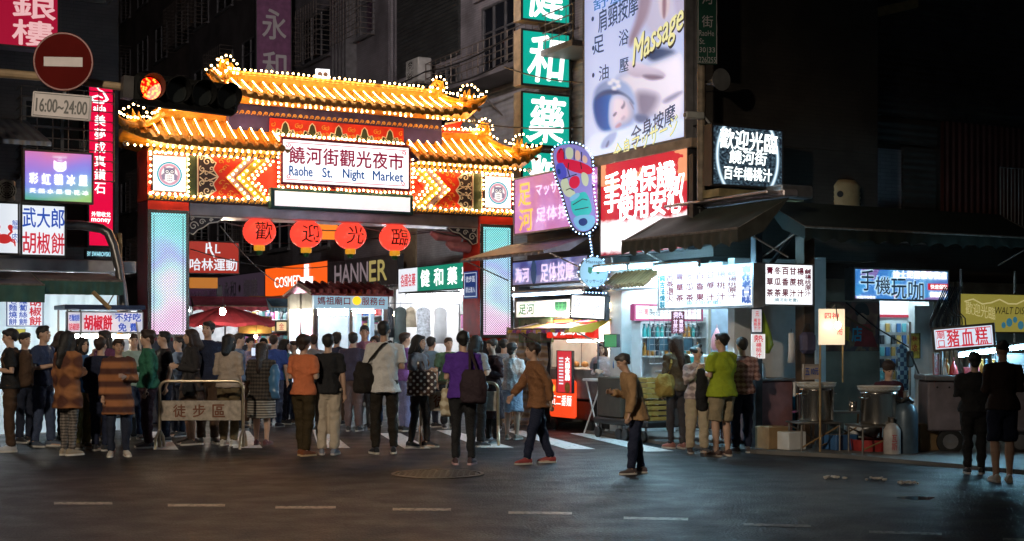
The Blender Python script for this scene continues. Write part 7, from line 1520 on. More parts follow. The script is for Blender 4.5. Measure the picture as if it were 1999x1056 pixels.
MB().box(-hw, hw, 0, 0.03, z0, z1).build("board", emit("board_glow_face", (1.0, 0.78, 0.55), 0.7), o); letters(o, "四神", -hw*0.6, hw*0.5, z0+(z1-z0)*0.72, z1-0.05, RED_LIT, y=-0.008, bold=0.02); letters(o, "湯", hw*0.35, hw*0.8, z0+0.13, z0+0.27, RED_LIT, y=-0.008); m = MB(); m.tube([(-hw*0.9, 0.02, 0), (-hw*0.9, 0.02, z1)], 0.014, 6); m.tube([(hw*0.9, 0.02, z0-0.5), (hw*0.9, 0.02, z1)], 0.012, 6); m.build("pole", WOOD, o); MB().ell((0, -0.16, (z0+z1)/2+0.02), (0.04, 0.04, 0.05), 10, 6).build("bulb", emit("menu_bulb", (1.0, 0.8, 0.5), 26), o, True); MB().tube([(0, -0.16, (z0+z1)/2+0.06), (0, -0.1, z1+0.06), (0, 0.02, z1)], 0.008, 5).build("bulb_arm", BLK, o)  # board face glows by itself, the bulb's warm light put into its colour
small_sign("cardboard price card reading 五 10元 beside the left steel pot", (1568, 1600, 711, 741, 18.25), [("五", 0.12, 0.38, 0.3, 0.75, False), ("10元", 0.48, 0.92, 0.3, 0.75, False)], col("brown_card", (0.4, 0.3, 0.24), 0.7, var=0.15), BLUE_INK)
o = thing("ventilation_box", "dark purple hanging bag on the brown post by the poster", "bag", (*at(1577, 19.5), zat(690, 19.5)), A); MB().bbox(-0.12, 0.12, -0.08, 0.08, 0, 0.3, 0.05).build("bag_body", col("dusk_purple_cloth", (0.08, 0.07, 0.13), 0.7), o); MB().tube([(-0.08, 0, 0.3), (-0.03, 0, 0.42), (0.03, 0, 0.42), (0.08, 0, 0.3)], 0.01, 6).build("strap", BLK, o); o.name = "hanging_bag"
o = thing("towel", "white towel hanging left of the dark purple bag", "towel", (*at(1545, 19.4), zat(650, 19.4)), A); MB().loft([(0, 0, -0.42, 0.06, 0.03), (0.01, 0, -0.2, 0.055, 0.025), (0, 0, 0, 0.05, 0.015)], 12).build("cloth", CL[2], o, True); MB().tube([(0, 0, 0), (0, 0, 0.06)], 0.006, 5).build("hook", RUST, o)
# litter left at the kerb
for i, (px, py, lab) in enumerate(((1632, 935, "crumpled pale litter at the kerb, leftmost heap"), (1712, 938, "crumpled pale litter at the kerb, middle heap"), (1778, 946, "crumpled pale litter at the kerb, nearest the cart"))):
    m = MB()
    for k in range(16): a = random.random()*6.28; r = random.random()*0.13; m.ell((r*math.cos(a), r*math.sin(a)*0.5, 0.012+0.02*random.random()), (0.012+0.025*random.random(), 0.02, 0.014), 5, 3)
    o = m.build("litter", col("pale_paper_litter", (0.55, 0.5, 0.45), 0.7, var=0.3)); o.location = (*ground(px, py), 0.0); tag(o, lab, "litter")
# notice on the right gate pillar
nx, ny = gloc(GW-0.75-0.012, 0.66); 
_, nw, _ = place_px(905, 934, 528, 582, 28.3, B)
o = thing("notice", "blue notice with white writing on the red face of the right pillar", "notice", (*gloc(GW-0.765, 0.7), zat(582, 28.3)), B); nh = 54/F*28.3
MB().box(0, 0.62, 0, 0.01, 0, nh).build("sheet", emit("blue_notice_face", srgb(35, 65, 140), 0.4), o); m = MB(); m.ribbon([(0.04, 0.04), (0.58, 0.04), (0.58, nh-0.04), (0.04, nh-0.04)], 0.012, -0.006, 0.004, True); m.build("border", WHITE_SOFT, o); letters(o, "徒步區", 0.1, 0.52, nh*0.6, nh*0.82, WHITE_SOFT, y=-0.006); letters(o, "禁止進入", 0.1, 0.52, nh*0.22, nh*0.42, WHITE_SOFT, y=-0.006)
# overhead cables
cable("overhead_cable", "thin overhead cable crossing in front of the massage billboard", [P_(985, 130, 26), P_(1180, 160, 23), P_(1420, 175, 20)], 0.012, BLK, 0.1)
cable("overhead_cable", "thin overhead cable crossing low over the billboard to the gate roof", [P_(900, 235, 27.5), P_(1180, 245, 23.5), P_(1380, 240, 20)], 0.012, BLK, 0.1)
cable("overhead_cable", "dark cable slanting across the pale tiled house above the gate", [P_(640, 200, 40), P_(830, 140, 34), P_(1012, 60, 30)], 0.02, BLK, 0.15)
cable("overhead_cable", "second dark cable slanting below the first above the gate", [P_(660, 205, 40), P_(840, 170, 34), P_(1012, 105, 30)], 0.02, BLK, 0.15)
# pedestrian-zone barriers
BARM = col("worn_chrome_tube", (0.5, 0.42, 0.3), 0.3, 0.85, var=0.2)
def barrier(px0, px1, pyt, pyb, label):
    Y = Yfoot(pyb); p0, p1 = at(px0, Y), at(px1, Y); w = p1[0]-p0[0]; H = zat(pyt, Y); o = thing("crowd_barrier", label, "barrier", (*p0, 0), R(2), "徒步區 barriers")
    m = MB(); r = 0.11; pts = [(0, 0, 0.03), (0, 0, H-r)]+[(r-r*math.cos(a), 0, H-r+r*math.sin(a)) for a in [PI/2*k/6 for k in range(1, 7)]]+[(w-r+r*math.sin(a), 0, H-r+r*math.cos(a)) for a in [PI/2*k/6 for k in range(7)]]+[(w, 0, 0.03)]
    m.tube(pts, 0.022, 10); smooth_angle(m.build("frame", BARM, o), 50)
    MB().bbox(0.024, w-0.024, -0.012, 0.012, zat(821, Y) if pyb == 877 else 0.5, zat(782, Y) if pyb == 877 else 0.78, 0.004).build("panel", col("scratched_barrier_panel", (0.34, 0.29, 0.24), 0.45, 0.3, var=0.3, scale=16), o)
    za, zb = (zat(817, Y), zat(787, Y)) if pyb == 877 else (0.53, 0.75)
    INK = col("barrier_brown_ink", (0.16, 0.05, 0.02), 0.6); 
    for i, ch in enumerate("徒步區"): cx = w*(0.24+0.235*i); letters(o, ch, cx-0.085, cx+0.085, za+0.02, zb-0.02, INK, y=-0.016, bold=0.04)
    for x in (0.0, w):
        m = MB(); m.tube([(x, -0.28, 0.02), (x, -0.24, 0.16), (x, 0, 0.28), (x, 0.24, 0.16), (x, 0.28, 0.02)], 0.02, 8); smooth_angle(m.build("foot", BARM, o), 50)
barrier(312, 474, 744, 877, "crowd barrier with brown 徒步區 lettering in front of the queue at left")
barrier(822, 973, 747, 870, "crowd barrier with 徒步區 lettering behind the woman in the purple tee")
# ---- an assumed road lamp, and an added unseen one for the upper fronts
def added_street_lamp(loc, aim, W, c, ang, label, arm):
    o = thing("added_street_lamp", label, "street lamp", (loc[0], loc[1], 0)); H = loc[2]
    MB().tube([(0, 0, 0), (0, 0, H), (arm*0.6, 0, H+0.35), (arm, 0, H+0.35)], [0.1, 0.07, 0.05, 0.05], 10).build("pole", DUCT, o); MB().bbox(min(arm, arm*1.3), max(arm, arm*1.3), -0.12, 0.12, H+0.28, H+0.42, 0.03).build("head", FRAME_GREY, o)
    ld = bpy.data.lights.new("added_lamp_light", 'SPOT'); ld.energy = W; ld.color = c; ld.spot_size = R(ang); ld.spot_blend = 0.7; ld.shadow_soft_size = 0.25
    lo = bpy.data.objects.new("added_lamp_light", ld); COL.objects.link(lo); lo.parent = o; lo.location = (arm*1.15, 0, H+0.2)
    d = Vector(aim)-Vector((loc[0]+arm*1.15, loc[1], H+0.2)); lo.rotation_euler = d.to_track_quat('-Z', 'Y').to_euler()
added_street_lamp((-7.5, 3.5, 7.2), (-2.4, 18, 0.2), ASSUMED_LAMP_W, (1.0, 0.84, 0.64), 62, "street lamp with arm standing left of the viewpoint over the road", 1.6)
added_street_lamp((-8.2, 17.5, 10.0), (-3, 42, 11), CORNER_FILL_W, (1.0, 0.86, 0.84), 54, "tall street lamp at the left corner lighting the upper house fronts", 3.6)
# ---- small clutter of the stalls
BAGC = [col("bag_red_film", (0.45, 0.04, 0.04), 0.35, var=0.3), col("bag_pink_film", (0.55, 0.25, 0.3), 0.35, var=0.3), col("bag_clear_film", (0.5, 0.52, 0.52), 0.3, var=0.3), col("bag_blue_film", (0.06, 0.14, 0.35), 0.35, var=0.3)]
def hung_bag(px, py, Y, c, label, q=1.0):
    o = thing("plastic_bag", label, "bag", (*at(px, Y), zat(py, Y)), A); m = MB(); m.loft([(0, 0, -0.34*q, 0.07*q, 0.05*q), (0.01, 0, -0.28*q, 0.11*q, 0.08*q), (0, 0, -0.15*q, 0.09*q, 0.06*q), (0, 0, -0.06*q, 0.04*q, 0.03*q), (0, 0, 0, 0.012, 0.012)], 12); m.build("film", BAGC[c], o, True); MB().tube([(0, 0, -0.01), (0, 0, 0.05)], 0.006, 5).build("knot", BAGC[c], o)
hung_bag(1512, 606, 20.6, 0, "red plastic bag hung on the rail behind the corner post"); hung_bag(1532, 608, 20.7, 2, "pale clear plastic bag hung on the rail behind the folding chair"); hung_bag(1400, 640, 20.8, 1, "pink plastic bag hung inside the juice stand left of the corner post")
hung_bag(1862, 705, 18.4, 0, "small red plastic bag hanging under the tilted cart sign", 0.6); hung_bag(1846, 706, 18.4, 2, "small clear plastic bag hanging under the tilted cart sign", 0.6)
hung_bag(1205, 690, 22.3, 3, "blue plastic bag hung beside the snack stall's right post", 0.8)
def box(px, pyf, w, d, h, c, label, rot=A, z=0.05):
    Y = Yfoot(pyf); o = thing("carton", label, "box", (*at(px, Y), z), rot); m = MB(); m.bbox(-w/2, w/2, -d/2, d/2, 0, h, 0.008); m.build("body", c, o); MB().box(-w/2-0.001, w/2+0.001, -0.03, 0.03, h, h+0.003).build("tape", col("packing_tape", (0.3, 0.2, 0.1), 0.3), o)
CARD = col("brown_cardboard", (0.28, 0.18, 0.09), 0.75, var=0.2); FOAM = col("white_foam_box", (0.6, 0.6, 0.6), 0.6, var=0.1); BLUEC = col("blue_crate_plastic", (0.04, 0.12, 0.28), 0.45)
box(1508, 882, 0.36, 0.3, 0.3, CARD, "brown carton on the pavement right of the corner post"); box(1545, 884, 0.3, 0.26, 0.24, FOAM, "white foam box under the folding chair's right side"); box(1640, 884, 0.4, 0.3, 0.2, BLUEC, "low blue box on the pavement under the left steel pot's shelf"); box(1800, 886, 0.34, 0.3, 0.36, CARD, "brown carton between the gas cylinder and the grey cart"); box(1672, 880, 0.24, 0.24, 0.32, FOAM, "white foam box behind the long shelf table")
for i in range(7):
    b = link("sauce_bottle", bms[(i*2+1) % 4]); b.location = in_local((P1[0], P1[1]), R(-6), 0.12+0.075*i+(0.3 if i > 2 else 0), 0.12+0.05*(i % 2), 1.062); tag(b, "sauce bottle in the row along the grey cart's worktop", "bottle", "sauce bottles on the grey cart")
for i in range(9):
    b = link("sauce_bottle", bms[(i*3+2) % 4]); b.location = in_local(c_ if False else wpt(C0, 0.95, -0.1), B, 0.08+0.09*i, 0.15+0.06*(i % 2), 0.992); tag(b, "bottle in the row on the juice stand counter", "bottle", "bottles on the juice stand counter")
for i in range(6):
    o = thing("juice_tub", "clear lidded juice tub in the row on the dark steel counter", "tub", in_local(wpt(C0, 3.15, 0.15), B, 1.1+0.2*i, 0.3, 1.062), B, "juice tubs on the dark steel counter"); MB().lathe([(0.07, 0), (0.085, 0.2), (0.085, 0.21)], 16).build("cup_body", [BAGC[2], BCOL[1], BCOL[0]][i % 3], o); MB().lathe([(0.09, 0.212), (0.09, 0.235), (0.03, 0.25)], 16).build("lid", SHELF, o)
m = MB(); x0, y0 = at(1790, 18.9)
m.tube([(x0-0.1, y0, 0.75), (x0-0.25, y0-0.1, 0.6), (x0-0.3, y0-0.2, 0.2), (x0-0.45, y0-0.15, 0.08), (x0-0.8, y0+0.1, 0.08), (x0-0.75, y0+0.2, 0.5)], 0.014, 6); tag(m.build("gas_hose", col("orange_hose", (0.4, 0.13, 0.03), 0.5)), "orange gas hose looping from the tall cylinder to the pots", "hose")

# ---- deeper layers of the market street
PINKC = col("pink_canopy_cloth", (0.5, 0.1, 0.16), 0.7, var=0.2)
def canopy(px, Y, w, zb, zf, mat, label): x, y = at(px, Y); awning(label, (x, y), w, 1.1, zb, zf, 0.16, A*0.6, mat, mat, 0.05)
canopy(372, 39.5, 2.6, 2.75, 2.45, PINKC, "pink stall canopy deep in the street beside the left pillar"); canopy(486, 41, 2.2, 2.8, 2.5, col("amber_canopy_cloth", (0.5, 0.26, 0.05), 0.7), "amber stall canopy deep in the street left of the booth"); canopy(520, 36.5, 1.1, 2.6, 2.35, col("sky_canopy_cloth", (0.15, 0.3, 0.45), 0.7), "small sky blue canopy between amber canopy and booth")
WB = emit("small_warm_bulb", (1.0, 0.78, 0.5), 70)
for px, py, Y, nm in ((392, 634, 38.5, "small bulb under the pink canopy"), (470, 640, 38, "small bulb left of the ochre cloth panel"), (500, 657, 37, "small low bulb beneath the ochre cloth panel"), (548, 636, 36, "small bulb beside the booth's left corner"), (770, 612, 34, "small bulb above the black hanging jacket")): bare_bulb(px, py, Y, nm, 0.045, WB, 0.3)
s = Sign("shop_sign", "small lilac lit sign above the amber canopy left of the booth", "sign", (517, 566, 588, 606, 40), B, emit("lilac_lit_face", srgb(170, 130, 190), 0.7)); s.t("運動服飾", 0.1, 0.9, 0.25, 0.75, W_INK)
s = Sign("shop_sign", "small round-cornered cream sign low beside the booth's left post", "sign", (538, 562, 626, 648, 35), A*0.6, emit("cream_lit_face", srgb(235, 215, 170), 0.7)); s.t("金", 0.3, 0.7, 0.2, 0.8, RED_LIT)
for k, (a, b, nm) in enumerate((((368, 468, 30), (905, 442, 31), "thin cable sagging behind the four lanterns"), ((372, 486, 32), (640, 520, 40), "thin cable slanting down behind the first lantern"), ((430, 440, 30), (560, 560, 44), "dark cable running down from the gate to the orange drugstore sign"))): cable("overhead_cable", nm, [P_(*a), P_(*b)], 0.014, WIRE if k == 0 else BLK, 0.2)
for b_ in [q for q in bpy.data.objects if q.get("label", "").startswith("yellow cartoon-patterned")]:
    [MB().tube([(x, 0.06, -1.0), (x, 0.06, 1.0)], 0.02, 6).build("support_pole", RUST, b_) for x in (0.1, 1.3)]

# ================================================================ PEOPLE
JOBS = []
def job(o, voxel, it, wr=0.0, seed=0):
    JOBS.append((o, voxel, it, wr, seed))
def run_jobs():
    for o, vx, it, wr, sd in JOBS:
        r = o.modifiers.new("r", 'REMESH'); r.mode = 'VOXEL'; r.voxel_size = vx; r.use_smooth_shade = True
        if it: s = o.modifiers.new("s", 'SMOOTH'); s.factor = 0.5; s.iterations = it
    dg = bpy.context.evaluated_depsgraph_get(); dg.update()
    new = [bpy.data.meshes.new_from_object(o.evaluated_get(dg)) for o, *_ in JOBS]
    for (o, vx, it, wr, sd), me in zip(JOBS, new):
        old = o.data; mats = list(old.materials); o.modifiers.clear()
        if wr and len(me.vertices):
            n = len(me.vertices); a = np.empty(n*3); me.vertices.foreach_get("co", a); a = a.reshape(-1, 3)
            nr = np.empty(n*3); me.vertices.foreach_get("normal", nr); nr = nr.reshape(-1, 3)
            rs = np.random.RandomState(sd); d = np.zeros(n)
            for q in range(9):
                v = rs.normal(size=3)*np.array([1.0, 1.0, 1.3]); f = rs.uniform(14, 42); w = 1.2-2*np.abs(np.sin(a@(v/np.linalg.norm(v))*f*0.6+rs.uniform(0, 6.28)+1.6*np.sin(a@rs.normal(size=3)*9)))
                d += w*(14/f)
            a += nr*(np.clip(d, -1.2, 1.1)*wr*0.7)[:, None]; me.vertices.foreach_set("co", a.ravel())
        me.materials.clear()
        for m in mats: me.materials.append(m)
        me.polygons.foreach_set("use_smooth", [True]*len(me.polygons)); me.update()
        me.name = o.name; o.data = me; bpy.data.meshes.remove(old)
SKINS = [col("skin_light", (0.52, 0.33, 0.24), 0.5, var=0.08, scale=12), col("skin_tan", (0.42, 0.25, 0.17), 0.5, var=0.08, scale=12)]
LIP = col("lip_tone", (0.32, 0.11, 0.1), 0.5, var=0.05); EYE = col("eye_dark", (0.015, 0.012, 0.012), 0.2, var=0.02)
HAIRB = col("black_hair", (0.012, 0.010, 0.010), 0.6, var=0.3, scale=30, bump=0.4, bscale=60); HAIRD = col("dark_brown_hair", (0.03, 0.016, 0.011), 0.6, var=0.3, scale=30, bump=0.4, bscale=60); HAIRG = col("greying_hair", (0.06, 0.055, 0.05), 0.5, var=0.4, scale=30)
_cl = {}
def cloth(name, rgb, var=0.22, rough=0.8): return col("cloth_"+name, rgb, rough, var=var*0.6, scale=13, bump=0.6, bscale=38, spec=0.25)
def plaid(name, a, b, fz, fx=0.0):
    def fn(n, l, p):
        tc = n.new("ShaderNodeTexCoord"); sp = n.new("ShaderNodeSeparateXYZ"); l.new(tc.outputs["Object"], sp.inputs[0])
        s = math_(n, l, 'ADD', math_(n, l, 'SINE', math_(n, l, 'MULTIPLY', sp.outputs[2], fz)), math_(n, l, 'MULTIPLY', math_(n, l, 'SINE', math_(n, l, 'MULTIPLY', sp.outputs[0], fx or 1)), 0.7 if fx else 0.0))
        r = ramp(n, [(0.3, a), (0.7, b)]); l.new(math_(n, l, 'ADD', math_(n, l, 'MULTIPLY', s, 0.35), 0.5), r.inputs[0]); l.new(r.outputs[0], p.inputs["Base Color"]); p.inputs["Roughness"].default_value = 0.85
    return nodes_mat("cloth_"+name, fn)
ARMS = {'down': ((.055, .02, -.28), (.06, -.05, -.52)), 'front': ((.05, .01, -.27), (-.09, -.22, -.22)), 'mouth': ((.06, -.10, -.25), (-.11, -.2, -.03)), 'strap': ((.09, -.06, -.26), (-.02, -.15, -.08)),
        'pocket': ((.13, .05, -.25), (.02, -.02, -.46)), 'raise': ((.05, -.19, -.14), (.0, -.27, .1)), 'bag': ((.07, .0, -.28), (.06, -.2, -.36)), 'cross': ((.08, -.05, -.27), (-.16, -.2, -.2)), 'swing': ((.07, -.12, -.25), (.05, -.27, -.43)), 'back': ((.08, .12, -.25), (.07, .16, -.5)), 'reach': ((.04, -.2, -.2), (.0, -.42, -.12))}
pid = [0]
def person(label, px, pyf, pyh, face, sex='f', top=None, bottom=None, hair=('short', None), arms=('down', 'down'), shoe=(0.03, 0.03, 0.035), sole=(0.5, 0.48, 0.45), skin=0, wide=1.0, spread=0.09, stride=0.0, yaw=0, pitch=0, lean=0.0, fine=True, group=None, z0=0.0, seated=False, Y=None):
    pid[0] += 1; sd = pid[0]
    Y = Y or Yfoot(pyf); X, Y = at(px, Y); H = zat(pyh, Y)-z0 if not seated else 1.6; k = H/1.7
    o = thing("person", label, "person", (X, Y, z0), R(face), group)
    V = lambda *p: Vector(p)*k
    sk = SKINS[skin]; b = wide; sw = (0.185 if sex == 'm' else 0.162)*(0.6+0.4*b); hip = 0.095
    ln = lambda z: lean*max(0, z-0.95)                            # forward lean
    # joints
    dz = -0.42 if seated else 0.0
    sh = [V(s*sw, -ln(1.39), 1.39+dz) for s in (-1, 1)]
    el, wr = [], []
    for i, s in enumerate((-1, 1)):
        e, w = ARMS[arms[i]]; el.append(sh[i]+V(s*e[0], e[1], e[2])); wr.append(sh[i]+V(s*w[0], w[1], w[2]))
    hp = [V(s*hip, 0, 0.92+dz) for s in (-1, 1)]
    if seated:
        an = [V(s*0.13, -0.38, 0.08) for s in (-1, 1)]; kn = [V(s*0.14, -0.42, 0.5) for s in (-1, 1)]
    else:
        an = [V(s*(spread+0.0), -s*stride, 0.085) for s in (-1, 1)]; kn = [V(s*(hip*0.5+spread*0.5), -s*stride*0.45-0.025, 0.49) for s in (-1, 1)]
    def torso(rings, d, n=20):
        return [(0, -ln(z)*k, (z+dz)*k, (rx*(b if z < 1.36 else 1)+d)*k, (ry*(b if z < 1.36 else 1)+d)*k) for z, rx, ry in rings]
    f = sex == 'f'
    TR = [(0.84, .13, .09), (0.92, .168 if f else .16, .12), (1.0, .15, .108), (1.08, .128 if f else .145, .096), (1.18, .14 if f else .16, .106), (1.28, .155 if f else .178, .115), (1.36, .15 if f else .18, .1), (1.415, .115 if f else .14, .078), (1.45, .064, .06)]
    # ---- body (one continuous skin)
    m = MB(); m.loft(torso(TR, 0)); m.tube([V(0, -ln(1.42), 1.42+dz), V(0, -ln(1.5)-0.01, 1.5+dz), V(0, -ln(1.56)-0.015, 1.56+dz)], [.058*k, .052*k, .054*k], 12)
    hc = V(0, -ln(1.6)-0.02, 1.605+dz); Rm = Matrix.Rotation(R(yaw), 3, 'Z') @ Matrix.Rotation(R(pitch), 3, 'X')
    hd = lambda x, y, z: hc+Rm @ V(x, y, z)
    Q = lambda *r: tuple(v*k for v in r)
    m.ell(hd(0, 0.012, 0.02), Q(.073, .09, .088), 16, 12, Rm); m.ell(hd(0, -0.02, -0.045), Q(.058, .066, .07), 14, 10, Rm); m.ell(hd(0, -0.055, -0.085), Q(.028, .025, .022), 8, 6, Rm)
    m.tube([hd(0, -0.082, 0.018), hd(0, -0.098, -0.018), hd(0, -0.084, -0.03)], Q(.009, .014, .01), 6); m.ell(hd(0, -0.07, 0.03), Q(.05, .015, .013), 8, 5, Rm); m.ell(hd(0, -0.078, -0.055), Q(.022, .014, .011), 8, 5, Rm)
    for s in (-1, 1): m.ell(hd(s*0.076, 0.012, 0.0), Q(.012, .022, .033), 8, 6, Rm); m.ell(hd(s*0.04, -0.06, -0.022), Q(.024, .018, .02), 8, 5, Rm)
    for i, s in enumerate((-1, 1)):
        m.tube([sh[i]+V(-s*.04, 0, .0), sh[i], sh[i].lerp(el[i], .5), el[i], el[i].lerp(wr[i], .35), wr[i]], Q(.05, .052, .043, .036, .037, .024), 10)
        d = (wr[i]-el[i]).normalized(); side = d.cross(Vector((s, 0, 0.15))).normalized(); nrm = side.cross(d)
        pc_ = wr[i]+d*0.045*k
        m.tube([wr[i], wr[i]+d*.03*k, wr[i]+d*.085*k], [Q(.018, .022), Q(.016, .036), Q(.014, .038)], 8)
        inw = nrm if nrm.x*s < 0 else -nrm
        for q, (off, L) in enumerate(((-.03, .062), (-.01, .074), (.01, .07), (.029, .054))):
            a = wr[i]+d*.08*k+side*off*k; c1 = a+d*L*.5*k+inw*.008*k; c2 = c1+d*L*.38*k+inw*.026*k
            m.tube([a, c1, c2], Q(.0095, .009, .0075), 6)
        a = wr[i]+d*.03*k-side*.03*k; m.tube([a, a-side*.022*k+d*.03*k+inw*.012*k, a-side*.02*k+d*.06*k+inw*.028*k], Q(.012, .011, .008), 6)
        m.tube([hp[i], hp[i].lerp(kn[i], .45), kn[i], kn[i].lerp(an[i], .3), kn[i].lerp(an[i], .7), an[i], an[i]-V(0, 0, .05)], Q(.08*b, .068, .05, .052, .038, .034, .036) if bottom and bottom[0] == 'trousers' else Q(.088*b, .076, .056, .058, .043, .036, .036), 12)
        m.tube([an[i]-V(0, -.05, .05), an[i]-V(0, .05, .055), an[i]-V(0, .15, .062)], [Q(.03, .024), Q(.038, .024), Q(.03, .014)], 8)
    body = m.build("body", sk, o); job(body, (0.0105 if fine else 0.016)*k, 2 if fine else 1)
    for s in (-1, 1):
        MB().ell(hd(s*0.031, -0.073, 0.012), Q(.011, .007, .0065), 8, 5, Rm).build("eye", EYE, body, True)
        m = MB(); m.tube([hd(s*0.016, -0.081, 0.033), hd(s*0.034, -0.078, 0.037), hd(s*0.052, -0.066, 0.031)], Q(.004, .005, .003), 5); m.build("eyebrow", hair[1] or HAIRB, body)
    MB().ell(hd(0, -0.087, -0.056), Q(.02, .006, .006), 8, 5, Rm).build("mouth", LIP, body, True)
    # ---- hair
    hm = hair[1] or HAIRB; m = MB(); kind = hair[0]
    if kind == 'short':
        m.ell(hd(0, 0.03, 0.038), Q(.092, .104, .092), 16, 10, Rm); m.ell(hd(0, -0.042, 0.085), Q(.068, .048, .036), 10, 6, Rm); m.ell(hd(0, 0.07, -0.02), Q(.06, .035, .055), 10, 6, Rm)
    elif kind == 'crew':
        m.ell(hd(0, 0.026, 0.045), Q(.085, .1, .088), 16, 10, Rm); m.ell(hd(0, -0.02, 0.1), Q(.062, .06, .034), 10, 6, Rm); m.ell(hd(0, 0.07, -0.01), Q(.064, .036, .06), 10, 6, Rm)
    elif kind == 'thick':
        m.ell(hd(0, 0.03, 0.05), Q(.1, .108, .092), 16, 10, Rm); m.ell(hd(0, -0.035, 0.1), Q(.08, .055, .035), 10, 6, Rm); m.ell(hd(0, 0.075, -0.03), Q(.07, .042, .07), 10, 6, Rm)
    elif kind == 'curly':
        for q in range(46):
            a = q*2.4; z = -0.02+0.15*((q*0.618) % 1); rr = math.sqrt(max(0.02, 1-((z-0.04)/0.13)**2)); y = 0.035+.085*rr*math.sin(a); x = .085*rr*math.cos(a)
            if y < -0.045 and z < 0.06: continue
            m.ell(hd(x, y, z), Q(.034, .034, .034), 8, 6)
        m.ell(hd(0, 0.03, 0.04), Q(.085, .09, .085), 14, 8, Rm)
    elif kind == 'bun':
        m.ell(hd(0, 0.028, 0.042), Q(.082, .092, .08), 16, 10, Rm); m.ell(hd(0, 0.1, 0.09), Q(.042, .042, .042), 10, 6); m.ell(hd(0, -0.035, 0.085), Q(.06, .045, .03), 10, 6, Rm)
    else:
        L = {'bob': 0.14, 'long': 0.33, 'verylong': 0.42}[kind]
        m.ell(hd(0, 0.03, 0.04), Q(.097, .106, .09), 16, 10, Rm); m.ell(hd(0, -0.045, 0.085), Q(.065, .04, .03), 10, 6, Rm)
        pts = [hd(0, 0.04, 0.05), hd(0, 0.05, -0.05), hc+Rm @ V(0, 0.06, -0.08)+V(0, 0.02, -L*0.35), hc+Rm @ V(0, 0.05, -0.08)+V(0, 0.045, -L*0.8), hc+Rm @ V(0, 0.05, -0.08)+V(0, 0.05, -L)]
        m.tube(pts, [Q(.1, .09), Q(.115, .085), Q(.132, .07), Q(.135, .055), Q(.1, .035)], 14)
        for s in (-1, 1): m.tube([hd(s*0.06, -0.035, 0.07), hd(s*0.083, -0.02, 0.0), hd(s*0.085, -0.01, -0.08), hc+Rm @ V(s*0.085, 0.01, -0.09)+V(0, 0.01, -L*0.4)], Q(.02, .026, .028, .018), 8)
    h_ = m.build("hair", hm, o); job(h_, (0.012 if fine else 0.018)*k, 2, 0.006 if kind != 'crew' else 0.003, sd)
    # ---- lower clothes
    if bottom:
        kind, mat = bottom[:2]; m = MB()
        loose = bottom[2] if len(bottom) > 2 else 0.012
        if kind in ('trousers', 'shorts'):
            m.loft(torso([(0.80, .1, .08), (0.86, .165 if f else .158, .115), (0.93, .17 if f else .162, .122), (1.0, .152, .112), (1.05, .14 if f else .148, .1)], .012), 20)
            for i, s in enumerate((-1, 1)):
                pts = [hp[i]-V(0, 0, -.02), hp[i].lerp(kn[i], .3), hp[i].lerp(kn[i], .75), kn[i]]; rad = [.084*b, .086*b, .074, .066]
                if kind == 'trousers': pts += [kn[i].lerp(an[i], .45), an[i]+V(0, 0, .0)]; rad += [.061, .05]
                else: pts[-1] = kn[i].lerp(hp[i], .02); rad[-1] = .082; rad[-2] = .085
                m.tube(pts, [(q+loose)*k for q in rad], 14)
            nm = 'trousers' if kind == 'trousers' else 'shorts'
        else:
            zl = bottom[3] if len(bottom) > 3 else 0.5; m.loft(torso([(zl, .2, .17), (0.7, .19, .15), (0.85, .178, .13), (0.95, .165, .118), (1.03, .138, .1), (1.06, .12, .09)], .015), 24); nm = 'skirt'
        job(m.build(nm, mat, o), (0.016 if fine else 0.022)*k, 2, 0.009, sd+50)
    # ---- upper clothes
    if top:
        kind, mat = top[:2]; hem = top[2] if len(top) > 2 else 0.88; d = top[3] if len(top) > 3 else 0.016
        m = MB(); rings = []
        if hem < 0.84:
            for q in range(3): rings.append((hem+(0.86-hem)*q/3, .178+.03*(1-q/3), .13+.03*(1-q/3)))
            rings += [(0.88, .172, .125), (1.0, .158, .115)]
        else: rings += [(hem, .19 if f else .188, .146), (hem+0.06, .184, .14), (1.02, .162, .122)]
        rings += [(1.08, .138 if f else .15, .102), (1.18, .146 if f else .164, .11), (1.28, .158 if f else .182, .118), (1.36, .154 if f else .184, .104), (1.415, .12 if f else .146, .084), (1.458, .07, .066)]
        m.loft(torso(rings, d), 22)
        lon = kind in ('long', 'coat')
        for i, s in enumerate((-1, 1)):
            if kind == 'vest': continue
            if lon: pts = [sh[i]+V(-s*.05, 0, .0), sh[i], sh[i].lerp(el[i], .5), el[i], el[i].lerp(wr[i], .5), el[i].lerp(wr[i], .94)]; rad = [.056, .06, .052, .047, .042, .036]
            else: pts = [sh[i]+V(-s*.05, 0, .0), sh[i], sh[i].lerp(el[i], .4), sh[i].lerp(el[i], .78)]; rad = [.056, .061, .058, .06]
            m.tube(pts, [(q+d*.7)*k for q in rad], 12)
        job(m.build({'tee': 'shirt', 'long': 'shirt', 'coat': 'coat', 'vest': 'vest'}[kind], mat, o), (0.0145 if fine else 0.022)*k, 2, 0.010, sd+99)
    # ---- shoes
    SM = [col("shoe_%d_%d_%d" % tuple(int(v*99) for v in shoe), shoe, 0.55), col("sole_%d_%d_%d" % tuple(int(v*99) for v in sole), sole, 0.6)]
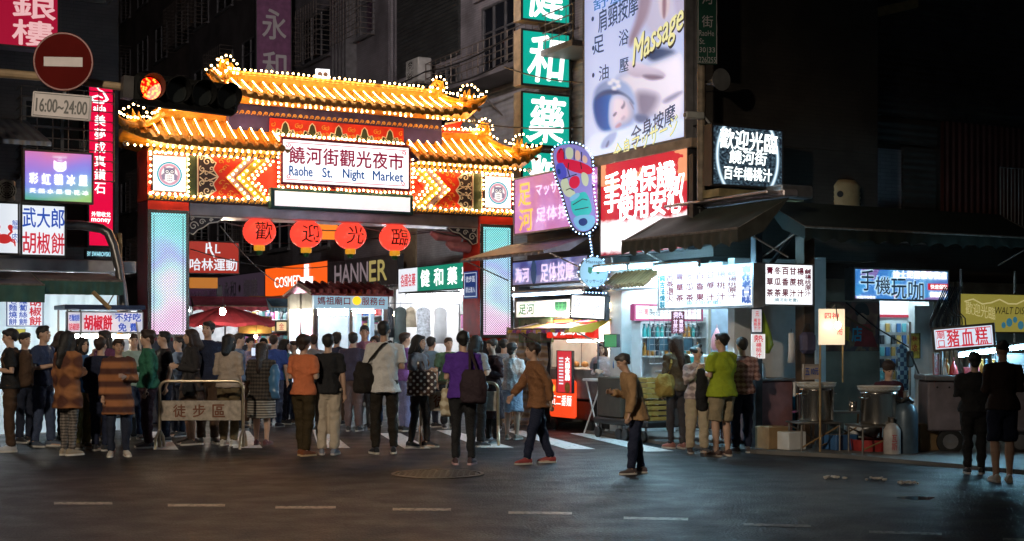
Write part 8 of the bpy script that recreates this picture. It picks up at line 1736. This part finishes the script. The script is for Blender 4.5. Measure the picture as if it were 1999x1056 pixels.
    for i, s in enumerate((-1, 1)):
        a = an[i]; c = Vector((a.x, a.y, 0)); m = MB(); tw = s*0.02
        rr = [(-0.075, .028, .038, .05), (-0.055, .036, .052, .05), (0.0, .037, .06, .052), (0.06, .041, .044, .045), (0.12, .043, .032, .036), (0.165, .034, .026, .03), (0.185, .016, .016, .026)]
        vs = []; n = 12
        for (y, rx, rz, zc) in rr:
            for q in range(n): t = 2*PI*q/n; vs.append(c+V(tw*(y/0.12)+rx*math.cos(t), -y, max(0.018, zc+rz*math.sin(t))))
        fs = [(i_*n+q, i_*n+(q+1) % n, (i_+1)*n+(q+1) % n, (i_+1)*n+q) for i_ in range(len(rr)-1) for q in range(n)]+[tuple(range(n))[::-1], tuple((len(rr)-1)*n+q for q in range(n))]
        m.add(vs, fs); m.mi = 1
        so = [(-0.085, .02), (-0.06, .036), (0, .038), (0.06, .043), (0.12, .045), (0.17, .036), (0.192, .018)]
        m.zprism([(c+V(tw*(y/0.12)+w, -y, 0)).to_tuple()[:2] for y, w in so]+[(c+V(tw*(y/0.12)-w, -y, 0)).to_tuple()[:2] for y, w in so[::-1]], 0.001, 0.026*k)
        smooth_angle(m.build("shoe", SM, o), 45)
    return o, dict(k=k, sh=sh, el=el, wr=wr, hc=hc, loc=Vector((X, Y, z0)), face=R(face), V=V)
def wp(P, v):
    c, s = math.cos(P['face']), math.sin(P['face']); return P['loc']+Vector((v.x*c-v.y*s, v.x*s+v.y*c, v.z))
def bag(label, P, at_, size, mat, strap=None, kind="shoulder_bag", cat="bag", round_=0.05, yaw=0):
    """a bag hung at a body-local point; strap = list of body-local points"""
    o = thing(kind, label, cat, wp(P, at_), P['face']+R(yaw)); w, d, h = size
    m = MB(); m.loft([(0, 0, -h, w*.42, d*.4), (0, 0, -h*.93, w*.5, d*.52), (0, 0, -h*.5, w*.52, d*.55), (0, 0, -h*.15, w*.46, d*.42), (0, 0, 0, w*.36, d*.22)], 18)
    b = m.build("bag_body", mat, o); job(b, 0.018, 1, 0.012, len(JOBS))
    c, s = math.cos(-R(yaw)), math.sin(-R(yaw))
    L = lambda v: ((v-at_).x*c-(v-at_).y*s, (v-at_).x*s+(v-at_).y*c, (v-at_).z)
    if strap:
        for st in strap: MB().tube([L(v) for v in st], [(0.006, 0.018)]*len(st), 6).build("strap", mat, o)
    return o
def held(label, P, i, kind, cat, mb, mat, off=(0, 0, 0), rot=0):
    o = thing(kind, label, cat, wp(P, P['wr'][i]+P['V'](*off)), P['face']+R(rot)); mb.build("body", mat, o); return o
BLACKC = cloth("black", (0.018, 0.018, 0.02)); DNAVY = cloth("dark_navy", (0.015, 0.02, 0.045)); JEAN = cloth("jeans", (0.05, 0.07, 0.13), 0.35); DJEAN = cloth("dark_jeans", (0.02, 0.025, 0.045), 0.3); BROWNC = cloth("brown", (0.07, 0.04, 0.025)); GREYC = cloth("grey", (0.2, 0.2, 0.21)); LGREY = cloth("light_grey", (0.6, 0.58, 0.56), 0.12)
BEIGEC = cloth("beige", (0.45, 0.37, 0.26), 0.15); WHITEC = cloth("white", (0.62, 0.6, 0.6), 0.1); PHONE = emit("phone_screen", (0.7, 0.8, 1.0), 0.8)
phone_mb = lambda: MB().bbox(-0.035, 0.035, -0.006, 0.006, -0.02, 0.12, 0.006)
cup_mb = lambda: MB().lathe([(0.03, -0.02), (0.042, 0.11), (0.045, 0.115), (0.02, 0.125)], 14)
# --- queue at the left
_, P = person("person at left edge in black top, head bowed, carrying a dark backpack", 22, 882, 645, -70, 'm', ('tee', BLACKC), ('trousers', BROWNC), ('short', None), ('down', 'front'), pitch=12, shoe=(0.4, 0.4, 0.42))
bag("dark brown backpack on the bowed person at the left edge", P, P['V'](0, .19, 1.42), (.34, .2, .5), BROWNC, [[P['V'](-.12, .1, 1.4), P['V'](-.13, -.02, 1.46), P['V'](-.13, -.13, 1.3), P['V'](-.12, -.05, 1.1)], [P['V'](.12, .1, 1.4), P['V'](.13, -.02, 1.46), P['V'](.13, -.13, 1.3), P['V'](.12, -.05, 1.1)]], "backpack")
_, P = person("man in dark blue shirt and grey jeans looking right along the queue", 84, 872, 640, 80, 'm', ('tee', cloth("ink_blue", (0.03, 0.045, 0.1))), ('trousers', JEAN), ('crew', None), ('front', 'front'), stride=.08, shoe=(0.06, 0.08, 0.12))
held("glowing phone held by the man in dark blue shirt in the queue", P, 1, "phone", "phone", phone_mb(), PHONE, (-.03, -.07, .02))
_, P = person("woman in rust brown checked coat and speckled leggings with beige trainers", 133, 889, 650, 150, 'f', ('coat', plaid("rust_check", (0.09, 0.028, 0.016), (0.3, 0.12, 0.045), 24, 30), 0.66, .03), ('trousers', plaid("speckled", (0.06, 0.05, 0.045), (0.2, 0.17, 0.15), 160, 150), .0), ('long', HAIRB), ('front', 'down'), shoe=(0.35, 0.28, 0.2), sole=(0.7, 0.66, 0.6), spread=.07)
person("woman with dark bob in blue top and olive trousers deep in the queue", 160, 876, 662, 60, 'f', ('tee', cloth("mid_blue", (0.05, 0.13, 0.28))), ('trousers', cloth("olive", (0.13, 0.1, 0.035))), ('bob', HAIRB), ('front', 'mouth'), shoe=(0.1, 0.08, 0.06))
person("person in dark navy jacket turned away in the middle of the queue", 197, 880, 662, 165, 'm', ('long', DNAVY), ('trousers', DNAVY), ('short', HAIRD), ('front', 'down'), wide=1.05)
person("person in brown and orange striped padded coat with white trainers", 232, 891, 664, 20, 'f', ('coat', plaid("orange_stripe", (0.07, 0.022, 0.015), (0.34, 0.13, 0.05), 38), 0.62, .035), ('trousers', DJEAN, .0), ('short', HAIRD), ('down', 'front'), shoe=(0.5, 0.45, 0.4), sole=(0.7, 0.68, 0.62), spread=.11, skin=1)
person("woman in bottle green top looking left, short wavy hair", 290, 874, 648, -70, 'f', ('long', cloth("bottle_green", (0.03, 0.14, 0.085))), ('trousers', cloth("wine", (0.06, 0.03, 0.04))), ('thick', HAIRD), ('front', 'down'), wide=1.1)
_, P = person("man in dark shirt holding up a pale stick near the left pillar", 322, 862, 650, -60, 'm', ('tee', BLACKC), ('trousers', DJEAN), ('crew', None), ('raise', 'down'), yaw=-20, fine=False)
held("pale stick held up by the man near the left pillar", P, 0, "selfie_stick", "stick", MB().tube([(0, -.04, -.06), (0, -.1, .34)], 0.012, 6), WHITEC, (0, -.02, 0.03))
_, P = person("woman with glossy bob in dark cardigan facing left behind the barrier", 374, 868, 645, -62, 'f', ('long', cloth("charcoal_knit", (0.035, 0.032, 0.034)), 0.8, .02), ('skirt', cloth("brown_print", (0.09, 0.06, 0.045), 0.5), .0, 0.42), ('bob', HAIRD), ('front', 'front'), shoe=(0.06, 0.05, 0.045), wide=1.08)
bag("dark handbag at the hip of the woman with the glossy bob", P, P['V'](.2, -.1, 0.98), (.32, .14, .24), BLACKC, [[P['V'](.16, -.1, .97), P['V'](.1, -.12, 1.2), P['V'](.1, -.05, 1.43), P['V'](.2, .08, 1.2), P['V'](.24, -.08, .97)]])
_, P = person("tall man in black vest over dark shirt behind the woman with the bob", 406, 866, 630, 20, 'm', ('long', DNAVY), ('trousers', BROWNC), ('short', HAIRB), ('down', 'down'), yaw=-35, shoe=(0.05, 0.04, 0.03))
person("woman in light fawn jacket with dark shoulder-length hair behind the barrier", 447, 870, 655, 165, 'f', ('long', cloth("fawn", (0.42, 0.34, 0.28), 0.12), 0.9, .02), ('trousers', cloth("khaki_brown", (0.15, 0.11, 0.06))), ('bob', HAIRB), ('front', 'front'), shoe=(0.45, 0.43, 0.4), sole=(.7, .68, .65))
_, P = person("woman with long brown hair, speckled cardigan and striped grey skirt, seen from behind", 511, 869, 672, 172, 'f', ('coat', plaid("speckle_cardigan", (0.02, 0.016, 0.014), (0.07, 0.055, 0.045), 120, 140), 0.76, .03), ('skirt', plaid("grey_stripe", (0.07, 0.065, 0.06), (0.34, 0.31, 0.27), 170), .0, 0.46), ('long', HAIRD), ('front', 'front'), shoe=(0.12, 0.03, 0.04), sole=(.1, .05, .05), wide=1.18)
bag("shiny blue folded jacket slung on the right arm of the woman in striped skirt", P, P['V'](-.24, .05, 1.36), (.16, .12, .5), col("blue_nylon", (0.06, 0.16, 0.3), 0.3), None, "folded_jacket", "jacket")
# --- middle
person("person in coral orange tee and brown trousers facing away left of the crossing", 593, 890, 658, 150, 'm', ('tee', cloth("coral", (0.6, 0.17, 0.07), 0.15)), ('trousers', cloth("dark_olive", (0.045, 0.03, 0.012))), ('thick', HAIRD), ('front', 'front'), spread=.07, stride=.04, shoe=(0.2, 0.06, 0.02), sole=(.5, .35, .2))
person("person in black top and pale cream trousers seen from behind", 641, 888, 655, 178, 'f', ('tee', BLACKC), ('trousers', cloth("cream", (0.5, 0.42, 0.33), 0.12), .02), ('short', HAIRB), ('down', 'front'), shoe=(0.2, 0.22, 0.28), wide=1.05)
person("broad man in plum grey top standing before the booth, back turned", 690, 842, 652, 175, 'm', ('tee', cloth("plum_grey", (0.06, 0.05, 0.085))), ('trousers', cloth("mauve_brown", (0.15, 0.1, 0.1))), ('short', HAIRB), ('front', 'down'), fine=False, wide=1.1)
person("man in pink and white collar shirt facing the camera by the booth window", 712, 838, 638, 5, 'm', ('tee', cloth("pink_white", (0.5, 0.22, 0.3))), ('trousers', GREYC), ('crew', HAIRB), ('down', 'front'), fine=False, skin=1)
_, P = person("tall man in light grey raglan tee and black trousers seen from behind with crew cut", 751, 886, 631, 195, 'm', ('tee', LGREY, 0.8, .022), ('trousers', cloth("warm_black", (0.022, 0.017, 0.012)), .006), ('crew', None), ('front', 'front'), yaw=-25, spread=.12, shoe=(0.02, 0.022, 0.028), sole=(.6, .57, .5), skin=1)
bag("black messenger bag on the left side of the tall man in grey tee", P, P['V'](.27, .02, 1.2), (.3, .2, .42), cloth("bag_black", (0.02, 0.016, 0.014)), [[P['V'](.24, .06, 1.18), P['V'](.15, .13, 1.3), P['V'](.05, .13, 1.42), P['V'](-.08, .06, 1.47), P['V'](-.1, -.06, 1.44)]], yaw=20)
person("woman in magenta and blue clothes partly hidden behind the tall man", 790, 842, 652, 120, 'f', ('tee', cloth("magenta_blue", (0.22, 0.1, 0.35))), ('trousers', cloth("periwinkle", (0.2, 0.22, 0.42))), ('short', HAIRD), ('front', 'down'), fine=False)
_, P = person("woman with black fringe in grey top and dark jeans looking right, hands together", 818, 873, 657, 62, 'f', ('tee', cloth("slate", (0.16, 0.16, 0.18)), 0.8, .02), ('trousers', cloth("near_black_jeans", (0.03, 0.024, 0.022)), .0), ('bob', HAIRB), ('front', 'front'), shoe=(0.025, 0.025, 0.03), spread=.08, stride=.1)
DOTS = nodes_mat("polka_dots", lambda n, l, p: None)
def _dots(n, l, p):
    tc = n.new("ShaderNodeTexCoord"); sp = n.new("ShaderNodeSeparateXYZ"); l.new(tc.outputs["Object"], sp.inputs[0]); f_ = 10.0
    u = math_(n, l, 'MULTIPLY', sp.outputs[0], f_); w = math_(n, l, 'MULTIPLY', sp.outputs[2], f_)
    a = math_(n, l, 'SUBTRACT', math_(n, l, 'FRACT', math_(n, l, 'ADD', u, w)), 0.5); b = math_(n, l, 'SUBTRACT', math_(n, l, 'FRACT', math_(n, l, 'SUBTRACT', u, w)), 0.5)
    d = math_(n, l, 'ADD', math_(n, l, 'MULTIPLY', a, a), math_(n, l, 'MULTIPLY', b, b))
    r = ramp(n, [(0.0, (0.7, 0.62, 0.52)), (0.06, (0.06, 0.025, 0.015))], 'CONSTANT'); l.new(d, r.inputs[0]); l.new(r.outputs[0], p.inputs["Base Color"]); p.inputs["Roughness"].default_value = 0.7
bag("brown tote bag with white polka dots hanging on the fringe-haired woman's arm", P, Vector((-.12, -.12, 1.1)), (.42, .2, .36), nodes_mat("polka_dot_cloth", _dots), [[Vector((-.2, -.12, 1.08)), Vector((-.17, -.1, 1.22)), Vector((-.08, -.1, 1.22)), Vector((-.02, -.12, 1.08))]], "tote_bag", yaw=-62)
bag("tan shoulder bag on the far hip of the fringe-haired woman", P, P['V'](.24, .0, 1.12), (.22, .16, .32), cloth("tan_leather", (0.3, 0.15, 0.06)), [[P['V'](.2, 0, 1.1), P['V'](.14, -.1, 1.3), P['V'](.1, -.02, 1.45)]])
_, P = person("woman in violet purple tee and black leggings, short black hair, back to camera", 905, 907, 650, 176, 'f', ('tee', cloth("violet", (0.09, 0.03, 0.27), 0.15), 0.86), ('trousers', BLACKC, .002), ('short', HAIRB), ('front', 'front'), spread=.1, shoe=(0.05, 0.02, 0.025), sole=(.55, .35, .35), wide=1.12)
bag("dark shoulder bag with tan strap on the right of the woman in violet tee", P, P['V'](-.15, .18, 1.24), (.32, .15, .42), cloth("dusk_leather", (0.035, 0.022, 0.028)), [[P['V'](-.2, .17, 1.2), P['V'](-.14, .16, 1.38), P['V'](-.11, .05, 1.475), P['V'](-.11, -.1, 1.4)], [P['V'](-.1, .17, 1.2), P['V'](-.1, .16, 1.38), P['V'](-.085, .05, 1.475), P['V'](-.09, -.1, 1.4)]])
bag("patterned cream plastic bag hanging left of the woman in violet tee", P, P['V'](.24, -.12, 0.98), (.14, .1, .34), plaid("cream_print", (0.35, 0.28, 0.18), (0.55, 0.5, 0.38), 60, 70), [[P['V'](.24, -.12, .97), P['V'](.22, -.18, 1.1)]], "plastic_bag")
person("woman with long dark hair in pale grey top behind the woman in violet tee", 930, 872, 658, 140, 'f', ('tee', cloth("pale_grey", (0.35, 0.37, 0.4))), ('trousers', BLACKC), ('long', HAIRB), ('front', 'front'))
_, P = person("woman in long dark plum dress facing left, drinking at the barrier's right end", 962, 866, 664, -50, 'f', ('coat', cloth("plum_black", (0.035, 0.02, 0.025)), 0.42, .02), ('trousers', BLACKC, 0), ('short', HAIRD), ('mouth', 'front'), shoe=(0.1, 0.1, 0.11), pitch=10)
held("pale takeaway cup in the hand of the woman in plum dress", P, 0, "paper_cup", "cup", cup_mb(), WHITEC, (.03, -.06, 0))
person("woman in white blouse and pale blue skirt right of the barrier", 1000, 858, 672, 160, 'f', ('tee', WHITEC), ('skirt', cloth("pale_blue", (0.28, 0.36, 0.48))), ('thick', HAIRB), ('front', 'front'), shoe=(0.3, 0.25, 0.2))
# --- right of the crossing
person("person in burnt orange jacket and dark trousers striding left across the crossing", 1052, 905, 672, -75, 'm', ('coat', cloth("burnt_orange", (0.22, 0.1, 0.045)), 0.8, .03), ('trousers', DNAVY), ('short', HAIRD), ('swing', 'back'), stride=.2, shoe=(0.3, 0.05, 0.05), lean=.12)
_, P = person("woman in open white blouse and wide black trousers holding a phone by the snack stall", 1177, 846, 670, -25, 'f', ('long', cloth("white_blouse", (0.66, 0.6, 0.64), 0.08), 0.84, .025), ('trousers', BLACKC, .03), ('long', HAIRD), ('front', 'front'), shoe=(0.5, 0.5, 0.52), pitch=14)
MB_ph = held("dark phone in the hands of the woman in white blouse", P, 0, "phone", "phone", phone_mb(), BLK, (.04, -.07, 0.02))
person("stooped person in tan coat and dark trousers crossing before the bright stall", 1243, 925, 694, -80, 'm', ('coat', cloth("tan_coat", (0.33, 0.2, 0.1)), 0.78, .03), ('trousers', DNAVY, .01), ('short', HAIRG), ('front', 'down'), lean=.28, pitch=28, stride=.1, shoe=(0.08, 0.06, 0.06))
_, P = person("woman with very long dark hair in olive brown top at the bright stall, back turned", 1322, 876, 657, 205, 'f', ('long', cloth("olive_brown", (0.09, 0.07, 0.045))), ('trousers', cloth("dim_grey_jeans", (0.05, 0.045, 0.05)), .0), ('long', HAIRD), ('front', 'down'), shoe=(0.3, 0.12, 0.1), spread=.07, stride=.06)
bag("mustard shoulder bag on the left of the very long-haired woman", P, P['V'](.24, .05, 1.14), (.3, .2, .32), cloth("mustard", (0.34, 0.24, 0.06)), [[P['V'](.2, .05, 1.12), P['V'](.16, .1, 1.3), P['V'](.12, .02, 1.46), P['V'](.12, -.1, 1.35)]])
_, P = person("elderly woman with curly black hair, patterned top and beige trousers eating", 1361, 884, 678, 12, 'f', ('long', plaid("grey_pink_print", (0.26, 0.2, 0.2), (0.55, 0.45, 0.44), 70, 80), 0.88, .02), ('trousers', BEIGEC, .02), ('curly', HAIRB), ('mouth', 'mouth'), shoe=(0.06, 0.055, 0.06), sole=(.4, .38, .35), spread=.12)
_, P = person("man in bright lime green tee and khaki shorts seen from behind", 1410, 891, 653, 215, 'm', ('tee', cloth("lime_green", (0.32, 0.4, 0.025), 0.12), 0.84, .022), ('shorts', cloth("khaki", (0.3, 0.24, 0.15), 0.15), .015), ('short', HAIRB), ('mouth', 'front'), yaw=15, shoe=(0.1, 0.06, 0.05), sole=(.6, .55, .5), wide=1.15, spread=.11)
bag("dark jacket hanging over the arm of the man in lime green tee", P, P['V'](.2, -.2, 1.22), (.18, .14, .55), BLACKC, None, "folded_jacket", "jacket")
person("man in faded red checked shirt and dark trousers at the juice stand post", 1449, 884, 662, 190, 'm', ('long', plaid("faded_red_check", (0.16, 0.07, 0.06), (0.34, 0.2, 0.18), 90, 90)), ('trousers', DNAVY, .01), ('short', HAIRB), ('front', 'front'), shoe=(0.1, 0.08, 0.08))
# --- far right
st_ = person("seated vendor with dark bowl-cut hair bent over behind the right steel pot", 1735, 880, 730, 10, 'f', ('long', cloth("maroon_apron", (0.06, 0.02, 0.03))), ('trousers', BLACKC), ('thick', HAIRD), ('front', 'front'), seated=True, pitch=25, Y=18.9, fine=False)
o = thing("stool", "low red plastic stool under the seated vendor", "stool", (*at(1735, 18.9), 0)); MB().bbox(-0.17, 0.17, -0.17, 0.17, 0.35, 0.39, 0.02).build("seat", col("red_stool_plastic", (0.25, 0.03, 0.03), 0.5), o)
for x in (-.14, .14):
    for y in (-.14, .14): MB().tube([(x*1.1, y*1.1, 0), (x, y, .35)], 0.018, 6).build("leg", col("red_stool_plastic", (0.25, 0.03, 0.03), 0.5), o)
person("dim person in black leaning over the pig blood cake cart", 1903, 925, 692, 165, 'm', ('long', BLACKC), ('trousers', BLACKC), ('thick', HAIRB), ('front', 'front'), wide=1.15)
person("dim woman in brown top, dark shorts and cream shoes at right edge", 1958, 941, 668, 175, 'f', ('long', cloth("umber", (0.035, 0.022, 0.02))), ('shorts', DNAVY, .01), ('bun', HAIRB), ('front', 'front'), shoe=(0.5, 0.45, 0.38), sole=(.5, .45, .4), spread=.08)
# --- further heads in and under the gate
HELD = {}
far = [(48, 864, 652, 60, 'm', DNAVY, "man in navy just behind the left-edge person"), (122, 862, 650, 120, 'f', BLACKC, "dark-haired person in black behind the rust coat"), (205, 860, 648, -30, 'f', cloth("mulberry", (0.15, 0.05, 0.12)), "person in mulberry beneath the pepper bun board"), (262, 858, 655, 20, 'm', cloth("pale_mint", (0.3, 0.4, 0.36)), "person in mint at the pepper bun cart"),
       (350, 852, 660, -40, 'f', cloth("dusty_blue", (0.12, 0.17, 0.28)), "woman in dusty blue near the left pillar's foot"), (466, 838, 654, 100, 'm', cloth("steel_blue", (0.14, 0.2, 0.3)), "man in steel blue left of the long brown hair"), (489, 830, 660, 30, 'f', cloth("lilac", (0.32, 0.28, 0.42)), "woman in lilac under the starry bulb"), (535, 834, 656, 170, 'm', cloth("royal_blue", (0.04, 0.08, 0.3)), "person in royal blue right of the long brown hair"),
       (556, 828, 664, 80, 'f', cloth("teal_top", (0.05, 0.2, 0.24)), "woman in teal left of the coral tee"), (612, 832, 656, -160, 'm', cloth("ash", (0.2, 0.2, 0.22)), "man in ash grey behind the coral tee"), (658, 830, 652, 175, 'f', cloth("ink", (0.03, 0.035, 0.07)), "woman in ink blue by the booth's left window"), (733, 832, 658, -20, 'f', cloth("rose", (0.4, 0.14, 0.2)), "woman in rose left of the tall man"),
       (842, 834, 660, 150, 'f', cloth("sky", (0.2, 0.32, 0.45)), "woman in sky blue before the white dresses"), (876, 836, 662, 20, 'm', cloth("moss", (0.08, 0.14, 0.08)), "man in moss green before the white dresses"), (984, 840, 664, 170, 'm', cloth("fog", (0.3, 0.33, 0.38)), "man in fog grey at the right pillar's foot"), (575, 826, 668, -60, 'f', cloth("peach", (0.5, 0.3, 0.22)), "woman in peach deep under the gate"), (515, 826, 662, 10, 'm', cloth("cobalt", (0.06, 0.12, 0.36)), "man in cobalt deep under the gate")]
hs = ['short', 'bob', 'long', 'crew', 'thick', 'bob']
for i, (px, pf, ph, fc_, sx_, mt, lb) in enumerate(far):
    _, P = person(lb, px, pf, ph, fc_, sx_, ('tee' if i % 2 else 'long', mt), ('trousers', (DJEAN, BLACKC, BROWNC, JEAN)[i % 4]), ((hs[i % 6]) if sx_ == 'f' else ('short', 'crew')[i % 2], (HAIRB, HAIRD)[i % 2]), (('front', 'down'), ('down', 'front'), ('mouth', 'down'), ('down', 'down'))[i % 4], fine=False)
    if i % 3 == 0:
        held("glowing phone held by the "+" ".join(lb.split()[:11]), P, 0 if i % 4 in (0, 2) else 1, "phone", "phone", phone_mb(), PHONE, (.02, -.07, .02))
run_jobs()
